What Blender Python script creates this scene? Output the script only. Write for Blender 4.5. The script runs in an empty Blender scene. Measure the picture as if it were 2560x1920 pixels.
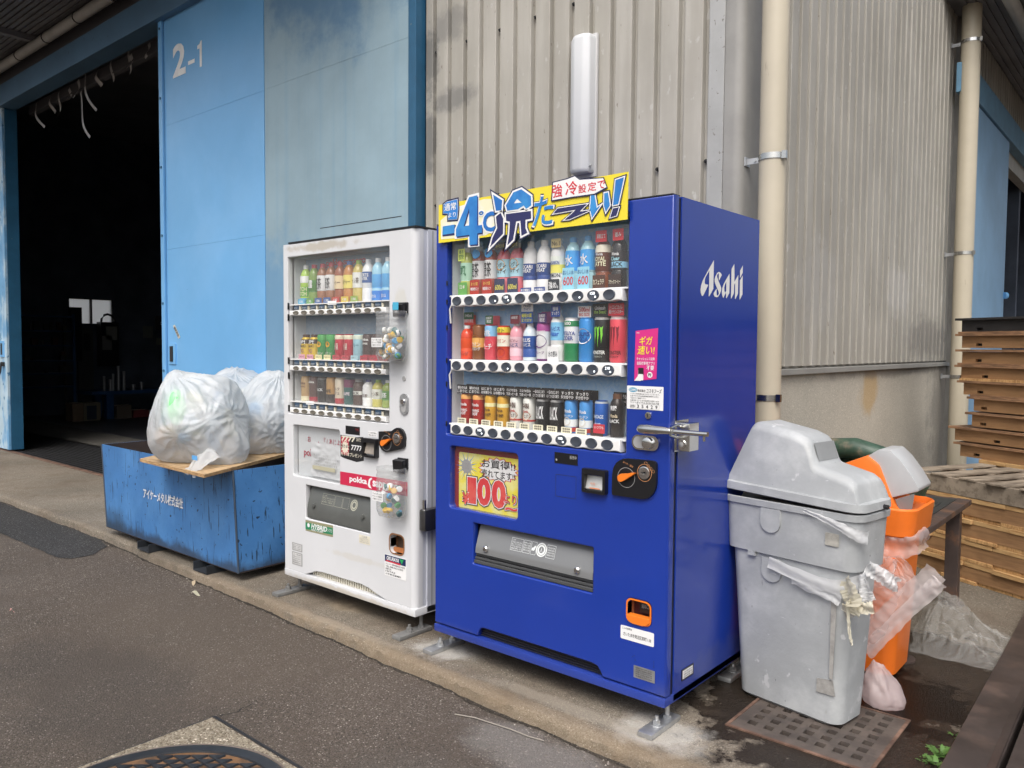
import bpy, bmesh, math, random
from mathutils import Vector, Matrix, noise
from math import radians, sin, cos, pi, sqrt

scene = bpy.context.scene
COL = scene.collection
# ---------------------------------------------------------------- camera
cam_data = bpy.data.cameras.new('camera')
cam = bpy.data.objects.new('camera', cam_data)
COL.objects.link(cam)
scene.camera = cam
F_PX, YAW, PITCH, ROLL = 1980.02, 0.7050, -0.0478, 0.0078
cam_data.sensor_fit = 'HORIZONTAL'
cam_data.sensor_width = 36.0
cam_data.lens = F_PX / 2560 * 36.0
cam_data.clip_start = 0.05
cam_data.clip_end = 2000
_f = Vector((-sin(YAW) * cos(PITCH), cos(YAW) * cos(PITCH), sin(PITCH)))
_r = Vector((cos(YAW), sin(YAW), 0))
_u = _r.cross(_f)
_r2 = _r * cos(ROLL) + _u * sin(ROLL)
_u2 = -_r * sin(ROLL) + _u * cos(ROLL)
_m = Matrix((_r2, _u2, -_f)).transposed().to_4x4()
_m.translation = (2.4826, -2.4046, 1.3442)
cam.matrix_world = _m

# ---------------------------------------------------------------- world, sun, exposure
SUN_EL, SUN_AZ = 54.0, 152.0        # azimuth clockwise from +Y
world = bpy.data.worlds.new('World')
scene.world = world
world.use_nodes = True
nt = world.node_tree
bg = nt.nodes['Background']
sky = nt.nodes.new('ShaderNodeTexSky')
sky.sky_type = 'NISHITA'
sky.sun_disc = False
sky.sun_elevation = radians(SUN_EL)
sky.sun_rotation = radians(SUN_AZ)
sky.air_density = 1.0
sky.dust_density = 6.0
sky.ozone_density = 1.0
hs = nt.nodes.new('ShaderNodeHueSaturation')
hs.inputs['Saturation'].default_value = 0.45
nt.links.new(sky.outputs[0], hs.inputs['Color'])
nt.links.new(hs.outputs[0], bg.inputs[0])
bg.inputs[1].default_value = 0.15
sun_d = bpy.data.lights.new('sun', 'SUN')
sun_d.energy = 1.1
sun_d.angle = radians(35)
sun_d.color = (1.0, 0.96, 0.90)
sun = bpy.data.objects.new('sun', sun_d)
COL.objects.link(sun)
_d = Vector((sin(radians(SUN_AZ)) * cos(radians(SUN_EL)), cos(radians(SUN_AZ)) * cos(radians(SUN_EL)), sin(radians(SUN_EL))))
sun.rotation_euler = _d.to_track_quat('Z', 'Y').to_euler()
vs = scene.view_settings
vs.view_transform = 'Standard'
vs.look = 'None'
vs.exposure = 0.46
vs.gamma = 1.0
vs.use_curve_mapping = False
scene.render.engine = 'CYCLES'
cy = scene.cycles
cy.max_bounces = 6
cy.diffuse_bounces = 3
cy.glossy_bounces = 3
cy.transmission_bounces = 4
cy.transparent_max_bounces = 10
cy.use_adaptive_sampling = True
cy.adaptive_threshold = 0.03
cy.use_denoising = True
cy.caustics_reflective = False
cy.caustics_refractive = False

# ---------------------------------------------------------------- helpers
random.seed(7)
MATS = {}
def C(h):
    """hex sRGB -> linear"""
    v = [int(h[i:i + 2], 16) / 255 for i in (0, 2, 4)]
    return tuple((c / 12.92 if c <= .04045 else ((c + .055) / 1.055) ** 2.4) for c in v)

def mat(name, col, rough=.6, metal=0, var=0, vscale=6, col2=None, mixs=4, mixr=(.45, .6), mixstretch=(1, 1, 1),
        spots=None, bump=0, bscale=80, coat=0, rvar=0, alpha=1, emit=0, spec=.5, detail=5, trans=0):
    """procedural painted/plain surface: base colour, slow tone variation, second colour by noise, specks, fine bump"""
    if name in MATS: return MATS[name]
    m = bpy.data.materials.new(name); MATS[name] = m; m.use_nodes = True
    t = m.node_tree; N = t.nodes; L = t.links
    b = N['Principled BSDF']
    b.inputs['Base Color'].default_value = (*col, 1); b.inputs['Roughness'].default_value = rough
    b.inputs['Metallic'].default_value = metal; b.inputs['Specular IOR Level'].default_value = spec
    if coat: b.inputs['Coat Weight'].default_value = coat; b.inputs['Coat Roughness'].default_value = .06
    if trans: b.inputs['Transmission Weight'].default_value = trans
    if alpha < 1: b.inputs['Alpha'].default_value = alpha
    if emit: b.inputs['Emission Color'].default_value = (*col, 1); b.inputs['Emission Strength'].default_value = emit
    if not (var or col2 or spots or bump or rvar): return m
    tc = N.new('ShaderNodeTexCoord')
    def nz(scale, stretch=(1, 1, 1), det=detail, ro=.6):
        mp = N.new('ShaderNodeMapping'); mp.inputs['Scale'].default_value = stretch
        L.new(tc.outputs['Object'], mp.inputs['Vector'])
        n = N.new('ShaderNodeTexNoise'); n.inputs['Scale'].default_value = scale; n.inputs['Detail'].default_value = det
        n.inputs['Roughness'].default_value = ro
        L.new(mp.outputs[0], n.inputs['Vector']); return n.outputs['Fac']
    def ramp(src, a, b_):
        r = N.new('ShaderNodeMapRange'); r.inputs[1].default_value = a; r.inputs[2].default_value = b_
        r.interpolation_type = 'SMOOTHSTEP'; L.new(src, r.inputs[0]); return r.outputs[0]
    def mix(f, a, bcol, mode='MIX'):
        x = N.new('ShaderNodeMix'); x.data_type = 'RGBA'; x.blend_type = mode
        if isinstance(f, (int, float)): x.inputs['Factor'].default_value = f
        else: L.new(f, x.inputs['Factor'])
        for s, v in ((x.inputs['A'], a), (x.inputs['B'], bcol)):
            if isinstance(v, tuple): s.default_value = (*v, 1)
            else: L.new(v, s)
        return x.outputs['Result']
    cur = col
    if col2: cur = mix(ramp(nz(mixs, mixstretch), *mixr), cur, col2)
    if var:
        f = ramp(nz(vscale), .3, .7)
        cur = mix(f, mix(1.0, cur, (1 - var,) * 3, 'MULTIPLY'), mix(1.0, cur, (1 + var,) * 3, 'MULTIPLY'))
    for (sc, st, thr, wid, scol) in (spots or []):
        cur = mix(ramp(nz(sc, st, 3, .55), thr, thr + wid), cur, scol)
    if not isinstance(cur, tuple): L.new(cur, b.inputs['Base Color'])
    if rvar:
        r = N.new('ShaderNodeMapRange'); r.inputs[3].default_value = max(.02, rough - rvar); r.inputs[4].default_value = min(1, rough + rvar)
        L.new(nz(9), r.inputs[0]); L.new(r.outputs[0], b.inputs['Roughness'])
    if bump:
        bp = N.new('ShaderNodeBump'); bp.inputs['Strength'].default_value = 1; bp.inputs['Distance'].default_value = bump
        L.new(nz(bscale, det=3), bp.inputs['Height']); L.new(bp.outputs[0], b.inputs['Normal'])
    return m

def setp(o, parent=None, label=None, cat=None, group=None, kind=None):
    if parent is not None: o.parent = parent
    if label: o['label'] = label
    if cat: o['category'] = cat
    if group: o['group'] = group
    if kind: o['kind'] = kind
    return o

def empty(name, loc, label, cat, group=None, rz=0):
    o = bpy.data.objects.new(name, None); o.empty_display_size = .1
    COL.objects.link(o); o.location = loc; o.rotation_euler[2] = rz
    return setp(o, None, label, cat, group)

class MB:
    """collects shapes, then links them as one mesh object"""
    def __init__(s): s.v = []; s.f = []; s.mi = []; s.m = 0
    def add(s, vs, fs):
        o = len(s.v); s.v += [tuple(v) for v in vs]
        for f in fs: s.f.append([i + o for i in f]); s.mi.append(s.m)
        return s
    def box(s, x0, y0, z0, x1, y1, z1):
        return s.add([(x0, y0, z0), (x1, y0, z0), (x1, y1, z0), (x0, y1, z0), (x0, y0, z1), (x1, y0, z1), (x1, y1, z1), (x0, y1, z1)],
                     [(0, 3, 2, 1), (4, 5, 6, 7), (0, 1, 5, 4), (1, 2, 6, 5), (2, 3, 7, 6), (3, 0, 4, 7)])
    def cbox(s, c, d, M=None):
        x, y, z = [k / 2 for k in d]
        P = [Vector((sx * x, sy * y, sz * z)) for sx, sy, sz in ((-1, -1, -1), (1, -1, -1), (1, 1, -1), (-1, 1, -1), (-1, -1, 1), (1, -1, 1), (1, 1, 1), (-1, 1, 1))]
        if M is not None: P = [M @ q for q in P]
        return s.add([q + Vector(c) for q in P], [(0, 3, 2, 1), (4, 5, 6, 7), (0, 1, 5, 4), (1, 2, 6, 5), (2, 3, 7, 6), (3, 0, 4, 7)])
    def tube(s, pts, r, n=10, cap=True):
        pts = [Vector(q) for q in pts]; rr = r if isinstance(r, (list, tuple)) else [r] * len(pts); vs = []; fs = []
        for i, q in enumerate(pts):
            t = (pts[min(i + 1, len(pts) - 1)] - pts[max(i - 1, 0)]).normalized()
            a = t.cross(Vector((0, 0, 1)) if abs(t.z) < .9 else Vector((0, 1, 0))).normalized(); b = a.cross(t)
            vs += [q + (a * cos(2 * pi * k / n) + b * sin(2 * pi * k / n)) * rr[i] for k in range(n)]
        for i in range(len(pts) - 1):
            for k in range(n): fs.append((i * n + k, i * n + (k + 1) % n, (i + 1) * n + (k + 1) % n, (i + 1) * n + k))
        if cap: fs += [tuple(range(n))[::-1], tuple(range((len(pts) - 1) * n, len(pts) * n))]
        return s.add(vs, fs)
    def lathe(s, prof, c=(0, 0, 0), n=20, cap=True):
        """prof: (r, z) list, around local z"""
        vs = []; fs = []
        for r, z in prof: vs += [(c[0] + r * cos(2 * pi * k / n), c[1] + r * sin(2 * pi * k / n), c[2] + z) for k in range(n)]
        for i in range(len(prof) - 1):
            for k in range(n): fs.append((i * n + k, i * n + (k + 1) % n, (i + 1) * n + (k + 1) % n, (i + 1) * n + k))
        if cap: fs += [tuple(range(n))[::-1], tuple(range((len(prof) - 1) * n, len(prof) * n))]
        return s.add(vs, fs)
    def prism(s, poly, axis, a, b):
        """poly: 2-D points; extruded along axis (0 x:(y,z), 1 y:(x,z), 2 z:(x,y)) from a to b"""
        def p3(q, w): return (w, q[0], q[1]) if axis == 0 else (q[0], w, q[1]) if axis == 1 else (q[0], q[1], w)
        n = len(poly); vs = [p3(q, a) for q in poly] + [p3(q, b) for q in poly]
        return s.add(vs, [tuple(range(n))[::-1], tuple(range(n, 2 * n))] + [(i, (i + 1) % n, n + (i + 1) % n, n + i) for i in range(n)])
    def grid(s, fn, nu, nv, wrapu=False):
        vs = [fn(i / nu, j / nv) for j in range(nv + 1) for i in range(nu + (0 if wrapu else 1))]; w = nu if wrapu else nu + 1
        fs = [(j * w + i, j * w + (i + 1) % w, (j + 1) * w + (i + 1) % w, (j + 1) * w + i) for j in range(nv) for i in range(nu)]
        return s.add(vs, fs)
    def build(s, name, mats, parent=None, smooth=False, bevel=0, loc=None, rot=None, fix=True, **kw):
        me = bpy.data.meshes.new(name)
        me.from_pydata(s.v, [], s.f)
        if not isinstance(mats, (list, tuple)): mats = [mats]
        for m in mats: me.materials.append(m)
        if len(mats) > 1: me.polygons.foreach_set('material_index', s.mi)
        if fix or bevel:
            bm = bmesh.new(); bm.from_mesh(me)
            if fix: bmesh.ops.recalc_face_normals(bm, faces=bm.faces)
            if bevel:
                ed = [e for e in bm.edges if len(e.link_faces) == 2 and e.calc_face_angle(0) > .5]
                bmesh.ops.bevel(bm, geom=ed, offset=bevel, segments=2, affect='EDGES', profile=.6, clamp_overlap=True)
            bm.to_mesh(me); bm.free()
        if smooth:
            me.polygons.foreach_set('use_smooth', [True] * len(me.polygons))
            if smooth != 'all': me.set_sharp_from_angle(angle=radians(38))
        o = bpy.data.objects.new(name, me); COL.objects.link(o)
        if loc: o.location = loc
        if rot: o.rotation_euler = rot
        return setp(o, parent, **kw)

def wobj(name, me, m, parent=None, **kw):
    me.materials.clear(); me.materials.append(m)
    o = bpy.data.objects.new(name, me); COL.objects.link(o)
    return setp(o, parent, **kw)

def curve_mesh(cu):
    o = bpy.data.objects.new('tmp', cu); COL.objects.link(o)
    me = bpy.data.meshes.new_from_object(o)
    COL.objects.unlink(o); bpy.data.objects.remove(o); bpy.data.curves.remove(cu)
    return me

def poly_mesh(polys, offset=0, extrude=0, bevel=0):
    """filled 2-D outlines (holes allowed) -> mesh in the XZ plane facing -y, y = 0 at its middle"""
    cu = bpy.data.curves.new('outline', 'CURVE'); cu.dimensions = '2D'; cu.fill_mode = 'BOTH'
    cu.offset = offset; cu.extrude = extrude; cu.bevel_depth = bevel; cu.bevel_resolution = 2
    for pl in polys:
        sp = cu.splines.new('POLY'); sp.points.add(len(pl) - 1); sp.use_cyclic_u = True
        for q, w in zip(sp.points, pl): q.co = (w[0], w[1], 0, 1)
    me = curve_mesh(cu)
    for v in me.vertices: x, y, z = v.co; v.co = (x, -z, y)
    return me

def rr(x0, z0, x1, z1, r=.01, n=4):
    out = []
    for cx, cz, a in ((x1 - r, z1 - r, 0), (x0 + r, z1 - r, 90), (x0 + r, z0 + r, 180), (x1 - r, z0 + r, 270)):
        for k in range(n + 1):
            t = radians(a + 90 * k / n); out.append((cx + r * cos(t), cz + r * sin(t)))
    return out

def flat(name, poly, y, m, parent, th=0, **kw):
    """flat outline on a y = const plane (sticker, sign face); th gives it thickness"""
    me = poly_mesh(poly if isinstance(poly[0], list) else [poly], extrude=th / 2)
    for v in me.vertices: v.co.y += y
    return wobj(name, me, m, parent, **kw)

TXT = {}
def text_mesh(s, bold=0, shear=0, space=1.0):
    k = (s, bold, shear, space)
    if k in TXT: return TXT[k].copy()
    cu = bpy.data.curves.new('text', 'FONT'); cu.body = s; cu.offset = bold; cu.shear = shear; cu.space_character = space
    cu.resolution_u = 3; cu.space_line = .95; cu.align_x = 'CENTER'
    me = curve_mesh(cu); TXT[k] = me
    return me.copy()

def text(s, box, y, m, parent, bold=.012, shear=0, rot=0, name='lettering', bend=0, M=None, space=1.0, quad=None):
    """lettering fitted to box (x0, z0, x1, z1) on the plane y, facing -y; bend = radius of a can it wraps; M = extra matrix"""
    if bold < .1 and any(ord(ch) > 0x2e80 for ch in s): bold = min(bold, .013)      # dense glyphs clog when thickened
    me = text_mesh(s, bold - .1 if bold >= .1 else bold, shear, space)
    if not len(me.vertices): return None
    xs = [v.co.x for v in me.vertices]; ys = [v.co.y for v in me.vertices]
    ax, bx, ay, by = min(xs), max(xs), min(ys), max(ys); x0, z0, x1, z1 = box
    cx, cz = (x0 + x1) / 2, (z0 + z1) / 2
    for v in me.vertices:
        u = (v.co.x - ax) / (bx - ax + 1e-9); w = (v.co.y - ay) / (by - ay + 1e-9)
        X = x0 + (x1 - x0) * u; Z = z0 + (z1 - z0) * w; Y = y
        if rot: X, Z = cx + (X - cx) * cos(rot) - (Z - cz) * sin(rot), cz + (X - cx) * sin(rot) + (Z - cz) * cos(rot)
        if bend: Y = y - sqrt(max(bend * bend - X * X, 0))
        v.co = (X, Y, Z)
    if M is not None: me.transform(M)
    o = wobj(name, me, m, parent)
    return o

def lines_text(rows, box, y, m, parent, bold=.004, M=None):
    """several lines of small print, each fitted to the box width"""
    x0, z0, x1, z1 = box; n = len(rows); h = (z1 - z0) / n
    me = None
    for i, r in enumerate(rows):
        w = (x1 - x0) * min(1, r[1] if isinstance(r, tuple) else 1); s = r[0] if isinstance(r, tuple) else r
        text(s, (x0, z1 - (i + .82) * h, x0 + w, z1 - (i + .12) * h), y, m, parent, bold, M=M, name='small_print')

def ordn(i): return ['first', 'second', 'third', 'fourth', 'fifth', 'sixth', 'seventh', 'eighth', 'ninth', 'tenth', 'eleventh', 'twelfth'][i]
# ---------------------------------------------------------------- materials with stains
def blobs(m, items, nscale=6, namt=.8):
    """stains, dust or wear with a place of their own: items = (centre, radii, colour, amount, rough or None)"""
    t = m.node_tree; N = t.nodes; L = t.links; b = N['Principled BSDF']
    tc = N.new('ShaderNodeTexCoord')
    n = N.new('ShaderNodeTexNoise'); n.inputs['Scale'].default_value = nscale; n.inputs['Detail'].default_value = 6; n.inputs['Roughness'].default_value = .65
    L.new(tc.outputs['Object'], n.inputs['Vector'])
    for c, r, col, amt, ro in items:
        a = N.new('ShaderNodeVectorMath'); a.operation = 'SUBTRACT'; a.inputs[1].default_value = c; L.new(tc.outputs['Object'], a.inputs[0])
        d = N.new('ShaderNodeVectorMath'); d.operation = 'DIVIDE'; d.inputs[1].default_value = r; L.new(a.outputs[0], d.inputs[0])
        l = N.new('ShaderNodeVectorMath'); l.operation = 'LENGTH'; L.new(d.outputs[0], l.inputs[0])
        k = N.new('ShaderNodeMath'); k.operation = 'MULTIPLY_ADD'; k.inputs[1].default_value = namt * 2; L.new(n.outputs['Fac'], k.inputs[0]); L.new(l.outputs['Value'], k.inputs[2])
        mr = N.new('ShaderNodeMapRange'); mr.interpolation_type = 'SMOOTHSTEP'
        mr.inputs[1].default_value = namt + 1.05; mr.inputs[2].default_value = namt + (.45 if ro is None else .85); mr.inputs[4].default_value = amt
        L.new(k.outputs[0], mr.inputs[0])
        x = N.new('ShaderNodeMix'); x.data_type = 'RGBA'; L.new(mr.outputs[0], x.inputs['Factor']); x.inputs['B'].default_value = (*col, 1)
        s = b.inputs['Base Color']
        if s.is_linked: src = s.links[0].from_socket; L.new(src, x.inputs['A'])
        else: x.inputs['A'].default_value = s.default_value
        if ro is not None and ro < 0:      # wetness: darkens what is there and makes it glossy
            x.blend_type = 'MULTIPLY'; ro = -ro
        L.new(x.outputs['Result'], s)
        if ro is not None:
            y = N.new('ShaderNodeMix'); L.new(mr.outputs[0], y.inputs['Factor']); y.inputs['B'].default_value = ro
            s2 = b.inputs['Roughness']
            if s2.is_linked: src = s2.links[0].from_socket; L.new(src, y.inputs['A'])
            else: y.inputs['A'].default_value = s2.default_value
            L.new(y.outputs[0], s2)
    return m

def aggregate(name, base, light, dark, scale, bump, tone=.25, stain=None):
    """asphalt or rough concrete: small stones of different tones with relief, slow tone changes"""
    m = bpy.data.materials.new(name); MATS[name] = m; m.use_nodes = True
    t = m.node_tree; N = t.nodes; L = t.links; b = N['Principled BSDF']; b.inputs['Roughness'].default_value = .9
    b.inputs['Specular IOR Level'].default_value = .25
    tc = N.new('ShaderNodeTexCoord')
    v = N.new('ShaderNodeTexVoronoi'); v.inputs['Scale'].default_value = scale; L.new(tc.outputs['Object'], v.inputs['Vector'])
    sep = N.new('ShaderNodeSeparateColor'); L.new(v.outputs['Color'], sep.inputs[0])
    cr = N.new('ShaderNodeValToRGB'); e = cr.color_ramp.elements
    e[0].position = 0; e[0].color = (*dark, 1); e[1].position = 1; e[1].color = (*light, 1)
    k = cr.color_ramp.elements.new(.35); k.color = (*base, 1); k = cr.color_ramp.elements.new(.88); k.color = (*[c * 1.25 for c in base], 1)
    L.new(sep.outputs[0], cr.inputs[0])
    n = N.new('ShaderNodeTexNoise'); n.inputs['Scale'].default_value = 1.3; n.inputs['Detail'].default_value = 7; L.new(tc.outputs['Object'], n.inputs['Vector'])
    mr = N.new('ShaderNodeMapRange'); mr.inputs[1].default_value = .3; mr.inputs[2].default_value = .7
    mr.inputs[3].default_value = 1 - tone; mr.inputs[4].default_value = 1 + tone; L.new(n.outputs['Fac'], mr.inputs[0])
    x = N.new('ShaderNodeMix'); x.data_type = 'RGBA'; x.blend_type = 'MULTIPLY'; x.inputs['Factor'].default_value = 1
    L.new(cr.outputs[0], x.inputs['A']); L.new(mr.outputs[0], x.inputs['B'])
    v2 = N.new('ShaderNodeTexVoronoi'); v2.inputs['Scale'].default_value = scale * .5; L.new(tc.outputs['Object'], v2.inputs['Vector'])
    s2 = N.new('ShaderNodeSeparateColor'); L.new(v2.outputs['Color'], s2.inputs[0])
    g1 = N.new('ShaderNodeMath'); g1.operation = 'GREATER_THAN'; g1.inputs[1].default_value = .93; L.new(s2.outputs[1], g1.inputs[0])
    g2 = N.new('ShaderNodeMath'); g2.operation = 'LESS_THAN'; g2.inputs[1].default_value = .32; L.new(v2.outputs['Distance'], g2.inputs[0])
    g3 = N.new('ShaderNodeMath'); g3.operation = 'MULTIPLY'; L.new(g1.outputs[0], g3.inputs[0]); L.new(g2.outputs[0], g3.inputs[1])
    x2 = N.new('ShaderNodeMix'); x2.data_type = 'RGBA'; x2.inputs['B'].default_value = (*[c * 1.5 for c in light], 1); L.new(g3.outputs[0], x2.inputs['Factor']); L.new(x.outputs['Result'], x2.inputs['A'])
    out = x2.outputs['Result']
    if stain:
        n2 = N.new('ShaderNodeTexNoise'); n2.inputs['Scale'].default_value = 2.6; n2.inputs['Detail'].default_value = 8; n2.inputs['Roughness'].default_value = .7; L.new(tc.outputs['Object'], n2.inputs['Vector'])
        m2 = N.new('ShaderNodeMapRange'); m2.inputs[1].default_value = .45; m2.inputs[2].default_value = .68; m2.inputs[4].default_value = .8; L.new(n2.outputs['Fac'], m2.inputs[0])
        y = N.new('ShaderNodeMix'); y.data_type = 'RGBA'; y.inputs['B'].default_value = (*stain, 1); L.new(m2.outputs[0], y.inputs['Factor']); L.new(out, y.inputs['A']); out = y.outputs['Result']
    L.new(out, b.inputs['Base Color'])
    n3 = N.new('ShaderNodeTexNoise'); n3.inputs['Scale'].default_value = scale * .6; n3.inputs['Detail'].default_value = 6; L.new(tc.outputs['Object'], n3.inputs['Vector'])
    bp = N.new('ShaderNodeBump'); bp.inputs['Distance'].default_value = bump; L.new(v.outputs['Distance'], bp.inputs['Height']); bp.inputs['Strength'].default_value = .8; bp.invert = True
    b2 = N.new('ShaderNodeBump'); b2.inputs['Distance'].default_value = bump * 1.5; L.new(n3.outputs['Fac'], b2.inputs['Height']); L.new(bp.outputs[0], b2.inputs['Normal'])
    L.new(b2.outputs[0], b.inputs['Normal'])
    return m

ASPH = aggregate('asphalt', (.092, .076, .063), (.23, .20, .175), (.052, .043, .037), 200, .0035, .2, (.080, .064, .052))
blobs(ASPH, [((.9, -.32, -.05), (.5, .16, .3), (.30, .29, .28), .35, None), ((-1.2, -.5, -.05), (1.3, .5, .3), (.11, .09, .072), .35, None), ((-.9, -1.1, -.05), (.9, .45, .3), (.055, .048, .043), .5, None), ((.9, -.75, -.05), (.6, .3, .3), (.11, .10, .09), .4, None), ((-3.0, -1.2, -.05), (1.2, .5, .3), (.105, .09, .08), .4, None)], 5)
PATCHM = aggregate('newer_asphalt', (.038, .037, .037), (.10, .10, .10), (.02, .02, .02), 160, .003, .15)
PADM = aggregate('concrete', (.185, .160, .128), (.33, .29, .235), (.10, .085, .068), 260, .0022, .32, (.115, .088, .064))
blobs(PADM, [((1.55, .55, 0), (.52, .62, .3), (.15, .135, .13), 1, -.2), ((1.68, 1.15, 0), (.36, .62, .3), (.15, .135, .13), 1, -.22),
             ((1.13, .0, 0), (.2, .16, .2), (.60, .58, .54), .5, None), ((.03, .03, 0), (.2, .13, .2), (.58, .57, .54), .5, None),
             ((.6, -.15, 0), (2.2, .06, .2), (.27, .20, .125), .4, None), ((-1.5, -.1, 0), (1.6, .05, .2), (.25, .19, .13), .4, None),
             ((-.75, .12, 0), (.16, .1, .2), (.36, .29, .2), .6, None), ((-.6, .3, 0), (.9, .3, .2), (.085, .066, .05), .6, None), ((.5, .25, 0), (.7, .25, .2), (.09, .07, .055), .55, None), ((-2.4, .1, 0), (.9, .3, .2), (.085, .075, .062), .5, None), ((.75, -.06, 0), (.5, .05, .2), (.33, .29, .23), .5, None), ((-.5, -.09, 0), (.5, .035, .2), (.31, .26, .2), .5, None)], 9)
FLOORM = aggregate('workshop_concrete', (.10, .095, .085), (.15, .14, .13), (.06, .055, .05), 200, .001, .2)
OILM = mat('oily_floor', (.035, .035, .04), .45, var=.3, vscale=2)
WALLM = mat('corrugated_sheet', (.345, .328, .290), .5, var=.08, vscale=1.6, col2=(.40, .383, .345), mixs=2.2, mixr=(.42, .66), mixstretch=(3, 3, .35),
            spots=[(26, (1, 1, .5), .66, .06, (.44, .43, .40)), (60, (1, 1, .25), .70, .05, (.20, .18, .15))], bump=.001, bscale=14, rvar=.12)
blobs(WALLM, [((-1.15, 1.05, 3.1), (.10, .4, .26), (.07, .075, .08), .6, None), ((-1.0, 1.05, 3.28), (.22, .4, .13), (.09, .095, .10), .4, None),
              ((-1.16, 1.05, 2.62), (.09, .4, .25), (.075, .08, .085), .6, None), ((-.97, 1.05, 2.83), (.24, .4, .09), (.09, .095, .10), .5, None),
              ((.9, 3.7, 1.75), (.3, .35, .22), (.46, .45, .43), .6, None), ((.9, 2.1, 1.7), (.3, .4, .3), (.40, .39, .37), .5, None),
              ((.9, 4.6, 1.42), (.3, .8, .22), (.15, .14, .13), .6, None)], 9)
ZINC = mat('zinc_flashing', (.40, .40, .39), .42, metal=.35, var=.08, vscale=5, spots=[(45, (1, 1, 1), .66, .04, (.24, .23, .21))], rvar=.1)
ZINCG = mat('grey_flashing', (.27, .265, .25), .5, var=.1, vscale=4)
PLINTH = aggregate('plinth_render', (.47, .435, .37), (.54, .50, .43), (.39, .36, .30), 260, .0015, .14)
blobs(PLINTH, [((.93, 3.1, 1.08), (.2, .25, .2), (.50, .30, .08), .55, None), ((.93, 5.2, .7), (.3, .6, 1.2), (.15, .145, .14), .6, None), ((.93, 3.7, 1.2), (.3, 2, .06), (.22, .2, .18), .6, None)], 5)
BLUED = mat('door_blue_paint', (.165, .42, .74), .24, var=.05, vscale=1.2, col2=(.20, .46, .78), mixs=1.1, mixr=(.4, .7),
            spots=[(30, (.5, 1, 2), .76, .03, (.10, .25, .44))], bump=.0015, bscale=3.0, rvar=.06)
PEEL = mat('peeling_blue_paint', (.14, .33, .55), .5, var=.1, vscale=3, col2=(.42, .55, .64), mixs=5, mixr=(.42, .56), mixstretch=(1, 1, .45),
           spots=[(16, (1, 1, .5), .62, .05, (.07, .20, .36))], bump=.002, bscale=20)
FADE = mat('faded_blue_paint', (.285, .40, .465), .5, var=.08, vscale=2, col2=(.19, .33, .45), mixs=1.6, mixr=(.45, 1.0), mixstretch=(7, 7, .22),
           spots=[(24, (3, 3, .2), .63, .1, (.30, .41, .47))], bump=.0015, bscale=4)
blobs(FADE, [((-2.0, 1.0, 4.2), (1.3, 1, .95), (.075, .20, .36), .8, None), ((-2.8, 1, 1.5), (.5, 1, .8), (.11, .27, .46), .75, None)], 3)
DKBLUE = mat('dark_blue_steel', (.022, .10, .19), .4, var=.12, vscale=4, spots=[(30, (1, 1, 1), .7, .05, (.10, .16, .2))])
BEAMM = mat('beam_blue_paint', (.075, .16, .26), .5, var=.12, vscale=2, spots=[(18, (1, 1, 1), .68, .06, (.04, .08, .12))])
SOFF = mat('soffit_sheet', (.17, .17, .18), .6, var=.15, vscale=2)
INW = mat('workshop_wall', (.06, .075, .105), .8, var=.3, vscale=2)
PVC = mat('beige_pvc', (.50, .45, .35), .38, var=.05, vscale=3, spots=[(40, (1, 1, .15), .72, .05, (.38, .33, .25))])
PVCG = mat('grey_pvc', (.42, .42, .40), .5, var=.1, vscale=4)
STEEL = mat('stainless_steel', (.62, .62, .60), .22, 1, var=.06, rvar=.08)
GALV = mat('galvanised_steel', (.50, .51, .52), .42, .8, var=.12, vscale=20, rvar=.1)
RUST = mat('rusty_rail', (.10, .055, .038), .8, var=.3, vscale=8, col2=(.17, .10, .07), mixs=14, bump=.002, bscale=60)
DARK = mat('black_iron', (.018, .018, .019), .5, var=.2)
BLACK = mat('black_plastic', (.010, .010, .012), .32)
WHITE = mat('white_print', (.80, .80, .80), .5)
NAVY = mat('navy_print', (.018, .022, .075), .5)
RED = mat('red_print', (.62, .035, .055), .45)
YEL = mat('yellow_print', (.80, .66, .04), .45)
SKYB = mat('blue_print', (.035, .22, .62), .45)
INKB = mat('black_print', (.015, .015, .017), .5)

# ---------------------------------------------------------------- ground
def sheet(name, x0, y0, x1, y1, z, m, nx=1, ny=1, **kw):
    b = MB(); b.grid(lambda u, v: (x0 + (x1 - x0) * u, y0 + (y1 - y0) * v, z), nx, ny)
    return b.build(name, m, kind='structure', fix=False, **kw)
sheet('asphalt_yard', -300, -300, 300, 300, -.055, ASPH)
def edge_y(x):
    pts = [(-14, -.06), (-5.4, -.06), (-3.3, -.045), (-2.4, -.09), (-1.4, -.108), (.17, -.164), (.88, -.178), (1.3, -.20), (2.0, -.22)]
    for (a, ya), (b_, yb) in zip(pts, pts[1:]):
        if a <= x <= b_: e = ya + (yb - ya) * (x - a) / (b_ - a); break
    else: e = pts[-1][1]
    return e + .016 * noise.noise((x * 3, 0, 0)) + .009 * noise.noise((x * 17, 3, 0)) + .004 * noise.noise((x * 55, 7, 0))
def pad_profile(x, k):
    e = edge_y(x); w = noise.noise((x * 9, k * 3.1, 1))
    q = noise.noise((x * 23, k * 5.3, 4)); t = abs(noise.noise((x * 5, 9, 0)))
    return ((x, e - .004, -.0565), (x, e + .003 * w + .004 * q, -.034 + .008 * w), (x, e + .004 + .005 * t + .005 * q, -.012 - .010 * t + .005 * q), (x, e + .016 + .014 * t + .006 * q, -.002 - .003 * t + .002 * q), (x, e + .05 + .01 * w, .0), (x, .205, 0))[k]
b = MB()
XL, XR = -14.0, 1.925
NX = 900
b.grid(lambda u, v: pad_profile(XL + (XR - XL) * u, round(v * 5)), NX, 5)
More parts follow.
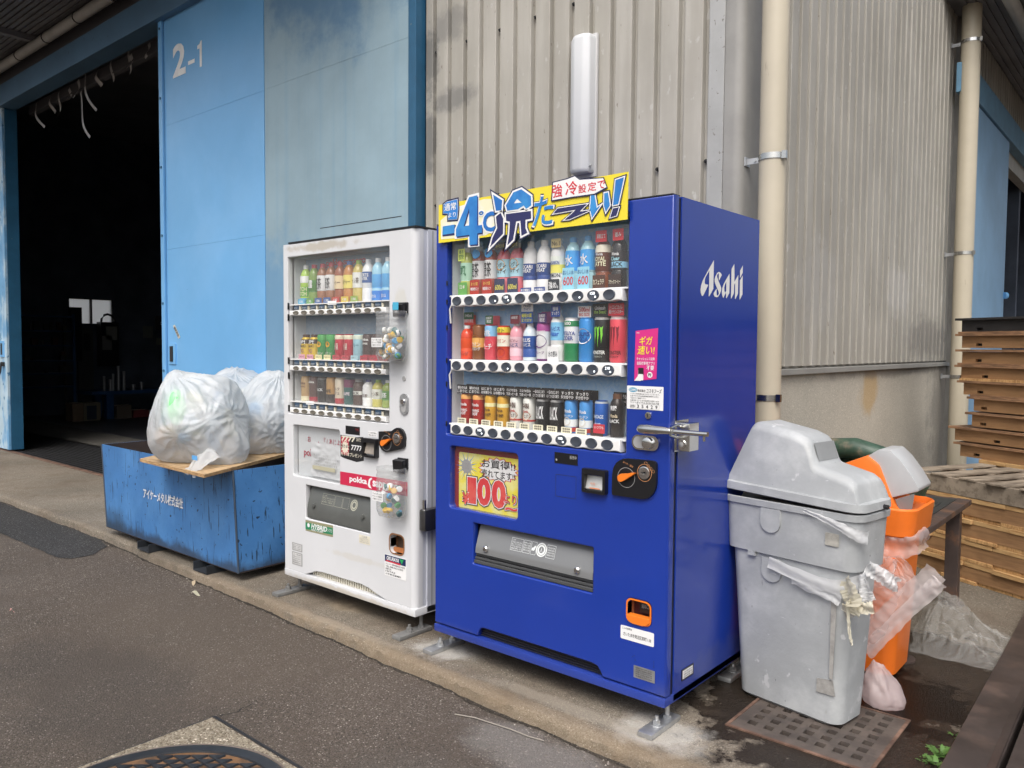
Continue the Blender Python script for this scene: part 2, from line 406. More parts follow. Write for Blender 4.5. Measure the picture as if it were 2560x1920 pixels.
for (x0, y0, x1, y1) in ((XL, .205, 1.285, .955), (1.285, .665, XR, .955), (1.765, .205, XR, .665)):
    b.add([(x0, y0, 0), (x1, y0, 0), (x1, y1, 0), (x0, y1, 0)], [(0, 1, 2, 3)])
b.add([(-1.2, .955, 0), (XR, .955, 0), (XR, 14, 0), (-1.2, 14, 0)], [(0, 1, 2, 3)])
b.add([(XR, -.23, 0), (XR, -.23, -.06), (XR, 14, -.06), (XR, 14, 0)], [(0, 1, 2, 3)])
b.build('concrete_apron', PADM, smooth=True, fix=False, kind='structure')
b = MB(); b.box(1.285, .205, -.25, 1.765, .665, -.2)
for bx in ((1.275, .195, -.25, 1.285, .675, -.002), (1.765, .195, -.25, 1.775, .675, -.002), (1.285, .195, -.25, 1.765, .205, -.002), (1.285, .665, -.25, 1.765, .675, -.002)): b.box(*bx)
b.build('drain_pit', DARK, kind='structure')
KD = aggregate('kerb_dirt', (.040, .034, .028), (.09, .08, .07), (.02, .017, .014), 200, .004, .3)
b = MB(); b.grid(lambda u, v: (XL + (XR - XL) * u, edge_y(XL + (XR - XL) * u) + .002 - v * (.012 + .018 * abs(noise.noise((u * 150, 2, 0))) + .02 * max(0, noise.noise((u * 40, 5, 0)))), -.0535 + .004 * (1 - v)), 900, 1); b.build('kerb_gutter_dirt', KD, None, fix=False, kind='structure')
_pp = [(-9, -.07), (-5.4, -.075), (-3.45, -.05), (-3.12, -.10), (-2.97, -.25), (-2.96, -.40), (-3.1, -.44), (-4.1, -.455), (-9, -.52)]; _pq = []
for (ax, ay), (bx_, by_) in zip(_pp, _pp[1:]):
    K = max(2, int(math.hypot(bx_ - ax, by_ - ay) / .03))
    for k in range(K): t = k / K; px, py = ax + (bx_ - ax) * t, ay + (by_ - ay) * t; _pq.append((px + .012 * noise.noise((px * 9, py * 9, 2)), py + .014 * noise.noise((px * 11, py * 11, 6)), -.0515))
_pq.append((-9, -.52, -.0515))
b = MB(); b.add(_pq, [tuple(range(len(_pq)))])
b.build('asphalt_patch', PATCHM, kind='structure', fix=False)
# workshop floor behind the door track
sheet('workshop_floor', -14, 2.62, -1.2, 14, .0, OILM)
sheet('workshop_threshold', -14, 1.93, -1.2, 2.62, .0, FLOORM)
b = MB(); b.box(-14, .955, -.02, -1.2, 1.0, .002); b.box(-14, 1.0, -.3, -1.2, 1.93, -.12)
b.build('door_track_bed', RUST, kind='structure')
# drainage grating along the door
gr = empty('door_grating', (0, 0, 0), 'long dark steel bar grating in the floor under the workshop doorway', 'grating')
for k in range(16):
    MB().box(-12, 1.02 + k * .057, -.03, -1.4, 1.035 + k * .057, .002).build('bar', DARK, gr)
MB().box(-12, 1.005, -.04, -1.4, 1.018, .003).build('frame', RUST, gr)

# ---------------------------------------------------------------- warehouse
wh = empty('warehouse', (0, 0, 0), 'steel clad warehouse with beige corrugated walls and blue sliding doors', 'building')
w1 = MB().box(-1.2, 1.085, 1.20, .885, 1.11, 5.3).build('front_wall', WALLM, wh)
GX = [-1.1065 + .1302 * k for k in range(15)]
def rib_panel(x0, x1, m=WALLM, k=0):
    # one folded flat of the sheet: face at y 1.055, sides folding back into the groove
    b = MB(); sl = .004
    b.prism([(x0, 1.086), (x0 + sl, 1.056), (x0 + sl + .003, 1.053), (x1 - sl - .003, 1.053), (x1 - sl, 1.056), (x1, 1.086)], 2, 1.22, 5.3)
    b.build('wall_panel', m, w1)
xs = [-1.2] + GX
for i in range(len(GX) - 1): rib_panel(GX[i] + .013, GX[i + 1] - .013)
rib_panel(-1.185, GX[0] - .011)
rib_panel(GX[14] + .010, .815, ZINC)
# rounded corner flashing
b = MB(); P = [(.815, 1.052)]
for k in range(7): a = radians(-90 + 90 * k / 6); P.append((.86 + .045 * cos(a), 1.094 + .045 * sin(a)))
P += [(.905, 1.30), (.88, 1.30), (.88, 1.09), (.815, 1.09)]
b.prism(P, 2, 1.22, 5.3); b.build('corner_flashing', ZINCG, wh, smooth=True)
for (x, z) in ((-1.07, 3.148), (-.812, 3.154), (-.552, 3.155), (-.292, 3.159), (-.031, 3.161), (-1.07, 2.213), (-.812, 2.22), (-.552, 2.22), (-.292, 2.22), (-.031, 2.22), (.228, 2.222), (.488, 2.223), (.739, 2.225)):
    x = min(GX, key=lambda g: abs(g - x))
    b = MB(); b.tube([(x, 1.083, z), (x, 1.070, z)], .010, 8); b.tube([(x, 1.070, z), (x, 1.062, z)], .006, 6); b.build('sheet_screw', DARK, w1)
# side wall (runs back from the corner)
w2 = MB().box(.84, 1.11, 1.235, .870, 5.36, 5.3).build('side_wall', WALLM, wh)
ys = [1.345 + .1302 * k for k in range(31)]
for i in range(len(ys) - 1):
    b = MB(); y0, y1 = ys[i] + .017, ys[i + 1] - .017
    b.prism([(.870, y0), (.899, y0 + .003), (.902, y0 + .006), (.902, y1 - .006), (.899, y1 - .003), (.870, y1)], 2, 1.25, 5.3)
    b.build('wall_panel', WALLM, w2)
MB().box(.86, 1.12, 1.205, .925, 5.36, 1.236).build('drip_flashing', ZINCG, wh, bevel=.003)
MB().box(.80, 1.0, -.06, .898, 5.36, 1.205).build('plinth', PLINTH, wh)
MB().box(-1.2, 1.06, -.06, .80, 1.10, 1.215).build('plinth', PLINTH, wh)
MB().box(.86, 5.25, -.05, .935, 5.42, 5.3).build('wall_pilaster', ZINCG, wh, bevel=.004)
w3 = MB().box(.86, 5.42, 3.3, .955, 13, 5.0).build('side_wall', WALLM, wh)
for k in range(40):
    y0 = 5.45 + k * .13; b = MB(); b.box(.955, y0, 3.6, .972, y0 + .10, 4.14); b.build('wall_panel', WALLM, w3)
# sliding doors on the front
def door_panel(par, m, x0, x1, y0, y1, zs):
    for z0, z1 in zip(zs, zs[1:]): MB().box(x0, y0, z0 + .0005, x1, y1, z1 - .0005).build('panel', m, par, bevel=.001)
d1 = MB().box(-4.44, 1.03, .02, -2.89, 1.06, 4.3).build('sliding_door', DKBLUE, wh, label='light blue sliding door numbered 2-1')
door_panel(d1, BLUED, -4.445, -2.89, .995, 1.03, (.02, 1.05, 2.175, 3.255, 4.3))
MB().box(-4.52, .975, .02, -4.455, 1.06, 4.3).build('edge_trim', BLUED, d1, bevel=.004)
for k in range(7): MB().tube([(-4.487, .975, .5 + k * .6), (-4.487, .968, .5 + k * .6)], .012, 8).build('rivet', DKBLUE, d1)
NUM = mat('white_number_paint', (.84, .85, .84), .55, var=.08, vscale=8)
text('2', (-4.289, 3.635, -4.067, 3.91), .9925, NUM, d1, .03)
text('-', (-4.025, 3.69, -3.915, 3.722), .9925, NUM, d1, .0)
flat('lettering', [(-3.868, 3.815), (-3.83, 3.822), (-3.815, 3.843), (-3.795, 3.843), (-3.797, 3.632), (-3.832, 3.632), (-3.832, 3.785), (-3.868, 3.785)], .9925, NUM, d1)
h = MB().box(-4.42, .985, 1.16, -4.295, .996, 1.345).build('handle_plate', BLUED, d1, bevel=.003)
MB().box(-4.385, .978, 1.185, -4.335, .986, 1.32).build('handle_recess', DARK, d1)
flat('warning_sticker', [(-4.345, 1.50), (-4.31, 1.51), (-4.215, 1.40), (-4.25, 1.385)], .9915, mat('sticker_paper', (.6, .58, .5), .6), d1)
text('開放厳禁', (-4.335, 1.432, -4.225, 1.462), .990, INKB, d1, .02, rot=-.82)
d2 = MB().box(-2.888, 1.025, .02, -1.275, 1.06, 4.5).build('fixed_panel', DKBLUE, wh, label='faded grey blue steel panel beside the numbered door')
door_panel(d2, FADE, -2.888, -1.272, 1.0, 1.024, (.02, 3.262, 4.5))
MB().box(-1.270, .985, .02, -1.20, 1.07, 5.3).build('edge_trim', DKBLUE, d2, bevel=.004)
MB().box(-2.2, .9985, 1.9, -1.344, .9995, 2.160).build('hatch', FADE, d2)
MB().box(-2.2, .9975, 2.160, -1.344, .9985, 2.165).build('hatch_gap', DARK, d2)
d0 = MB().box(-10.6, 1.0, .02, -8.49, 1.13, 4.3).build('sliding_door', DKBLUE, wh, label='weathered sliding door with peeling blue paint left of the dark doorway')
MB().box(-10.6, .97, .02, -8.50, .998, 4.3).build('panel', PEEL, d0, bevel=.003)
MB().box(-8.70, .955, 1.16, -8.58, .972, 1.36).build('handle_plate', BLUED, d0, bevel=.003)
MB().box(-8.665, .950, 1.19, -8.615, .956, 1.33).build('handle_recess', DARK, d0)
b = MB(); b.tube([(-8.62, .94, 1.08), (-8.62, .93, .98), (-8.64, .92, .93), (-8.66, .92, .97)], .012, 8); b.box(-8.66, .945, 1.05, -8.58, .97, 1.10); b.build('latch_hook', DARK, d0)
MB().box(-14, .93, 4.165, -1.2, 1.12, 4.405).build('door_track_beam', BEAMM, wh, bevel=.006)
MB().box(-14, 1.06, 4.405, -1.2, 1.12, 5.3).build('upper_wall', mat('upper_sheet', (.10, .10, .11), .6), wh)
MB().box(-14, 1.14, 0, -10.4, 1.2, 4.4).build('front_wall', WALLM, wh)
# canopy over the front doors
cn = MB().box(-14, -.38, 4.72, -1.05, 1.06, 4.80).build('canopy', SOFF, wh)
for k in range(24):
    y0 = -.36 + k * .06; MB().box(-14, y0, 4.70, -1.05, y0 + .04, 4.72).build('soffit_rib', SOFF, cn)
MB().box(-14, -.42, 4.66, -1.05, -.38, 4.86).build('canopy_fascia', BEAMM, cn)
for x in (-12.5, -9.9, -7.3, -4.7, -2.1): MB().box(x - .04, -.36, 4.64, x + .04, 1.06, 4.70).build('canopy_bracket', SOFF, cn)
pp = MB().tube([(-14, .93, 4.60), (-1.1, .93, 4.60)], .052, 14).build('gutter_pipe', PVCG, wh, smooth=True, label='pale grey round pipe running along under the door canopy')
for k in range(16): MB().tube([(-13.5 + k * .82, .93, 4.60), (-13.5 + k * .82 + .018, .93, 4.60)], .057, 14).build('pipe_band', DARK, pp)
# roof, rear and far walls close the hall
MB().box(-14.2, 1.0, 5.3, .95, 14, 5.45).build('roof', SOFF, wh)
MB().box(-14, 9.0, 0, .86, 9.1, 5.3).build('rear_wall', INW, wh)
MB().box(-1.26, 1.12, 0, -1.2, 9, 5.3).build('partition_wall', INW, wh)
b = MB(); WY0, WY1, WZ0, WZ1 = 3.54, 4.34, 1.70, 2.185
for bx in ((-13.6, 1.0, 0, -13.5, WY0, 5.3), (-13.6, WY1, 0, -13.5, 9, 5.3), (-13.6, WY0, 0, -13.5, WY1, WZ0), (-13.6, WY0, WZ1, -13.5, WY1, 5.3)): b.box(*bx)
b.build('end_wall', INW, wh)
GLW = mat('frosted_glass', (.95, .95, .92), .6, trans=1.0)
fw = MB()
for bx in ((-13.56, WY0, WZ0, -13.49, WY0 + .012, WZ1), (-13.56, WY1 - .012, WZ0, -13.49, WY1, WZ1), (-13.56, WY0, WZ1 - .012, -13.49, WY1, WZ1), (-13.56, WY0, WZ0, -13.49, WY1, WZ0 + .012), (-13.56, 3.928, WZ0, -13.485, 3.958, WZ1)): fw.box(*bx)
wf = fw.build('window', DARK, wh)
MB().box(-13.53, WY0 + .013, WZ0 + .013, -13.526, 3.927, WZ1 - .013).build('pane', GLW, wf)
MB().box(-13.53, 3.959, WZ0 + .013, -13.526, WY1 - .013, WZ1 - .013).build('pane', GLW, wf)
# beam with torn tape strips inside the opening
MB().box(-8.6, 1.30, 4.17, -4.45, 1.36, 4.28).build('inner_beam', mat('inner_beam_steel', (.10, .10, .11), .6), wh)
TAPE = mat('torn_tape', (.42, .42, .42), .6, var=.2)
random.seed(3)
for i, (x, z0, L_, sw) in enumerate(((-8.3, 4.24, .30, .5), (-7.86, 4.22, .16, .1), (-7.6, 4.24, .25, -.4), (-7.3, 4.22, .14, .0), (-7.05, 4.26, .2, .05), (-6.98, 4.12, .55, .5), (-6.85, 4.32, .46, .45), (-6.55, 4.24, .13, 0), (-6.2, 4.28, .22, -.2), (-5.8, 4.30, .3, 0), (-5.75, 4.24, .15, .1), (-5.35, 4.26, .15, .15))):
    w = random.uniform(.035, .06); b = MB()
    b.grid(lambda u, v, x=x, z0=z0, L_=L_, sw=sw, w=w, i=i: (x + w * (u - .5) * (1 - .5 * abs(noise.noise((v * 3, i, 0)))) + sw * L_ * v * v, 1.285 - .05 * sin(v * 4 + i) * v, z0 - L_ * v + .02 * u), 2, 10)
    b.build('tape_strip', TAPE, wh, fix=False)
# doors and canopy on the side
d3 = MB().box(.97, 5.45, .05, 1.03, 7.08, 3.45).build('sliding_door', mat('side_door_blue', (.20, .36, .54), .5, var=.1, vscale=2, spots=[(30, (1, 1, .4), .72, .05, (.10, .2, .32))]), wh, label='pale blue sliding door behind the stacked pallets')
MB().tube([(1.032, 7.05, 1.9), (1.05, 7.08, 1.9)], .035, 12).build('handle', BLUED, d3)
MB().box(.955, 5.0, 3.46, 1.05, 13, 3.70).build('door_track_beam', mat('side_beam_blue', (.11, .24, .36), .5, var=.1), wh, bevel=.005)
c2 = MB().box(.86, 4.72, 4.16, 2.6, 13, 4.24).build('canopy', SOFF, wh)
for k in range(28): MB().box(.98 + k * .06, 4.72, 4.145, 1.02 + k * .06, 13, 4.16).build('soffit_rib', SOFF, c2)
MB().tube([(1.33, 4.6, 4.08), (1.33, 13, 4.08)], .05, 14).build('gutter_pipe', PVCG, wh, smooth=True)
MB().box(-1.2, 13, 0, .96, 13.1, 4.2).build('rear_wall', INW, wh)
MB().box(.2, 7.3, 0, .9, 7.6, 3.3).build('inner_column', mat('column_grey', (.16, .15, .14), .7, var=.2), wh)
MB().box(-1.2, 9.0, 4.2, .9, 13, 4.3).build('roof', SOFF, wh)
# downpipes
def downpipe(name, x, y, r, z0, z1, clamps, label, wx):
    e = empty(name, (x, y, z0), label, 'downpipe', 'beige rain downpipes')
    MB().tube([(0, 0, 0), (0, 0, z1 - z0)], r, 28).build('pipe', PVC, e, smooth=True)
    for cz in clamps:
        b = MB(); b.tube([(0, 0, cz - z0 - .013), (0, 0, cz - z0 + .013)], r + .004, 28)
        b.cbox((r + .006, -.03, cz - z0), (.02, .018, .034)); c = b.build('clamp', STEEL, e, smooth=True)
        b = MB(); b.box(wx - x, -.006, cz - z0 - .016, -r - .002, .0, cz - z0 + .010); b.box(wx - x, -.02, cz - z0 - .022, wx - x + .006, .03, cz - z0 + .018)
        b.tube([(wx - x + .045, -.006, cz - z0 - .003), (wx - x + .045, -.012, cz - z0 - .003)], .007, 6); b.build('bracket', GALV, e)
downpipe('downpipe', 1.031, 1.10, .0595, .0, 5.3, (2.20, 1.12), 'thick beige downpipe at the warehouse corner behind the blue machine', .905)
downpipe('downpipe', 1.045, 5.05, .072, .0, 4.15, (3.86, 2.14, 1.12), 'beige downpipe farther back beside the pale blue side door', .905)
# wall light
wl = empty('wall_light', (.045, 1.05, 2.225), 'long white vertical wall light above the vending machines', 'lamp')
LAMP = mat('lamp_cover', (.56, .575, .59), .6, var=.03, vscale=3)
b = MB(); b.box(-.072, -.020, .0, .072, .0, .735); b.build('base', mat('lamp_base', (.5, .5, .5), .5), wl, bevel=.008, smooth=True)
b = MB()
def lampsec(z, k): return [(-.064 * k, -.020, z), (-.06 * k, -.068 * k, z), (-.026 * k, -.088 * k, z), (.026 * k, -.088 * k, z), (.06 * k, -.068 * k, z), (.064 * k, -.020, z)]
S_ = [lampsec(.02, .9), lampsec(.04, 1), lampsec(.70, 1), lampsec(.725, .88)]
vs_ = [q for s_ in S_ for q in s_]; fs_ = [(i * 6 + k, i * 6 + k + 1, i * 6 + k + 7, i * 6 + k + 6) for i in range(3) for k in range(5)] + [tuple(range(6)), tuple(range(18, 24))]
b.add(vs_, fs_); b.build('cover', LAMP, wl, bevel=.008, smooth=True)
MB().tube([(.06, -.06, .05), (.073, -.06, .05)], .006, 8).build('screw', GALV, wl)
MB().tube([(.0, -.01, .0), (.0, -.01, -.05), (.03, -.005, -.06)], .01, 8).build('cable_gland', BLACK, wl)
# ---------------------------------------------------------------- vending machines
WP = {}
_setp0 = setp
def setp(o, parent=None, label=None, cat=None, group=None, kind=None):
    _setp0(o, parent, label, cat, group, kind)
    if parent is not None and parent.name in WP: o.matrix_parent_inverse = WP[parent.name]
    return o
def wempty(name, loc, label, cat, group=None):
    """an Empty at the thing's base whose parts are given in world coordinates"""
    o = empty(name, loc, label, cat, group); WP[o.name] = Matrix.Translation(-Vector(loc)); return o

BLUEP = mat('vending_blue_enamel', (.012, .040, .30), .18, spec=.5, coat=.25, bump=.0005, bscale=4, var=.05, vscale=1.5, rvar=.06, spots=[(110, (1, 1, 1), .80, .02, (.05, .08, .30)), (26, (1, 1, 3), .79, .02, (.03, .06, .30))])
blobs(BLUEP, [((.6, 0, .1), (1.2, .2, .05), (.05, .075, .28), .35, None), ((1.147, .4, .12), (.1, .6, .10), (.06, .08, .25), .4, None)], 12)
WHITEP = mat('vending_white_enamel', (.64, .65, .67), .28, var=.03, vscale=3, spots=[(22, (1, 1, .6), .74, .05, (.55, .53, .48)), (90, (1, 1, 1), .79, .02, (.35, .33, .3))], coat=.1)
blobs(WHITEP, [((-.9, .03, 1.845), (.33, .1, .028), (.45, .41, .34), .8, None), ((-.75, .03, .1), (.6, .1, .02), (.50, .45, .36), .7, None), ((-.28, .03, 1.55), (.05, .1, .07), (.60, .58, .5), .5, None),
                ((-.6, .03, .29), (.3, .1, .02), (.56, .53, .47), .45, None)], 14)
INGREY = mat('display_grey', (.70, .72, .74), .5)
RAILW = mat('button_rail_white', (.78, .78, .77), .3)
BTN = mat('button_dark_lens', (.055, .065, .085), .12, coat=.5)
BTNW = mat('button_brown_lens', (.16, .145, .12), .2)
CHROME = mat('chrome', (.75, .75, .75), .12, 1)
SMOKE = mat('smoked_flap', (.17, .175, .18), .12, coat=.4)
SMOKEW = mat('scuffed_smoked_flap', (.10, .105, .10), .35, var=.1, vscale=8)
ORANGE = mat('orange_plastic', (.80, .20, .02), .35)
GREY = mat('grey_plastic', (.35, .35, .35), .45)
LED = mat('led_digits', (.9, .95, 1.0), .4, emit=1.5)
CREAM = mat('cream_card', (.70, .66, .54), .6)
def glassmat(name, tint=(1, 1, 1), veil=.04):
    m = bpy.data.materials.new(name); m.use_nodes = True; N = m.node_tree.nodes; L = m.node_tree.links
    N.remove(N['Principled BSDF']); out = N['Material Output']
    tr = N.new('ShaderNodeBsdfTransparent'); tr.inputs[0].default_value = (*tint, 1)
    gl = N.new('ShaderNodeBsdfGlossy'); gl.inputs['Roughness'].default_value = .03
    df = N.new('ShaderNodeBsdfDiffuse'); df.inputs[0].default_value = (.8, .8, .8, 1)
    lw = N.new('ShaderNodeLayerWeight'); lw.inputs[0].default_value = .5      # Schlick reflectance of a thin sheet
    pw_ = N.new('ShaderNodeMath'); pw_.operation = 'POWER'; pw_.inputs[1].default_value = 5; L.new(lw.outputs['Facing'], pw_.inputs[0])
    fr = N.new('ShaderNodeMath'); fr.operation = 'MULTIPLY_ADD'; fr.inputs[1].default_value = .90; fr.inputs[2].default_value = .10; L.new(pw_.outputs[0], fr.inputs[0])
    m0 = N.new('ShaderNodeMixShader'); m0.inputs[0].default_value = veil; L.new(tr.outputs[0], m0.inputs[1]); L.new(df.outputs[0], m0.inputs[2])
    mx = N.new('ShaderNodeMixShader'); L.new(fr.outputs[0], mx.inputs[0]); L.new(m0.outputs[0], mx.inputs[1]); L.new(gl.outputs[0], mx.inputs[2])
    L.new(mx.outputs[0], out.inputs[0]); return m
GLASS = glassmat('display_glass', (.99, .99, .99), .02)
GLASSD = glassmat('dusty_display_glass', (.96, .97, .97), .09)

def icemat(name, top, bot, z0, z1):
    """printed ice pattern: pale blue sheet with crackled darker veins, printed deeper blue at the top of the shelf"""
    m = bpy.data.materials.new(name); m.use_nodes = True; N = m.node_tree.nodes; L = m.node_tree.links; b = N['Principled BSDF']; b.inputs['Roughness'].default_value = .5
    tc = N.new('ShaderNodeTexCoord'); sp = N.new('ShaderNodeSeparateXYZ'); L.new(tc.outputs['Object'], sp.inputs[0])
    mr = N.new('ShaderNodeMapRange'); mr.inputs[1].default_value = z0; mr.inputs[2].default_value = z1; L.new(sp.outputs['Z'], mr.inputs[0])
    n = N.new('ShaderNodeTexNoise'); n.inputs['Scale'].default_value = 26; n.inputs['Detail'].default_value = 4; n.inputs['Distortion'].default_value = 2.5; L.new(tc.outputs['Object'], n.inputs['Vector'])
    r2 = N.new('ShaderNodeMapRange'); r2.inputs[1].default_value = .35; r2.inputs[2].default_value = .65; L.new(n.outputs['Fac'], r2.inputs[0])
    a = N.new('ShaderNodeMix'); a.data_type = 'RGBA'; a.inputs['A'].default_value = (*bot, 1); a.inputs['B'].default_value = (*top, 1); L.new(mr.outputs[0], a.inputs['Factor'])
    c = N.new('ShaderNodeMix'); c.data_type = 'RGBA'; c.blend_type = 'MULTIPLY'; c.inputs['Factor'].default_value = .8
    cr = N.new('ShaderNodeValToRGB'); cr.color_ramp.elements[0].color = (.62, .82, .98, 1); cr.color_ramp.elements[1].color = (1, 1, 1, 1); L.new(r2.outputs[0], cr.inputs[0])
    L.new(a.outputs['Result'], c.inputs['A']); L.new(cr.outputs[0], c.inputs['B']); L.new(c.outputs['Result'], b.inputs['Base Color']); return m

def poster(name, poly, y, m, parent, th=.0006, **kw): return flat(name, poly, y, m, parent, th, **kw)
def sticker(name, x0, z0, x1, z1, y, m, parent, r=.002, **kw): return flat(name, rr(x0, z0, x1, z1, r, 2), y, m, parent, .0008, **kw)

def lathe_y(prof, c, n=24):
    """prof (r, y) around an axis along y through (cx, cz)"""
    b = MB(); vs = []; fs = []
    for r, y in prof: vs += [(c[0] + r * cos(2 * pi * k / n), y, c[1] + r * sin(2 * pi * k / n)) for k in range(n)]
    for i in range(len(prof) - 1):
        for k in range(n): fs.append((i * n + k, i * n + (k + 1) % n, (i + 1) * n + (k + 1) % n, (i + 1) * n + k))
    fs += [tuple(range((len(prof) - 1) * n, len(prof) * n))]
    return b.add(vs, fs)

def rail(par, xa, xb, zc, h, y0, n, xs, rx, rz, bm, wave=.004):
    P = []; K = n * 8
    pitch = xs[1] - xs[0]
    for k in range(K + 1):
        x = xa + (xb - xa) * k / K; P.append((x, zc - h / 2 - wave * .5 - wave * .5 * cos(2 * pi * (x - xs[0]) / pitch)))
    for k in range(K, -1, -1):
        x = xa + (xb - xa) * k / K; P.append((x, zc + h / 2 + wave * .5 + wave * .5 * cos(2 * pi * (x - xs[0]) / pitch)))
    me = poly_mesh([P], offset=-.004, extrude=.016, bevel=.004)
    for v in me.vertices: v.co.y += y0 + .008
    me.polygons.foreach_set('use_smooth', [True] * len(me.polygons)); me.set_sharp_from_angle(angle=radians(50))
    r = wobj('button_rail', me, RAILW, par)
    btn = None
    for x in xs:
        b = lathe_y([(1.12, y0 - .0125), (1.0, y0 - .0165), (.93, y0 - .015), (.0, y0 - .0135)], (0, 0), 20)
        b.v = [(x + q[0] * rx, q[1], zc + q[2] * rz) for q in b.v]
        b.build('button', bm, r, smooth=True)
    return r

def feet(par, pts, m, zt):
    for (x, y) in pts:
        b = MB(); b.cbox((x, y, .010), (.058, .205, .020)); p_ = b.build('foot_plate', m, par, bevel=.005, smooth=True)
        b = MB(); b.tube([(x, y + .055, .02), (x, y + .055, zt)], .009, 12); b.tube([(x, y + .055, .02), (x, y + .055, .03)], .016, 6); b.build('levelling_bolt', m, p_)
        b = MB(); b.tube([(x, y - .02, .02), (x, y - .02, .023)], .022, 16); b.tube([(x, y - .02, .023), (x, y - .02, .038)], .014, 6); b.tube([(x, y - .02, .038), (x, y - .02, .052)], .007, 8); b.build('anchor_bolt', m, p_)

def recess(name, x0, z0, x1, z1, y0, y1, m, par, mb=None):
    """open-fronted box sunk behind a panel opening"""
    b = MB(); b.add([(x0, y0, z0), (x1, y0, z0), (x1, y0, z1), (x0, y0, z1), (x0, y1, z0), (x1, y1, z0), (x1, y1, z1), (x0, y1, z1)],
                    [(0, 1, 5, 4), (1, 2, 6, 5), (2, 3, 7, 6), (3, 0, 4, 7)])
    b.m = 1; b.add([(x0, y1, z0), (x1, y1, z0), (x1, y1, z1), (x0, y1, z1)], [(0, 1, 2, 3)])
    return b.build(name, [m, mb or m], par, fix=False)

# ---- blue machine
W = 1.147
bv = wempty('vending_machine', (W / 2, .35, 0), 'large glossy blue drinks vending machine with a yellow banner on top', 'vending machine')
def shell(x0, y0, z0, x1, y1, z1):
    # cabinet with an open front: outer skin 12 mm thick
    b = MB(); t = .012
    b.box(x0, y0, z0, x0 + t, y1, z1); b.box(x1 - t, y0, z0, x1, y1, z1); b.box(x0 + t, y0, z1 - t, x1 - t, y1, z1); b.box(x0 + t, y0, z0, x1 - t, y1, z0 + t); b.box(x0 + t, y1 - t, z0 + t, x1 - t, y1, z1 - t)
    return b
def seal(x0, y0, z0, x1, y1, z1):
    b = MB(); t = .008
    b.box(x0, y0, z0, x0 + t, y1, z1); b.box(x1 - t, y0, z0, x1, y1, z1); b.box(x0 + t, y0, z1 - t, x1 - t, y1, z1); b.box(x0 + t, y0, z0, x1 - t, y1, z0 + t); return b
shell(0, .058, .095, W, .703, 1.86).build('cabinet', BLUEP, bv)
seal(.005, .034, .12, W - .005, .06, 1.854).build('door_seal', BLACK, bv)
outer = [(0, .127), (.255, .127), (.262, .148), (.274, .162), (.29, .167), (.835, .167), (.86, .162), (.873, .148), (.885, .127), (W, .127), (W, 1.86), (0, 1.86)]
holes = [rr(.067, .963, .970, 1.82, .008), rr(.088, .650, .469, .915, .016), rr(.228, .430, .836, .602, .006), rr(.986, .362, 1.085, .447, .02)]
me = poly_mesh([outer] + holes, offset=-.006, extrude=.014, bevel=.006)
for v in me.vertices: v.co.y += .020
me.polygons.foreach_set('use_smooth', [True] * len(me.polygons)); me.set_sharp_from_angle(angle=radians(35))
bd = wobj('door', me, BLUEP, bv)
b = MB(); b.box(0, -.004, .090, W, .703, .121); b.build('base', BLUEP, bv, bevel=.003, smooth=True)
MB().box(.004, .0, 1.860, W - .004, .05, 1.864).build('top_cap', BLACK, bv)
feet(bv, ((.012, .045), (1.112, .025), (.012, .64), (1.112, .64)), GALV, .092)
# grille behind the bottom notch
b = MB(); b.box(.25, .03, .12, .90, .05, .17); b.build('grille_shadow', BLACK, bv)
for k in range(4): MB().box(.26, .018, .128 + k * .010, .89, .022, .1295 + k * .010).build('grille_wire', mat('grille_wire_metal', (.06, .06, .07), .4, .6), bv)
# display window
ICE = [icemat('ice_print_%d' % k, (.26, .60, .98), (.86, .95, 1.0), z0 + .03, z1 + .03) for k, (z0, z1) in enumerate(((1.55, 1.80), (1.30, 1.50), (1.05, 1.23)))]
dw = recess('display_case', .067, .963, .970, 1.82, .030, .104, INGREY, bv)
for k, (z0, z1) in enumerate(((1.555, 1.815), (1.283, 1.525), (1.01, 1.255))):
    MB().box(.075, .0995, z0, .965, .102, z1).build('ice_poster', ICE[k], dw)
    for j in range(6):
        x = .13 + j * .15
        text('Asahi', (x, z1 - .034, x + .030, z1 - .020), .0985, mat('faint_white_print', (.62, .70, .76), .5), dw, .01)
BX = [.129 + .0695 * k for k in range(12)]
ZB = (1.558, 1.286, 1.012); ZR = (1.532, 1.260, .989)
for k in range(3):
    MB().box(.075, .010, ZB[k] - .006, .965, .0993, ZB[k]).build('shelf', INGREY, dw)
    rail(bv, .093, .948, ZR[k], .040, .010, 12, BX, .0240, .0175, BTN)
for (k, j, s) in ((0, 4, '130'), (0, 10, '150'), (1, 11, '210'), (2, 2, '100'), (2, 8, '100')):
    text(s, (BX[j] - .010, ZR[k] + .002, BX[j] + .010, ZR[k] + .012), -.0072, LED, bv, .0, name='price_digits')
for (k, j) in ((0, 3), (0, 4), (0, 9), (0, 10), (1, 4), (1, 10), (1, 11), (2, 2), (2, 8)):
    b = lathe_y([(.0034, -.0072), (.0, -.0085)], (BX[j] + .012, ZR[k] - .006), 10); b.build('indicator_lamp', LED, bv)
flat('display_glass', rr(.064, .960, .973, 1.822, .008), .026, GLASS, bv)
for (zz, L_) in ((1.22, .06), (1.50, .06)):
    b = MB(); b.tube([(.093, .006, zz + .02), (.078, .008, zz), (.072, .02, zz - L_)], .004, 6); b.build('rail_cable', RAILW, bv)
for zz in (1.60, 1.52, 1.41, 1.27, 1.17, 1.0): MB().box(.064, -.001, zz, .069, .004, zz + .02).build('glass_clip', BLACK, bv)
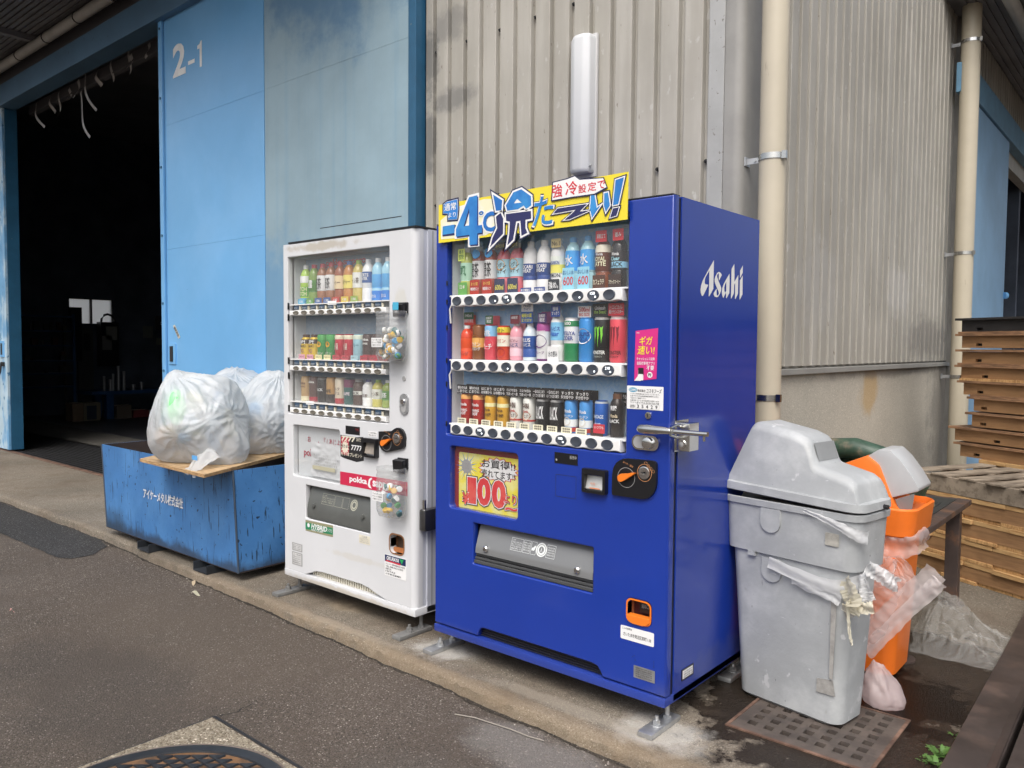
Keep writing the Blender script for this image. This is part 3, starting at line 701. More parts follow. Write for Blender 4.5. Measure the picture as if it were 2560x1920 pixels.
# banner: yellow board with cut-out lettering
bn = flat('banner', [(.034, 1.781), (.976, 1.790), (.976, 1.955), (.034, 1.942)], -.016, YEL, bv, .003, label='yellow banner sign with large blue lettering')
def Hm(px, py):
    # banner plane: photograph-measured layout units -> metres on the board
    u, v = px, py
    x, z = HB(u, v); return (x, z)
_hb = (0.00057827345, 1.7208434e-06, -0.0095005088, 0.00015012751, -0.00040957069, 2.1038724, 0.0001093673, -5.2902652e-06)
def HB(u, v):
    h = _hb; w = h[6] * u + h[7] * v + 1
    return ((h[0] * u + h[1] * v + h[2]) / w, (h[3] * u + h[4] * v + h[5]) / w)
def bpoly(name, polys, y, m, off=0, par=None):
    me = poly_mesh([[HB(*q) for q in pl] for pl in polys], offset=off)
    for v in me.vertices: v.co.y += y
    return wobj(name, me, m, par or bn)
def outlined(name, polys, y, fill, o1=.0075, o2=.0135):
    bpoly(name + '_border', polys, y, NAVY, o2); bpoly(name + '_outline', polys, y - .0007, WHITE, o1); bpoly(name, polys, y - .0014, fill)
def btext(s, q0, q1, y, fill, o1=0, o2=0, bold=.012, shear=0, rot=0):
    (xa, za), (xb, zb) = HB(*q0), HB(*q1); bx = (min(xa, xb), min(za, zb), max(xa, xb), max(za, zb)); hh = bx[3] - bx[1]
    if o2: text(s, (bx[0] - o2, bx[1] - o2, bx[2] + o2, bx[3] + o2), y + .0014, NAVY, bn, bold + o2 / hh * .9, shear, rot)
    if o1: text(s, (bx[0] - o1, bx[1] - o1, bx[2] + o1, bx[3] + o1), y + .0007, WHITE, bn, bold + o1 / hh * .9, shear, rot)
    text(s, bx, y, fill, bn, bold, shear, rot)
BLUG = mat('blue_letter_print', (.02, .15, .48), .4, col2=(.05, .30, .66), mixs=5, mixr=(.35, .7))
NVG = mat('indigo_letter_print', (.025, .028, .11), .45)
PALE = mat('pale_yellow_print', (.80, .78, .55), .45, col2=(.80, .80, .74), mixs=14)
bpoly('burst', [[(250, 420), (560, 330), (700, 330), (760, 420), (740, 640), (560, 720), (100, 760), (95, 560)]], -.0180, PALE)
outlined('speech_box', [[(130, 390), (165, 362), (275, 335), (283, 440), (272, 545), (180, 552), (178, 486), (128, 482)]], -.0188, SKYB, .0015, .008)
text('通常', (HB(140, 375)[0], HB(140, 462)[1], HB(265, 400)[0], HB(140, 392)[1] + .004), -.0210, WHITE, bn, .02, rot=.0)
text('より', (HB(180, 530)[0], HB(180, 530)[1], HB(262, 500)[0], HB(180, 480)[1]), -.0210, WHITE, bn, .02)
bpoly('minus_side', [[(115, 708), (245, 690), (260, 700), (255, 715), (118, 730)]], -.0185, NVG)
bpoly('minus', [[(120, 622), (245, 602), (245, 692), (115, 712)]], -.0190, BLUG, 0); bpoly('minus_cap', [[(120, 622), (245, 602), (262, 610), (258, 700), (245, 692), (245, 615)]], -.0186, NVG)
FOUR = [[(402, 312), (490, 290), (490, 612), (540, 606), (540, 690), (490, 697), (490, 812), (405, 820), (405, 712), (262, 732), (262, 655)], [(402, 430), (402, 612), (345, 620)]]
bpoly('four_border', FOUR, -.0190, WHITE, .009); bpoly('four_side', [[(x + 9, y + 14) for x, y in pl] for pl in FOUR], -.0196, NVG); bpoly('four', FOUR, -.0202, BLUG)
btext('°', (505, 505), (556, 455), -.0200, BLUG, .006, 0, .02)
btext('C', (548, 688), (692, 455), -.0204, BLUG, .007, 0, .03)
LEN = [[[(660, 285), (757, 347), (748, 452), (690, 456)]], [[(742, 478), (767, 540), (765, 700), (690, 778), (628, 842), (655, 742), (704, 640), (690, 520)]],
       [[(795, 400), (875, 262), (960, 228), (1062, 302), (1066, 398), (1012, 436), (985, 400), (925, 440), (812, 456)], [(880, 378), (962, 370), (915, 330)]],
       [[(797, 492), (1062, 458), (1064, 540), (1004, 552), (1004, 640), (1024, 690), (962, 722), (950, 562), (904, 570), (892, 650), (872, 762), (812, 822), (832, 700), (838, 572), (797, 562)]]]
for pl in LEN: bpoly('cool_letter_border', pl, -.0206, NAVY, .0125)
for pl in LEN: bpoly('cool_letter_outline', pl, -.0212, WHITE, .0075)
for pl, m in zip(LEN, (BLUG, NVG, BLUG, NVG)): bpoly('cool_letter', pl, -.0218, m)
btext('た', (1080, 625), (1300, 285), -.0210, BLUG, .006, .011, .02, .12)
outlined('long_vowel', [[(1300, 488), (1345, 432), (1660, 385), (1580, 465), (1690, 452), (1470, 548), (1420, 552), (1490, 492), (1540, 445)]], -.0206, NVG, .0032, .0065)
outlined('i_letter', [[(1702, 290), (1738, 282), (1762, 425), (1800, 400), (1712, 530), (1690, 440)]], -.0206, BLUG, .0042, .0085)
outlined('i_letter', [[(1842, 270), (1882, 262), (1902, 398), (1858, 470), (1838, 400)]], -.0206, BLUG, .0042, .0085)
outlined('mark', [[(1962, 130), (2052, 100), (1990, 385), (1934, 398)]], -.0206, BLUG, .0042, .0085)
outlined('mark_dot', [[(1934, 432), (1998, 420), (1972, 506), (1904, 528)]], -.0206, NVG, .0032, .0065)
bpoly('red_text_plate', [[(1290, 150), (1450, 110), (1530, 80), (1580, 118), (1840, 100), (1880, 215), (1740, 290), (1500, 320), (1275, 360)]], -.0222, NAVY); bpoly('red_text_ground', [[(1300, 160), (1450, 122), (1530, 92), (1580, 130), (1832, 112), (1868, 206), (1736, 276), (1500, 308), (1290, 345)]], -.0228, WHITE)
for s, q0, q1 in (('強', (1290, 325), (1400, 165)), ('冷', (1430, 300), (1560, 132)), ('設', (1568, 275), (1655, 168)), ('定', (1668, 255), (1760, 145)), ('で', (1772, 228), (1855, 130))): btext(s, q0, q1, -.0234, RED, bold=.03)

# ---- lower front of the blue machine
pc = recess('price_window', .088, .650, .469, .915, .030, .036, mat('dark_red_card', (.25, .012, .02), .5), bv)
flat('price_window_glass', rr(.085, .647, .472, .918, .016), .020, GLASS, bv)
cd = flat('price_card', rr(.112, .648, .462, .888, .008), .034, mat('card_yellow', (.85, .72, .05), .5, col2=(.82, .78, .30), mixs=9, mixr=(.4, .6)), bv, .001)
import cmath
def star(cx, cz, r0, r1, n, sx=1, sz=1, ph=0): return [(cx + sx * (r1 if k % 2 else r0) * cos(pi * k / n + ph), cz + sz * (r1 if k % 2 else r0) * sin(pi * k / n + ph)) for k in range(2 * n)]
flat('ray_star', star(.158, .83, .012, .068, 11), .0332, SKYB, cd); flat('ray_star', star(.158, .83, .012, .058, 11, ph=.3), .0330, WHITE, cd)
b = lathe_y([(.030, .0328), (.028, .0318), (.0, .0318)], (.158, .83), 28); b.build('coin_print', mat('coin_grey', (.42, .42, .42), .4, .3), cd)
text('100', (.142, .816, .174, .846), .0312, GREY, cd, .01)
flat('burst', star(.338, .832, .052, .062, 17, 1.85, .85), .0330, RED, cd); flat('burst', star(.338, .832, .048, .058, 17, 1.85, .85), .0326, WHITE, cd)
text('お買得!!', (.245, .836, .43, .872), .0318, INKB, cd, .03); text('売れてます!!', (.245, .796, .43, .830), .0318, INKB, cd, .03)
def triple(s, bx, y, par, fill, o1, o2, bold, shear=0):
    hh = bx[3] - bx[1]
    text(s, (bx[0] - o2, bx[1] - o2, bx[2] + o2, bx[3] + o2), y + .001, INKB, par, bold + o2 / hh * .9, shear)
    text(s, (bx[0] - o1, bx[1] - o1, bx[2] + o1, bx[3] + o1), y + .0005, WHITE, par, bold + o1 / hh * .9, shear)
    text(s, bx, y, fill, par, bold, shear)
REDG = mat('red_card_print', (.66, .03, .04), .45, col2=(.75, .10, .08), mixs=8)
triple('1', (.165, .674, .216, .786), .0308, cd, REDG, .004, .008, .05); triple('0', (.222, .674, .298, .792), .0308, cd, REDG, .004, .008, .05); triple('0', (.304, .674, .382, .792), .0308, cd, REDG, .004, .008, .05)
triple('¥', (.135, .668, .172, .718), .0300, cd, REDG, .003, .006, .05); triple('より', (.374, .700, .438, .738), .0300, cd, REDG, .003, .005, .03); triple('~', (.380, .672, .444, .688), .0300, cd, REDG, .003, .005, .04)
# display strip, card reader, banknote slot, coin panel
sticker('status_display', .654, .899, .763, .941, -.0008, BLACK, bv); text('販売中', (.727, .920, .758, .934), -.0016, GREY, bv, .01); b = lathe_y([(.004, -.0016), (.003, -.0018), (0, -.0016)], (.664, .912), 12); b.build('status_lamp', GREY, bv)
me = poly_mesh([rr(.660, .771, .757, .857, .003), rr(.662, .773, .755, .855, .003)]); [setattr(v.co, 'y', -.0006) for v in me.vertices]; wobj('reader_outline', me, NAVY, bv)
bl = flat('banknote_slot', [rr(.797, .808, .900, .897, .006), rr(.808, .815, .889, .876, .004)], -.010, BLACK, bv, .026)
b = MB(); b.add([(.808, -.012, .822), (.889, -.012, .822), (.889, .0, .870), (.808, .0, .870)], [(0, 1, 2, 3)]); b.add([(.808, -.012, .822), (.889, -.012, .822), (.889, -.004, .814), (.808, -.004, .814)], [(0, 1, 2, 3)]); b.build('slot_tongue', mat('brushed_slot', (.55, .55, .53), .35, .4, var=.1, vscale=30), bl, fix=False)
text('千円', (.828, .836, .850, .846), -.0125, ORANGE, bl, .0)
sticker('dash', .826, .824, .872, .827, -.0135, ORANGE, bl)
COIN = [(.923, .815), (.923, .873)] + [(.985 + .062 * cos(radians(a)), .885 + .064 * sin(radians(a))) for a in range(180, 89, -15)] + [(1.088, .951), (1.098, .948), (1.103, .938), (1.103, .880)] + [(1.043 + .060 * cos(radians(a)), .874 + .062 * sin(radians(a))) for a in range(0, -91, -15)] + [(.935, .812), (.926, .811)]
def coin_panel(par, dx=0, dy=0, dz=0, poly=COIN):
    cp = flat('coin_panel', [(x + dx, z + dz) for x, z in poly], -.006 + dy, BLACK, par, .012)
    me = poly_mesh([[(.983 + dx + .036 * cos(t * pi / 14), .881 + dz + .036 * sin(t * pi / 14)) for t in range(28)], [(.983 + dx + .0345 * cos(t * pi / 14), .881 + dz + .0345 * sin(t * pi / 14)) for t in range(28)]]); [setattr(v.co, 'y', -.0125 + dy) for v in me.vertices]; wobj('knob_ring', me, GREY, cp)
    flat('return_lever', [(x + dx, z + dz) for x, z in [(.955, .885), (.957, .870), (.968, .865), (.982, .872), (1.012, .892), (1.026, .902), (1.010, .902), (.985, .896), (.966, .894)]], -.020 + dy, ORANGE, cp, .014)
    b = lathe_y([(.0235, -.013 + dy), (.0225, -.017 + dy), (.020, -.018 + dy), (.0, -.014 + dy)], (1.057 + dx, .906 + dz), 28); b.build('coin_entry', CHROME, cp, smooth=True)
    sticker('coin_slit', 1.047 + dx, .9045 + dz, 1.067 + dx, .9075 + dz, -.0185 + dy, BLACK, cp, .0008)
    me = poly_mesh([[(1.057 + dx + .029 * cos(t * pi / 14), .906 + dz + .031 * sin(t * pi / 14)) for t in range(28)], [(1.057 + dx + .0275 * cos(t * pi / 14), .906 + dz + .0295 * sin(t * pi / 14)) for t in range(28)]]); [setattr(v.co, 'y', -.0125 + dy) for v in me.vertices]; wobj('entry_ring', me, mat('copper_print', (.6, .28, .12), .5), cp)
    text('おつり・返却', (.968 + dx, .925 + dz, 1.012 + dx, .933 + dz), -.0125 + dy, mat('copper_print', (.6, .28, .12), .5), cp, .0, rot=-.35)
    for k, s in enumerate(('500', '100', '50', '10')):
        cx, cz = 1.062 + dx + .010 * k, .940 + dz - .0085 * k
        me = poly_mesh([[(cx + .0058 * cos(t * pi / 8), cz + .0058 * sin(t * pi / 8)) for t in range(16)], [(cx + .0048 * cos(t * pi / 8), cz + .0048 * sin(t * pi / 8)) for t in range(16)]]); [setattr(v.co, 'y', -.0125 + dy) for v in me.vertices]; wobj('coin_mark', me, mat('copper_print', (.6, .28, .12), .5), cp)
    return cp
coin_panel(bv)
# lock, key, bar handle and side lock box
lk = flat('lock_plate', rr(1.001, .985, 1.108, 1.037, .024, 6), -.004, CHROME, bv, .008)
flat('lock_recess', rr(1.008, .991, 1.062, 1.031, .019, 6), -.0086, GREY, lk, .001)
b = lathe_y([(.022, -.008), (.020, -.020), (.015, -.022), (.0, -.022)], (1.068, 1.010), 24); b.build('lock_cylinder', CHROME, lk, smooth=True)
b = lathe_y([(.013, .0), (.012, -.006), (.0, -.007)], (1.063, 1.107), 20); b.build('key_lock', CHROME, bv, smooth=True); sticker('key_slit', 1.0618, 1.100, 1.0642, 1.114, -.0078, BLACK, bv, .0008)
hd = MB().tube([(1.040, -.035, 1.062), (1.044, -.035, 1.062), (1.053, -.035, 1.062), (1.075, -.035, 1.062), (1.165, -.035, 1.062), (1.172, -.035, 1.062), (1.178, -.035, 1.062)], [.006, .012, .0155, .0165, .0125, .0115, .009], 20).build('bar_handle', STEEL, bv, smooth=True)
MB().tube([(1.17, -.035, 1.062), (1.305, -.035, 1.062)], .0085, 14).build('lock_bar', STEEL, hd, smooth=True)
MB().tube([(1.292, -.035, 1.054), (1.292, -.035, 1.038)], .0045, 8).build('bar_pin', STEEL, hd)
lb = MB().box(W, .035, .988, W + .055, .105, 1.085).build('lock_box', STEEL, bv, bevel=.003, label='stainless lock box on the side of the blue machine')
MB().box(W - .001, .028, .984, W + .004, .125, 1.092).build('lock_bracket', STEEL, bv, bevel=.001)
b = MB(); b.tube([(W + .03, .036, 1.07), (W + .03, -.01, 1.082), (W + .03, -.048, 1.075), (W + .03, -.050, 1.05), (W + .03, -.01, 1.040), (W + .03, .036, 1.035)], .0045, 8); b.build('hasp', STEEL, bv, smooth=True)
b = lathe_y([(.016, .035), (.015, .029), (.0, .028)], (W + .028, 1.012), 20); b.build('lock_face', CHROME, lb, smooth=True)
b = lathe_y([(.009, .028), (.0, .025)], (W + .028, 1.012), 12); b.build('lock_core', GREY, lb)
# stickers
pk = poster('cashless_sticker', [(1.003, 1.225), (1.092, 1.235), (1.095, 1.410), (1.006, 1.401)], -.0008, mat('magenta_print', (.62, .03, .22), .4), bv)
text('ギガ', (1.022, 1.352, 1.075, 1.382), -.0018, YEL, pk, .05, .15); text('速い!', (1.014, 1.318, 1.084, 1.350), -.0018, YEL, pk, .05, .15); text('Asahi', (1.010, 1.392, 1.022, 1.397), -.0018, WHITE, pk, .01)
text('キャッシュレス決済', (1.012, 1.298, 1.084, 1.309), -.0018, WHITE, pk, .02); text('自販機専用アプリ', (1.014, 1.282, 1.084, 1.294), -.0018, WHITE, pk, .01); text('不要', (1.052, 1.264, 1.082, 1.280), -.0018, WHITE, pk, .03)
flat('phone_print', rr(1.018, 1.228, 1.040, 1.265, .003, 2), -.0014, WHITE, pk); flat('phone_print', rr(1.019, 1.246, 1.041, 1.272, .002, 2), -.0018, INKB, pk); flat('hand_print', [(1.004, 1.226), (1.03, 1.226), (1.04, 1.25), (1.022, 1.25), (1.016, 1.24)], -.0022, WHITE, pk)
b = lathe_y([(.0105, -.0016), (.0, -.0017)], (1.066, 1.248), 20); b.build('pi_circle', WHITE, pk); text('Pi!', (1.060, 1.243, 1.072, 1.254), -.0024, INKB, pk, .03)
cs = sticker('operator_sticker', .974, 1.126, 1.120, 1.208, -.0008, WHITE, bv)
b = lathe_y([(1, -.0016), (.0, -.0016)], (0, 0), 24); b.v = [(.999 + q[0] * .018, q[1], 1.194 + q[2] * .008) for q in b.v]; b.build('logo_oval', mat('cyan_print', (.05, .32, .5), .5), cs); text('COSMO', (.984, 1.190, 1.014, 1.198), -.0024, WHITE, cs, .03)
text('株式会社', (1.018, 1.187, 1.050, 1.197), -.0018, INKB, cs, .03); text('コスモフーズ', (1.053, 1.185, 1.114, 1.200), -.0018, INKB, cs, .04, .2)
lines_text([('いつもご利用頂きありがとうございます。', 1), ('お気づきの点は自販機管理番号と共に', .97), ('下記までご連絡下さい。', .55)], (.988, 1.161, 1.106, 1.184), -.0018, INKB, cs)
text('大宮支店 さいたま市見沼区大和町1-46-9', (.988, 1.154, 1.104, 1.160), -.0018, INKB, cs, .005); text('フリーダイヤル 0120-723-728', (.988, 1.146, 1.104, 1.153), -.0018, INKB, cs, .03); text('自販機管理番号', (.988, 1.130, 1.008, 1.142), -.0018, INKB, cs, .0)
for k, s in enumerate('35429'): text(s, (1.016 + k * .0185, 1.1305, 1.024 + k * .0185, 1.1425), -.0018, INKB, cs, .02)
me = poly_mesh([rr(1.011, 1.1275, 1.105, 1.1455, .0005, 1), rr(1.0117, 1.1282, 1.1043, 1.1448, .0005, 1)]); [setattr(v.co, 'y', -.0018) for v in me.vertices]; wobj('number_frame', me, GREY, cs)
ad = sticker('address_sticker', .962, .294, 1.099, .343, -.0008, WHITE, bv, .004); text('ここの住所は', (.970, .331, 1.010, .339), -.0018, INKB, ad, .01); text('さいたま市見沼区卸町1-38', (.974, .307, 1.088, .321), -.0018, INKB, ad, .01)
pt = sticker('rating_plate', 1.019, .166, 1.105, .210, -.0010, GALV, bv)
lines_text(['自動販売機 MODEL 36-SEL', 'AC100V 50/60Hz 1285W', '冷媒 R1234yf 0.20kg', '質量 290kg 屋外用', '製造番号 210735429'], (1.028, .170, 1.094, .207), -.0022, INKB, pt, .0)
Mside = Matrix(((0, -1, 0, W), (1, 0, 0, 0), (0, 0, 1, 0), (0, 0, 0, 1)))     # x -> y, facing +x
LOGO = [[[(0.3023,1.6657),(0.2685,1.635),(0.2377,1.6055),(0.2166,1.5849),(0.2052,1.5674),(0.2011,1.5515),(0.2039,1.5405),(0.2116,1.5308),(0.2177,1.5292),(0.2236,1.532),(0.2424,1.5516),(0.2612,1.5726),(0.2366,1.5733),(0.2327,1.5776),(0.2334,1.5894),(0.2379,1.5988),(0.2665,1.624),(0.2672,1.5781),(0.2659,1.532),(0.2692,1.5304),(0.2873,1.5463),(0.3018,1.5609),(0.302,1.6148)]],[[(0.3438,1.6259),(0.3298,1.6203),(0.3151,1.6054),(0.31,1.5947),(0.3122,1.5856),(0.3243,1.5714),(0.3458,1.5519),(0.3482,1.5451),(0.3425,1.5395),(0.3335,1.5373),(0.3295,1.5417),(0.3284,1.5544),(0.3285,1.5636),(0.3051,1.545),(0.3053,1.5392),(0.3132,1.5328),(0.3313,1.5308),(0.344,1.5344),(0.3565,1.5455),(0.3664,1.5577),(0.3673,1.566),(0.3617,1.5738),(0.3441,1.5901),(0.3305,1.6065),(0.3302,1.6122),(0.3376,1.6185),(0.3435,1.6201),(0.3452,1.5948),(0.347,1.5935),(0.369,1.6156),(0.3635,1.6205),(0.3542,1.6244)]],[[(0.4338,1.6257),(0.4092,1.605),(0.3863,1.5835),(0.3751,1.5676),(0.3719,1.551),(0.375,1.5407),(0.3834,1.5317),(0.3873,1.5325),(0.4076,1.553),(0.4086,1.5324),(0.414,1.5321),(0.436,1.5523),(0.4364,1.601)],[(0.4084,1.5938),(0.397,1.5818),(0.3922,1.571),(0.3941,1.557),(0.401,1.5524),(0.4087,1.559)]],[[(0.4743,1.6664),(0.4506,1.6448),(0.4505,1.5328),(0.4546,1.533),(0.4757,1.5533),(0.4769,1.5857),(0.4848,1.5935),(0.4864,1.5334),(0.4906,1.5324),(0.512,1.5541),(0.512,1.6273),(0.4782,1.5978),(0.4776,1.6277)]],[[(0.5515,1.6277),(0.5264,1.6059),(0.5277,1.5331),(0.53,1.5322),(0.5533,1.5539)]],[[(0.5504,1.6666),(0.5264,1.6447),(0.5272,1.6175),(0.5301,1.6173),(0.5513,1.6381)]]]
def asahi(par, m, x0, z0, w, h, y, M=None):
    ys = [q[0] for l in LOGO for q in l[0]]; zs = [q[1] for l in LOGO for q in l[0]]; a, c, d, e = min(ys), max(ys), min(zs), max(zs)
    for l in LOGO:
        me = poly_mesh([[(x0 + (q[0] - a) / (c - a) * w, z0 + (q[1] - d) / (e - d) * h) for q in pl] for pl in l])
        for v in me.vertices: v.co.y = y
        if M is not None: me.transform(M)
        wobj('logo_letter', me, m, par)
_ys = [q[0] for l in LOGO for q in l[0]]; _zs = [q[1] for l in LOGO for q in l[0]]
asahi(bv, mat('white_side_logo', (.78, .78, .78), .4), min(_ys), min(_zs), max(_ys) - min(_ys), max(_zs) - min(_zs), -.0012, Mside)
sp_ = MB().box(W, .113, .150, W + .002, .202, .190).build('side_plate', BLACK, bv); MB().box(W + .002, .120, .156, W + .003, .194, .185).build('side_label', WHITE, bv)
lines_text(['フロン類の見える化', '定格内容積 585L', 'GWP 0'], (.124, .158, .190, .184), -.0045, INKB, bv, .0, M=Mside)
for (x, z) in ((1.02, .243), (1.012, .238), (1.024, .230), (1.024, .226), (1.10, .243), (1.10, .238), (1.10, .231), (1.10, .226), (1.10, .222)):
    lathe_y([(.0016, -.0004), (.0, -.0004)], (x, z), 8).build('speaker_hole', BLACK, bv)
# retrieval slot
recess('slot_well', .228, .430, .836, .602, .030, .10, BLACK, bv)
b = MB(); b.prism([(.045, .602), (.036, .595), (.008, .512), (.004, .500), (.002, .478), (.012, .474), (.02, .49), (.05, .598)], 0, .240, .834)
fl = b.build('retrieval_flap', SMOKE, bv, smooth=True)
for k, (z0, z1) in enumerate(((.432, .447), (.449, .460), (.462, .471))): MB().box(.230, .004 + .006 * k, z0, .834, .03, z1).build('slot_sill', mat('sill_grey', (.07, .072, .076), .25), bv, bevel=.003)
for x in (.300, .765):
    b = lathe_y([(.013, .010), (.013, -.004), (.009, -.008), (.0, -.009)], (x, .504), 20); b.build('flap_knob', CHROME, fl, smooth=True)
FW = mat('flap_white_print', (.70, .72, .72), .5)
Mflap = Matrix.Translation((0, .021, 0)) @ Matrix.Shear('XY', 4, (0, 0))
def fl_y(z): return .008 + (z - .512) * (.028 / .083)
def on_flap(o):
    if o is not None:
        for v in o.data.vertices: v.co.y = fl_y(v.co.z) - .0012
def ring(name, cx, cz, r0, r1, y, m, par, n=28):
    me = poly_mesh([[(cx + r1 * cos(2 * pi * t / n), cz + r1 * sin(2 * pi * t / n)) for t in range(n)], [(cx + r0 * cos(2 * pi * t / n), cz + r0 * sin(2 * pi * t / n)) for t in range(n)]]); [setattr(v.co, 'y', y) for v in me.vertices]; return wobj(name, me, m, par)
on_flap(ring('recycle_mark', .580, .545, .021, .026, 0, FW, fl)); on_flap(ring('recycle_mark', .580, .545, .012, .019, 0, FW, fl)); on_flap(text('人', (.573, .536, .587, .554), 0, FW, fl, .04))
for (x0, x1) in ((.424, .484), (.488, .524), (.528, .554), (.606, .648)):
    o = flat('notice_frame', [rr(x0, .521, x1, .569, .001, 1), rr(x0 + .0012, .5222, x1 - .0012, .5678, .001, 1)], 0, FW, fl); on_flap(o)
for k, s in enumerate(('⚠注意', '取出口に手を入れ', 'ないでください', 'やけどのおそれ', '扉を押して')): on_flap(text(s, (.428, .558 - k * .008, .428 + (.016 if k == 0 else .05), .564 - k * .008), 0, FW, fl, .0))
for k in range(4): on_flap(text('使用上の注意', (.491, .556 - k * .009, .521, .562 - k * .009), 0, FW, fl, .0)); on_flap(text('販売品の注意', (.611, .556 - k * .009, .643, .562 - k * .009), 0, FW, fl, .0))
on_flap(flat('hand_mark', [(.531, .536), (.545, .536), (.552, .553), (.546, .556), (.54, .548), (.533, .546)], 0, FW, fl))
MB().box(.480, .03, .592, .552, .06, .606).build('slot_notch', BLACK, bv)
# coin return
cr_ = recess('coin_return', .986, .362, 1.085, .447, .006, .050, mat('orange_inside', (.62, .20, .08), .4), bv, mat('dark_orange_inside', (.08, .02, .02), .4))
me = poly_mesh([rr(.984, .360, 1.087, .449, .022), rr(.990, .366, 1.081, .443, .018)]); [setattr(v.co, 'y', v.co.y) for v in me.vertices]
for v in me.vertices: v.co.y = -.002
wobj('return_rim', me, ORANGE, cr_)
b = MB(); b.prism([(.99, .390), (.99, .376), (1.0, .364), (1.016, .360), (1.055, .360), (1.071, .364), (1.081, .376), (1.081, .390)], 1, -.008, .02); b.build('return_lip', ORANGE, cr_, bevel=.002)
flat('return_flap', rr(1.022, .395, 1.066, .443, .003, 2), .03, BLACK, cr_, .002); text('返却口', (1.03, .412, 1.06, .428), .028, GREY, cr_, .0)

# ---- white machine
WX0, WX1, WY = -1.2185, -.1805, .047
wv = wempty('vending_machine', ((WX0 + WX1) / 2, WY + .35, 0), 'older scuffed white drinks vending machine left of the blue one', 'vending machine')
shell(WX0, WY + .075, .098, WX1 + .004, WY + .70, 1.874).build('cabinet', mat('shaded_white_cabinet', (.52, .54, .60), .35, var=.05, vscale=2, spots=[(25, (1, 1, .3), .72, .06, (.40, .39, .38))]), wv)  # darker bluish white than the door: side shade painted into the colour
b = seal(WX0 + .004, WY + .036, .12, WX1 - .002, WY + .077, 1.872); b.build('door_side', mat('shaded_white_trim', (.55, .57, .63), .3), wv)  # same painted-in side shade on the door's edge
outer = [(WX0, .127), (-1.03, .127), (-.98, .146), (-.94, .160), (-.88, .166), (-.57, .168), (-.51, .160), (-.45, .143), (-.37, .127), (WX1 - .028, .127), (WX1 - .028, 1.874), (WX0, 1.874)]
holes = [rr(-1.177, .976, -.360, 1.806, .006), rr(-1.137, .645, -.735, .917, .012), rr(-1.025, .430, -.498, .607, .006), rr(-.355, .365, -.254, .458, .026)]
me = poly_mesh([outer] + holes, offset=-.004, extrude=.018, bevel=.004)
for v in me.vertices: v.co.y += WY + .022
me.polygons.foreach_set('use_smooth', [True] * len(me.polygons)); me.set_sharp_from_angle(angle=radians(35))
wobj('door', me, WHITEP, wv)
P = [(WX1 - .028, WY)] + [(WX1 - .030 + .030 * sin(radians(a)), WY + .030 - .030 * cos(radians(a))) for a in range(0, 91, 10)] + [(WX1, WY + .05), (WX1 - .028, WY + .05)]
MB().prism(P, 2, .127, 1.874).build('door_edge', WHITEP, wv, smooth=True)
MB().box(WX0 - .001, WY - .002, .093, WX1 + .004, WY + .70, .128).build('base', WHITEP, wv, bevel=.003, smooth=True)
MB().box(WX0 + .05, WY - .002, 1.875, WX1 + .002, WY + .70, 1.884).build('top_cap', BLACK, wv)
feet(wv, ((-1.172, .055), (-.215, .065), (-1.172, .66), (-.215, .66)), mat('dull_grey_foot', (.20, .20, .195), .6, .3, var=.15, vscale=20), .094)
MB().box(-1.03, WY + .04, .12, -.37, WY + .05, .17).build('grille_shadow', BLACK, wv)
for k in range(34): MB().box(-1.0 + k * .0185, WY + .026, .124, -.9905 + k * .0185, WY + .034, .168).build('grille_fin', CREAM, wv)
wdw = recess('display_case', -1.177, .976, -.360, 1.806, WY + .03, WY + .112, INGREY, wv)
WICE = [icemat('grey_ice_print_%d' % k, (.20, .32, .46), (.66, .71, .75), z0, z1) for k, (z0, z1) in enumerate(((1.66, 1.80), (1.33, 1.50), (1.12, 1.19)))]
for k, (z0, z1) in enumerate(((1.53, 1.80), (1.245, 1.50), (1.02, 1.20))): MB().box(-1.170, WY + .108, z0, -.366, WY + .111, z1).build('ice_poster', WICE[k], wdw)
text('pokka sapporo', (-.985, 1.745, -.66, 1.79), WY + .106, RED, wdw, .03, space=.9)
WXS = [-1.104 + .0736 * k for k in range(10)]; WZB = (1.556, 1.268, 1.043); WZR = (1.510, 1.218, .993)
PRB = mat('price_strip_blue', (.04, .075, .13), .5)
for k in range(3):
    MB().box(-1.17, WY + .006, WZB[k] - .005, -.366, WY + .107, WZB[k]).build('shelf', RAILW, wdw)
    rail(wv, -1.165, -.386, WZR[k], .024, WY + .012, 10, WXS, .0225, .0105, BTNW, .003)
    for x in WXS:
        sticker('price_tag', x - .030, WZR[k] + .020, x + .012, WZB[k] - .007, WY + .010, PRB, wdw); text('¥130 つめた〜い', (x - .028, WZR[k] + .022, x + .009, WZR[k] + .030), WY + .0085, FW, wdw, .0, name='price_print')
        MB().box(x + .016, WY + .010, WZR[k] + .014, x + .022, WY + .02, WZR[k] + .034).build('tag_post', CREAM, wdw)
for (x, z) in ((-.84, 1.545), (-1.03, 1.03)): sticker('paper_tag', x, z, x + .07, z + .02, WY + .008, WHITE, wv)
flat('display_glass', rr(-1.180, .973, -.357, 1.809, .006), WY + .024, GLASSD, wv)
for z in (1.47, 1.53, 1.16, 1.24, .985): MB().box(-1.180, WY - .001, z, -1.172, WY + .006, z + .035).build('glass_clip', BLACK, wv)
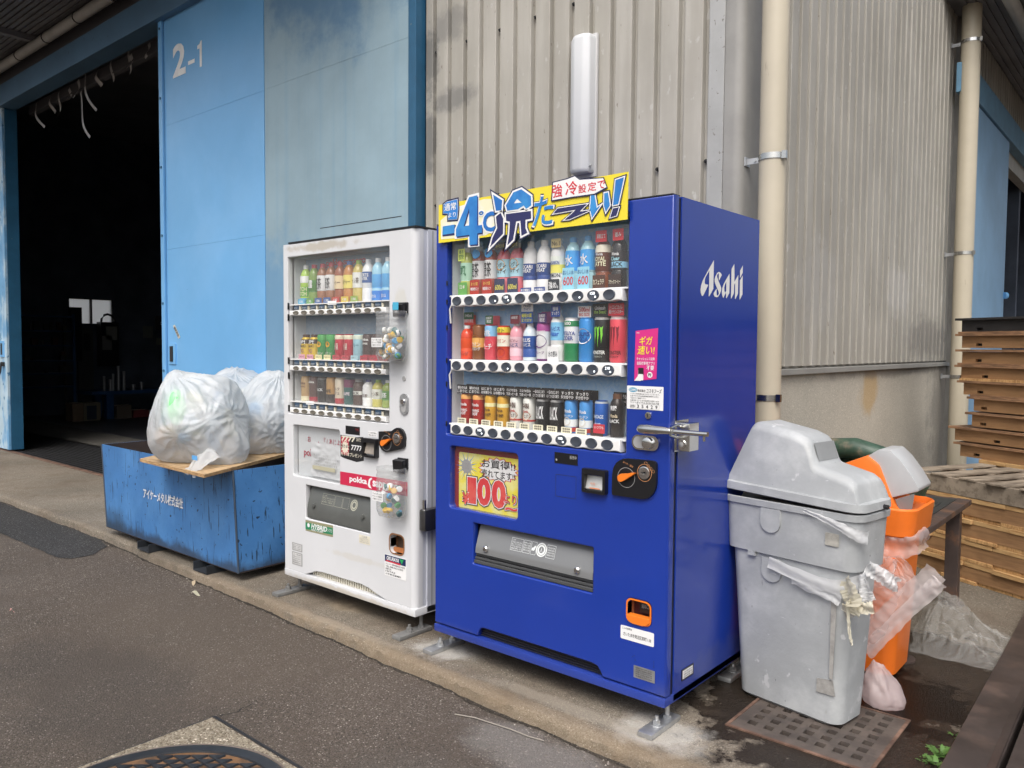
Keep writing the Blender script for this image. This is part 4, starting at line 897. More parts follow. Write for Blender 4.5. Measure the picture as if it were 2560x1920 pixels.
# stickers and controls
y = WY - .0008
kl = flat('key_plate', rr(-.278, 1.026, -.222, 1.122, .027, 6), WY - .004, GALV, wv, .008); flat('key_recess', rr(-.266, 1.035, -.234, 1.10, .015, 5), WY - .0086, GREY, kl, .001)
lathe_y([(.014, WY - .008), (.012, WY - .018), (0, WY - .018)], (-.25, 1.085), 20).build('key_cylinder', CHROME, kl, smooth=True); lathe_y([(.012, WY), (.011, WY - .004), (0, WY - .004)], (-.254, 1.191), 18).build('key_lock', GREY, wv)
pw = recess('poster_window', -1.137, .645, -.735, .917, WY + .03, WY + .034, mat('poster_white', (.66, .68, .70), .5), wv)
text('pok', (-1.085, .742, -1.0, .792), WY + .032, mat('wine_print', (.42, .03, .07), .5), pw, .03); text('お   、、『 / あじよつ', (-1.05, .828, -.74, .862), WY + .032, mat('wine_print', (.42, .03, .07), .5), pw, .01)
b = MB(); b.grid(lambda u, v: (-1.01 + .27 * u, WY + .026 - .012 * abs(noise.noise((u * 4, v * 5, 3))), .655 + .18 * v + .012 * noise.noise((u * 6, v, 0)) * (v > .9)), 30, 20); b.build('torn_paper', mat('crumpled_white_paper', (.70, .71, .73), .5), pw, smooth='all', fix=False)
lines_text([('省エネのお知らせ', .6), ('当機は夏季ピークカットのため', 1), ('冷却運転を一時停止します', .9), ('ご理解をお願いいたします', .95)], (-.97, .715, -.76, .78), WY + .012, GREY, pw, .0); sticker('paper_strip', -.98, .695, -.79, .715, WY + .012, mat('straw_paper', (.60, .56, .38), .6), pw)
flat('poster_glass', rr(-1.140, .642, -.732, .920, .012), WY + .006, GLASSD, wv)
sticker('status_display', -.686, .903, -.575, .944, y, BLACK, wv); text('売切', (-.61, .922, -.58, .936), y - .001, mat('dim_red_print', (.25, .02, .02), .5), wv, .0)
s7 = poster('lottery_sticker', [(-.727, .787), (-.700, .780), (-.600, .770), (-.545, .782), (-.548, .898), (-.60, .892), (-.727, .894)], y, INKB, wv)
flat('lottery_ground', [(-.722, .800), (-.66, .795), (-.66, .886), (-.722, .888)], y - .0006, mat('wine_burst', (.45, .05, .08), .5), s7); flat('burst', star(-.69, .835, .022, .034, 13, 1, 1.1), y - .0010, CREAM, s7)
text('7777', (-.718, .866, -.606, .892), y - .0016, CREAM, s7, .05, .1); text('当たる!', (-.720, .832, -.662, .850), y - .0016, INKB, s7, .04, .2); text('もう1本プレゼント', (-.722, .792, -.556, .812), y - .0016, CREAM, s7, .03); text('7777', (-.640, .826, -.556, .852), y - .0016, WHITE, s7, .02, .1); text('おめでとう!', (-.600, .872, -.552, .890), y - .0016, CREAM, s7, .02)
bl = flat('banknote_slot', [rr(-.537, .806, -.432, .897, .006), rr(-.526, .814, -.443, .876, .004)], WY - .010, BLACK, wv, .026)
b = MB(); b.add([(-.526, WY - .012, .822), (-.443, WY - .012, .822), (-.443, WY, .872), (-.526, WY, .872)], [(0, 1, 2, 3)]); b.build('slot_tongue', mat('old_slot', (.32, .28, .24), .4, var=.2, vscale=20), bl, fix=False)
sticker('note_label', -.512, .904, -.446, .930, y, WHITE, wv); lines_text(['新・旧500円硬貨は', '使えません'], (-.508, .906, -.450, .928), y - .001, INKB, wv, .0)
WC = [(x, z) for x, z in [(.800, .815), (.800, .873)]]
WCOIN = [(-.422, .935), (-.422, .880)] + [(-.372 + .050 * cos(radians(a)), .892 + .050 * sin(radians(a))) for a in range(195, 286, 15)] + [(-.255, .868), (-.240, .880)] + [(-.285 + .048 * cos(radians(a)), .915 + .048 * sin(radians(a))) for a in range(-20, 121, 20)] + [(-.33, .944)]
coin_panel(wv, -1.349, WY, .005, [(x + 1.349, z - .005) for x, z in WCOIN])
rb = poster('brand_strip', [(-.730, .645), (-.232, .648), (-.232, .714), (-.730, .710)], y, mat('crimson_print', (.55, .025, .075), .4), wv)
text('pokka', (-.655, .660, -.520, .698), y - .001, WHITE, rb, .035); text('sapporo', (-.478, .652, -.295, .694), y - .001, WHITE, rb, .035); flat('swoosh', [(-.515, .668), (-.505, .696), (-.488, .706), (-.480, .700), (-.495, .690), (-.498, .672), (-.485, .652), (-.505, .656)], y - .001, WHITE, rb)
recess('slot_well', -1.025, .430, -.498, .607, WY + .03, WY + .10, BLACK, wv)
b = MB(); b.prism([(WY + .040, .607), (WY + .030, .598), (WY + .004, .505), (WY, .480), (WY + .002, .436), (WY + .02, .440), (WY + .05, .600)], 0, -1.012, -.500); wf_ = b.build('retrieval_flap', SMOKEW, wv, smooth=True)
FWW = mat('yellowed_flap_print', (.42, .42, .34), .5)
def on_w(o):
    if o is not None:
        for v in o.data.vertices: v.co.y = WY + .004 + (v.co.z - .505) * (.026 / .093) - .0012
on_w(ring('recycle_mark', -.64, .548, .022, .027, 0, FWW, wf_)); on_w(ring('recycle_mark', -.64, .548, .012, .019, 0, FWW, wf_))
for (x0, x1) in ((-.90, -.80), (-.795, -.735), (-.73, -.68)): on_w(flat('notice_frame', [rr(x0, .522, x1, .575, .001, 1), rr(x0 + .0012, .5232, x1 - .0012, .5738, .001, 1)], 0, FWW, wf_))
for k, s in enumerate(('⚠注意', '取出口に手を入れないで', 'ください けがのおそれ', '扉を押して取出し')): on_w(text(s, (-.896, .560 - k * .010, -.896 + (.03 if k == 0 else .09), .568 - k * .010), 0, FWW, wf_, .0))
for x in (-.955, -.555): lathe_y([(.014, WY + .01), (.012, WY - .006), (0, WY - .008)], (x, .505), 16).build('flap_knob', SMOKEW, wf_, smooth=True)
hy = poster('hybrid_sticker', [(-1.026, .363), (-.792, .366), (-.790, .426), (-1.026, .420)], y, mat('khaki_print', (.28, .27, .16), .5), wv); flat('green_band', [(-1.026, .372), (-.792, .378), (-.791, .412), (-1.026, .408)], y - .0006, mat('green_print', (.02, .22, .10), .5), hy)
text('HYBRID', (-.975, .384, -.838, .410), y - .0014, WHITE, hy, .03, .25); text('HEAT PUMP', (-.975, .372, -.87, .383), y - .0014, WHITE, hy, .01, .25); lathe_y([(.011, y - .0012), (.0, y - .0012)], (-.998, .396), 16).build('globe_print', WHITE, hy); text('ヒートポンプ 省エネ', (-.834, .386, -.796, .406), y - .0014, WHITE, hy, .0)
sm = sticker('notice_sticker', -.582, .373, -.499, .415, y, CREAM, wv); text('ご注意', (-.56, .403, -.52, .413), y - .001, GREY, sm, .01); lines_text(['故障の際は下記まで', 'ご連絡ください', '設置場所 屋外'], (-.577, .377, -.504, .402), y - .001, GREY, sm, .0)
for (z0, z1) in ((.240, .282), (.163, .233)):
    l_ = sticker('rating_label', -1.149, z0, -1.056, z1, y, GREY, wv); sticker('label_paper', -1.140, z0 + .006, -1.065, z1 - .006, y - .0006, mat('label_white', (.6, .6, .6), .5), l_)
    lines_text(['型式 FTN30R3', '電圧 100V', '電力 1250W'] if z0 > .2 else ['⚠ 危険', '分解しないでください', '水をかけない', '感電のおそれ', '転倒防止'], (-1.137, z0 + .008, -1.068, z1 - .008), y - .0014, INKB, l_, .0)
ok_ = sticker('operator_sticker', -.390, .250, -.239, .352, y, WHITE, wv); poster('navy_band', [(-.388, .318), (-.241, .318), (-.241, .350), (-.388, .350)], y - .0006, mat('deep_navy_print', (.01, .02, .09), .5), ok_); text('OKURAYA', (-.375, .327, -.288, .346), y - .0014, WHITE, ok_, .03, .2); flat('red_bar', [(-.38, .320), (-.28, .316), (-.275, .324), (-.38, .325)], y - .0014, RED, ok_); flat('green_tri', [(-.283, .346), (-.255, .346), (-.268, .322)], y - .0014, mat('leaf_green_print', (.02, .35, .1), .5), ok_)
lines_text([('オペレーター 大蔵屋商事株式会社 大宮支店', 1), ('TEL 048-663-0303', .9), ('管理番号', .3), ('19ITA3', .5), ('お客様 設置場所', .8)], (-.383, .254, -.246, .314), y - .001, INKB, ok_, .01)
wr = recess('coin_return', -.355, .365, -.254, .458, WY + .006, WY + .05, mat('amber_inside', (.22, .10, .05), .4), wv, mat('amber_dark', (.10, .06, .04), .4))
me = poly_mesh([rr(-.359, .361, -.250, .462, .03), rr(-.352, .368, -.257, .455, .024)])
for v in me.vertices: v.co.y = WY - .002
wobj('return_rim', me, mat('amber_rim', (.28, .13, .06), .4), wr); flat('return_pool', rr(-.349, .368, -.260, .392, .01), WY + .02, mat('amber_lip', (.45, .16, .05), .4), wr, .002)
# hasp on its right side
hs_ = MB().box(WX1 + .004, .068, .492, WX1 + .045, .168, .592).build('hasp_lock', mat('dark_steel', (.16, .16, .165), .3, .9), wv, bevel=.008, smooth=True, label='dark steel hasp lock on the side of the white machine'); MB().tube([(WX1 + .02, .085, .592), (WX1 + .02, .085, .635)], .010, 12).build('hasp_pin', STEEL, hs_)
MB().box(WX1 + .0, WY + .10, .128, WX1 + .0045, WY + .108, 1.870).build('side_seam', mat('seam_grey', (.3, .31, .33), .5), wv)
# ---------------------------------------------------------------- drinks on display
def vivid(h):
    c = C(h); g = sum(c) / 3
    return tuple(min(.9, max(.004, (g + (q - g) * 1.05) * 1.25)) for q in c)
def ink(h, rough=.4): return mat('print_' + h, vivid(h), rough)
CLEAR = {}
def liquid(h):
    return mat('drink_' + h, vivid(h), .12, coat=.3)
PROF = {
    'pet': [(.80, 0), (.97, .015), (1, .05), (1, .30), (.96, .315), (1, .33), (1, .70), (.93, .77), (.70, .85), (.47, .895), (.45, .91)],
    'can': [(.82, 0), (.90, .02), (1, .05), (1, .92), (.93, .955), (.86, .97), (.88, .985), (.88, 1.0), (.80, 1.0), (.78, .985)],
    'bcan': [(.84, 0), (1, .035), (1, .74), (.90, .81), (.66, .875), (.62, .89)]}
def prof_r(kind, f):
    P = PROF[kind]
    for (r0, f0), (r1, f1) in zip(P, P[1:]):
        if f0 <= f <= f1: return r0 + (r1 - r0) * (f - f0) / (f1 - f0 + 1e-9)
    return P[-1][0]
def product(x, y, z, h, r, kind, body, cap=None, bands=(), texts=(), cards=(), label='', claws=None, discs=(), group=''):
    e = empty('drink_can' if kind == 'can' else 'drink_bottle', (x, y, z), label, 'can' if kind == 'can' else 'bottle', group)
    b = MB(); b.lathe([(q * r, f * h) for q, f in PROF[kind]], n=22)
    bodyo = b.build('body', liquid(body) if kind == 'pet' else mat('can_' + body, vivid(body), .3, .15), e, smooth=True)
    if cap:
        cr_ = r * (.46 if kind == 'pet' else .64); z0 = (.905 if kind == 'pet' else .885) * h
        b = MB(); b.lathe([(cr_, z0), (cr_, h - .002), (cr_ * .9, h)], n=18); b.build('cap', ink(cap), e, smooth=True)
    for k, (f0, f1, c) in enumerate(bands):
        fs = sorted({f0, f1, *[f for _, f in PROF[kind] if f0 < f < f1]})
        b = MB(); b.lathe([(prof_r(kind, f) * r + .0005 + .0003 * k, f * h) for f in fs], n=22, cap=False); b.build('label_band', ink(c), e, smooth=True)
    for (fx, fz, fr, c) in discs:
        me = poly_mesh([[(fx * r + fr * r * cos(t * pi / 10), fz * h + fr * r * sin(t * pi / 10)) for t in range(20)]])
        for v in me.vertices: v.co.y = -sqrt(max((r * 1.05) ** 2 - v.co.x ** 2, 0)) - .0012
        wobj('label_disc', me, ink(c), e)
    for (s, f0, f1, wf, c) in texts:
        text(s, (-wf * r, f0 * h, wf * r, f1 * h), -.0022, ink(c), e, .02, bend=r * 1.03)
    if claws:
        for k in range(3):
            cx = (-.42 + .42 * k) * r; P = []
            L_ = (.40, .46, .36)[k] * h
            P = [(cx - .16 * r, .78 * h), (cx + .02 * r, .755 * h), (cx + .20 * r, .79 * h), (cx + .13 * r, .70 * h), (cx + .16 * r, .60 * h), (cx + .06 * r, .50 * h), (cx + .02 * r, .78 * h - L_), (cx - .04 * r, .56 * h), (cx - .08 * r, .68 * h)]
            me = poly_mesh([P])
            for v in me.vertices: v.co.y = -sqrt(max(r * r - v.co.x ** 2, 0)) - .0022
            wobj('claw_mark', me, ink(claws), e)
    for (cx, z0, cw, ch, cy, c, tx) in cards:      # cardboard tags: centre x, bottom z, width, height, y, colour, texts
        o = flat('card', rr(cx - cw / 2, z0, cx + cw / 2, z0 + ch, .002, 1), cy, ink(c, .55), e, .001)
        for (s, f0, f1, wf, tc_) in tx: text(s, (cx - cw / 2 * wf, z0 + f0 * ch, cx + cw / 2 * wf, z0 + f1 * ch), cy - .0016, ink(tc_), o, .01)
    return e

PR = .0305; PY = .0635
ROW1 = [
 ('pet', 'a9b25a', 'e9efe6', [(.30, .68, 'a9cdb6')], [('颯', .40, .62, .55, '2c6a44')], [(-.008, .145, .040, .052, -.030, 'cddb6a', [('香る', .6, .9, .6, '3a6a30'), ('爽快', .15, .55, .7, '3a6a30')]), (0, 0, .052, .055, -.031, '5f9a4c', [('日本', .5, .8, .6, 'e8f0d0')])], 'pale green tea bottle with mint label'),
 ('pet', '8a3a22', 'c8d4da', [(.32, .70, 'ece9e2')], [('麦茶', .36, .66, .62, '23201f')], [(0, 0, .054, .062, -.031, 'a02c20', [('補給に!', .28, .5, .85, 'ffffff'), ('氷 十六茶', .6, .85, .7, 'f0c060')])], 'brown barley tea bottle with white label'),
 None,
 ('pet', 'd0707a', 'd9d0c0', [(.33, .69, 'a8cfe0')], [('ピングレ', .52, .62, .85, '3a2a20'), ('ソルティ', .40, .50, .85, '3a2a20')], [(0, .178, .056, .03, -.028, '3a3328', [('熱中症対策', .25, .75, .85, 'e8d070')]), (0, 0, .056, .06, -.031, '2d3350', [('600ml', .25, .6, .8, 'f0d060')])], 'pink citrus drink bottle with orange printed fruit'),
 None,
 ('pet', 'dfe3e8', 'f2f2f0', [(.24, .56, '27417f')], [('POCARI', .46, .53, .82, 'ffffff'), ('SWEAT', .38, .45, .72, 'ffffff')], [(0, 0, .054, .018, -.031, '27417f', [('水分補給に', .2, .8, .9, 'ffffff')])], 'milky sports drink bottle with navy label'),
 None,
 ('pet', 'e3e8ea', 'f4f4f2', [(.33, .66, 'd8e2d4'), (.34, .50, 'e9d46a')], [('WILKINSON', .50, .57, .7, '2b4a8c'), ('LEMON', .26, .33, .8, '26303c')], [(.012, .165, .045, .034, -.034, 'b8a878', [('No.1', .2, .7, .8, '30281c')]), (0, 0, .054, .045, -.031, '20242a', [('強め。', .2, .8, .85, 'ffffff')])], 'clear lemon soda bottle with a gold top tag'),
 ('pet', 'a9d2ea', '5d9fd6', [(.36, .74, '3f97d8')], [('水', .46, .66, .6, 'ffffff')], [(0, 0, .054, .085, -.031, '8fc6ea', [('600', .22, .6, .85, 'c02c34'), ('おいしい水', .68, .9, .9, '204a80')])], 'clear water bottle with bright blue label'),
 None,
 ('pet', '7a4228', '8a5a3a', [(.30, .66, '5a2c1c'), (.66, .80, 'e3d6c4')], [('ROYAL', .50, .58, .8, 'ead9b8'), ('LATTE', .41, .49, .8, 'ead9b8'), ('Wonda', .60, .65, .5, 'ffffff')], [(.010, .17, .048, .042, -.033, 'c8323a', [('深煎立て', .3, .7, .8, 'ffffff')]), (0, 0, .054, .05, -.031, '4a2a1c', [('カフェラテ', .3, .7, .9, 'e8d8c0')])], 'brown latte bottle with a red top tag'),
 ('pet', '231d1c', '2a2526', [(.33, .66, '2a2326'), (.36, .47, '8fc2dc')], [('BLACK', .38, .46, .85, '14181c'), ('Clear', .49, .56, .6, '9fd0e6'), ('Wonda', .58, .64, .5, 'ffffff')], [(.014, .17, .046, .042, -.033, 'c8323a', [('澄み', .3, .7, .6, 'ffffff')]), (0, 0, .054, .05, -.031, '33231f', [('ブラックコーヒー', .3, .6, .9, 'e8d8c0')])], 'black coffee bottle with pale blue band'),
]
ROW2 = [
 (.145, 'pet', 'cf4a30', 'e6e2dc', [(.25, .62, 'd4532f')], [('オレンジ', .12, .22, .8, '5a1a10')], [(-.002, .148, .056, .05, .012, 'c23a30', [('自販機限定', .2, .6, .9, 'ffffff')]), (-.002, .172, .056, .03, .010, '2f5a3a', [('140ml', .3, .75, .7, 'ffffff')]), (0, 0, .058, .19, .02, 'cf4a34', [])], 'small orange juice bottle on red card'),
 (.148, 'can', '7a4a26', None, [(.35, .62, 'd8a860')], [('デカミン', .38, .50, .85, 'fff4e0'), ('ストロング', .26, .36, .85, 'fff4e0')], [], 'brown and gold energy drink can'),
 (.148, 'can', 'd2525e', None, [(.66, .96, '7fb2d8')], [('桃', .66, .84, .6, 'fff0f0'), ('ピーチ', .30, .46, .75, 'ffe8e8')], [(.010, .148, .042, .036, -.026, '37583c', [('自販機', .55, .85, .7, 'ffffff'), ('限定', .15, .5, .6, 'ffffff')]), (0, 0, .056, .185, .02, 'd86470', [])], 'pink peach drink can with green tag'),
 (.142, 'can', 'c0442c', None, [(.40, .72, 'e8e0cc'), (.80, .95, 'd0c040')], [('ビタミン', .50, .62, .85, 'b03a20'), ('トマト', .80, .92, .7, '3a5a20')], [], 'red and cream vegetable juice can'),
 (.155, 'pet', 'dc9aa6', 'f2e8e6', [(.12, .62, 'e8b8c0')], [('いちごオレ', .48, .56, .8, '7a3040'), ('カルピス', .36, .46, .8, '2b3c78')], [(.008, .148, .046, .036, -.024, '6a2a34', [('自販機', .55, .85, .7, 'ffffff')]), (0, 0, .058, .185, .022, 'dda0aa', [])], 'pale pink strawberry milk bottle'),
 (.150, 'pet', 'c9d6e0', 'd8dde0', [(.10, .66, '2c4f92')], [('PLUS', .50, .60, .7, 'ffffff'), ('カルピス', .38, .48, .7, 'ffffff')], [(0, .196, .060, .036, -.020, 'f0f2f2', [('PLUS', .5, .85, .6, '2c4f92'), ('カルピス', .12, .45, .6, '2c4f92')]), (0, .150, .060, .045, -.022, '2c4f92', [('睡眠の質', .5, .85, .85, 'f0d84a'), ('足りてますか?', .12, .4, .85, 'f0d84a')]), (0, 0, .058, .155, .022, '33518c', [])], 'blue yoghurt drink bottle with white tag'),
 (.150, 'can', 'e6e4ea', None, [(.78, 1.0, '9c4a86'), (.0, .06, '6a2a6a')], [('CALPIS', .52, .62, .72, 'ffffff'), ('SODA', .40, .50, .6, 'ffffff'), ('グレープ', .18, .26, .7, '5a2a6c'), ('THE 1992', .74, .80, .8, 'ffffff')], [(.012, .148, .042, .042, -.026, '4a3060', [('自販機', .55, .85, .7, 'ffffff'), ('限定', .15, .5, .6, 'ffffff')]), (0, 0, .058, .196, .02, 'a65a90', [])], 'white grape soda can with purple disc'),
 (.205, 'pet', 'dfeaf2', 'e8eef2', [(.40, .74, '7db9e2')], [('カルピス', .58, .66, .85, '2a4a98'), ('Water', .48, .57, .75, '2a5ab0')], [(.012, .172, .044, .046, -.032, '2c4688', [('後味', .5, .85, .6, 'ffffff'), ('すっきり', .15, .45, .8, 'ffffff')]), (0, 0, .054, .058, -.031, 'eef2f4', [('水の恵み', .3, .7, .8, '303840')])], 'pale blue milky water bottle'),
 (.168, 'can', 'e8ebe8', None, [(0, .42, '1f7a48'), (.80, .93, '1f7a48')], [('MITSUYA', .60, .69, .86, '2a3f86'), ('CIDER', .49, .58, .7, '2a3f86'), ('500', .83, .91, .45, 'ffffff')], [], 'large green and white cider can'),
 (.168, 'can', '3a86c8', None, [], [('CALPIS', .58, .68, .80, '2b4a8e'), ('SODA', .46, .56, .7, '2b4a8e')], [(0, .168, .060, .042, -.020, 'e8e4e4', [('500ml', .5, .9, .8, 'b8303a'), ('BIG SIZE', .12, .4, .8, 'b8303a')])], 'blue soda can with white disc'),
 (.170, 'can', '17191a', None, [(.93, .99, '9a9c9c')], [('MONSTER', .18, .26, .82, 'd8dcd8'), ('ENERGY', .11, .15, .6, '8a908a')], [(0, .172, .066, .046, -.018, '2a2c2c', [('Unleash', .5, .8, .7, 'e0e0e0'), ('the Beast!', .2, .48, .8, '9ac060')])], 'black energy drink can with green claw marks'),
 (.170, 'can', 'd8525e', None, [(.93, .99, 'b8a8a8')], [('MONSTER', .18, .26, .82, '5a1820'), ('ENERGY', .11, .15, .6, '7a2830')], [(0, .172, .068, .046, -.018, 'c23c48', [('トロピカル', .52, .85, .8, 'ffffff'), ('果汁モンスター', .15, .48, .9, 'ffffff')])], 'coral red energy drink can with dark claw marks'),
]
C3 = [('a02a24', [(.82, .97, 'd8a060'), (.0, .12, '7a1c1a')], [('Wonda', .60, .70, .7, 'ffffff'), ('MORNING', .42, .50, .75, 'ffffff'), ('SHOT', .30, .40, .6, 'ffffff')], 'red morning coffee can', '朝のはじまりに'),
      ('c89a3a', [(.62, .74, 'e8d8a8')], [('Wonda', .48, .57, .6, '4a3010'), ('金の微糖', .30, .42, .7, '4a3010')], 'gold low sugar coffee can', 'はじまりは休憩から'),
      ('e2ddd6', [(.24, .30, 'a8403c')], [('特製', .64, .82, .62, '4a2c20'), ('Wonda', .52, .60, .5, 'a8403c'), ('カフェオレ', .36, .48, .85, '4a2c20')], 'white cafe au lait can', 'ミルクの甘みでほっと一息'),
      ('1c1d1f', [(.90, .97, '8a8a8a')], [('BLACK', .36, .76, .7, 'e8e8e8')], 'black coffee can with slanted white lettering', '一日のはじまりにくつろぎの香り'),
      ('4a8cc8', [(.20, .42, 'd8e4ec'), (.05, .18, 'a84038')], [('Wonda', .62, .72, .6, 'ffffff'), ('マウンテン', .48, .56, .8, 'ffffff')], 'sky blue coffee can', 'すっきり気分爽やか')]
def place_row(data, xs, y, z, shelf, machine, grp):
    prev = None
    for i, d in enumerate(data):
        same = d is None
        if same: d = prev
        prev = d
        lab = d[-1] + ', %s on %s shelf of %s machine' % (ordn(i), shelf, machine)
        yield i, d, lab
GB = 'sample drinks in the blue vending machine'; GW = 'sample drinks in the white vending machine'
for i, d, lab in place_row(ROW1, BX, PY, ZB[0], 'top', 'blue', GB):
    kind, body, cap, bands, tx, cards, _ = d
    product(BX[i], PY, ZB[0], .202, PR, kind, body, cap, bands, tx, cards, lab, group=GB, discs=[(0, .58, .75, 'e8963c')] if 'citrus' in lab else ([(.15, .84, .62, '3f8fc6')] if 'barley' in lab else ()))
for i, d, lab in place_row(ROW2, BX, PY, ZB[1], 'middle', 'blue', GB):
    h, kind, body, cap, bands, tx, cards, _ = d
    r = .0290 if kind == 'can' and h > .16 else .0285
    product(BX[i], PY, ZB[1], h, r * (1.1 if h > .16 and kind == 'can' else 1), kind, body, cap, bands, tx, cards, lab, group=GB, claws={10: '7ac843', 11: '7a2030'}.get(i),
            discs={6: [(0, .52, .92, '5a2a6c')], 9: [(0, .58, .92, 'f0f4f6')], 2: [(.1, .45, .8, 'e27880')], 3: [(.1, .22, .7, 'a8282a')], 1: [(0, .55, .8, 'b87830')]}.get(i, ()))
for i in range(10):
    body, bands, tx, desc, ct = C3[i // 2]
    lab = desc + ', %s from left on bottom shelf of blue machine' % ordn(i)
    dots = [(0, 0, .050, .024, -.032, 'ded8c0', [('●●●●', .55, .85, .7, '6a6458'), ('●●●●', .15, .45, .7, '6a6458')])]
    cards = [(0, .0, .066, .166, .030, '1c1a1a', []), (0, .128, .066, .038, -.0275, '221f1f', [(ct[:len(ct) // 2], .52, .85, .85, 'ffffff'), (ct[len(ct) // 2:], .12, .46, .9, 'ffffff')])]
    product(BX[i], PY, ZB[2], .128, .0265, 'can', body, None, bands, tx, cards + dots, lab, group=GB, discs=[(-.1, .36, .62, 'c8c4bc')] if i // 2 == 4 else ([(.1, .42, .7, 'b8907a')] if i // 2 == 2 else ()))
product(BX[10], PY, ZB[2], .132, .026, 'can', '2459a8', None, [(.92, .98, '9aa4ae')], [('VINTAGE', .5, .6, .8, 'c8d4e8'), ('微糖', .25, .38, .5, 'c8d4e8')], [(0, 0, .056, .03, -.031, '3a2420', []), (.012, .012, .05, .034, -.034, 'b83440', [('いつでも', .5, .8, .8, 'ffffff')])], 'plain blue coffee can with red tag, eleventh from left on bottom shelf', group=GB)
product(BX[11], PY, ZB[2], .160, .027, 'bcan', '2a2422', '6a4a38', [(.30, .74, '1e1a19')], [('BLACK', .34, .42, .8, 'f0f0f0'), ('Wonda', .46, .54, .6, 'd8c8a8'), ('無糖', .62, .74, .5, 'ffffff')], [(0, .115, .060, .050, .020, '1a1817', [('気分上げる', .5, .85, .85, 'ffffff'), ('ブレンド', .15, .42, .8, 'ffffff')])], 'black unsweetened coffee bottle can, rightmost on bottom shelf of blue machine', group=GB)
# white machine
WROW1 = [('9fbf52', 'eef2f2', [(.55, .72, 'e6f0f4'), (.20, .45, '5a9a3a'), (.02, .16, '4a90c0')], [('MATCH', .34, .44, .9, 'f4f0b0'), ('MATCH', .22, .32, .9, 'f4f0b0')], 'yellow green vitamin soda bottle'),
 ('6f8a3e', 'b02c3c', [(.30, .60, '4a7a38')], [('玉露', .40, .60, .6, 'f0f4e0')], 'green tea bottle with red cap'),
 ('8a5a3c', 'b8343e', [(.32, .70, 'e6e4de')], [('麦茶', .36, .64, .6, '222020')], 'barley tea bottle with red cap'), None,
 ('8a4a2c', 'b02c34', [(.34, .66, 'd8c4a0')], [('ティー', .44, .54, .8, '3a2018')], 'red capped milk tea bottle'),
 ('b0763a', '2f5a9c', [(.34, .66, 'e0cc70')], [('レモンティー', .44, .54, .85, '3a2a18')], 'lemon tea bottle with blue cap'),
 ('b8a860', '8aa83a', [(.34, .70, 'e8e4d8')], [('コーン茶', .44, .58, .8, '4a3a28')], 'corn tea bottle with green cap'),
 ('e4e8ec', 'f2f2f2', [(.44, .70, '2f558f')], [('SPORTS', .58, .66, .8, 'ffffff'), ('WATER', .50, .57, .7, 'ffffff')], 'white sports water bottle'),
 ('9cc8e4', 'e6ecf0', [(.30, .62, '5aa4d8'), (.02, .24, '2f7ac8')], [('富士山', .08, .16, .5, 'ffffff')], 'blue spring water bottle'), None]
for i, d, lab in place_row(WROW1, WXS, 0, 0, 'top', 'white', GW):
    body, cap, bands, tx, _ = d
    cards = [(0, 0, .058, .030, -.032, ['5aa0c0', '5a9048', '34568c', '34568c', 'b04038', 'c8b048', '88a048', 'd8dcdc', '2f7ac8', '2f7ac8'][i], [('130', .3, .7, .5, 'ffffff')])] if i in (0, 1, 2, 3, 4, 5, 6) else []
    product(WXS[i], WY + .066, WZB[0], .208, .0315, 'pet', body, cap, bands, tx, cards, lab, group=GW)
WROW2 = [('c8a83a', 'bcan', '4a3428', [(.62, .80, '3a2c24')], [('UP!', .62, .76, .7, 'f0f0e0'), ('oneC', .48, .58, .8, '3a2a1a'), ('℃', .26, .40, .5, '8a4a6a')], 'yellow and brown vitamin bottle'), None,
 ('3a8a48', 'can', None, [(.78, .96, '4a9a50')], [('＋', .52, .70, .5, 'f0b030'), ('ビタミン', .20, .30, .8, 'f4f0d0')], 'green fruit drink can with orange dot'), None,
 ('b02c3c', 'can', None, [(.80, .96, 'd8d0b8')], [('小豆', .40, .64, .5, 'f0d8c8')], 'crimson sweet bean can'), None,
 ('9ac0cc', 'can', None, [(.80, .96, 'cfd8c8')], [('ゼリー', .50, .66, .8, '3a6a80')], 'pale blue jelly drink can'),
 ('4a3a38', 'can', None, [(0, .22, '9a2c38')], [('pokka', .72, .84, .8, 'e8e0d8'), ('COFFEE', .60, .67, .7, 'e8e0d8')], 'dark coffee can with red foot'), None,
 ('4a3a38', 'can', None, [(0, .22, '9a2c38')], [('pokka', .72, .84, .8, 'e8e0d8')], 'dark coffee can behind the hanging bottle')]
for i, d, lab in place_row(WROW2, WXS, 0, 0, 'middle', 'white', GW):
    body, kind, cap, bands, tx, _ = d
    product(WXS[i], WY + .066, WZB[1], .130, .030, kind, body, cap, bands, tx, [(0, 0, .056, .024, -.031, ['c890a0', 'c890a0', 'd8d0a0', 'd8d0a0', 'a8303c', 'a8303c', '9ab8c0', 'a02c3a', 'a02c3a', 'a02c3a'][i], [('つめた〜い', .3, .7, .8, '403028')])], lab, group=GW, discs=[(.05, .60, .5, 'e8a030')] if 'orange dot' in lab else ())
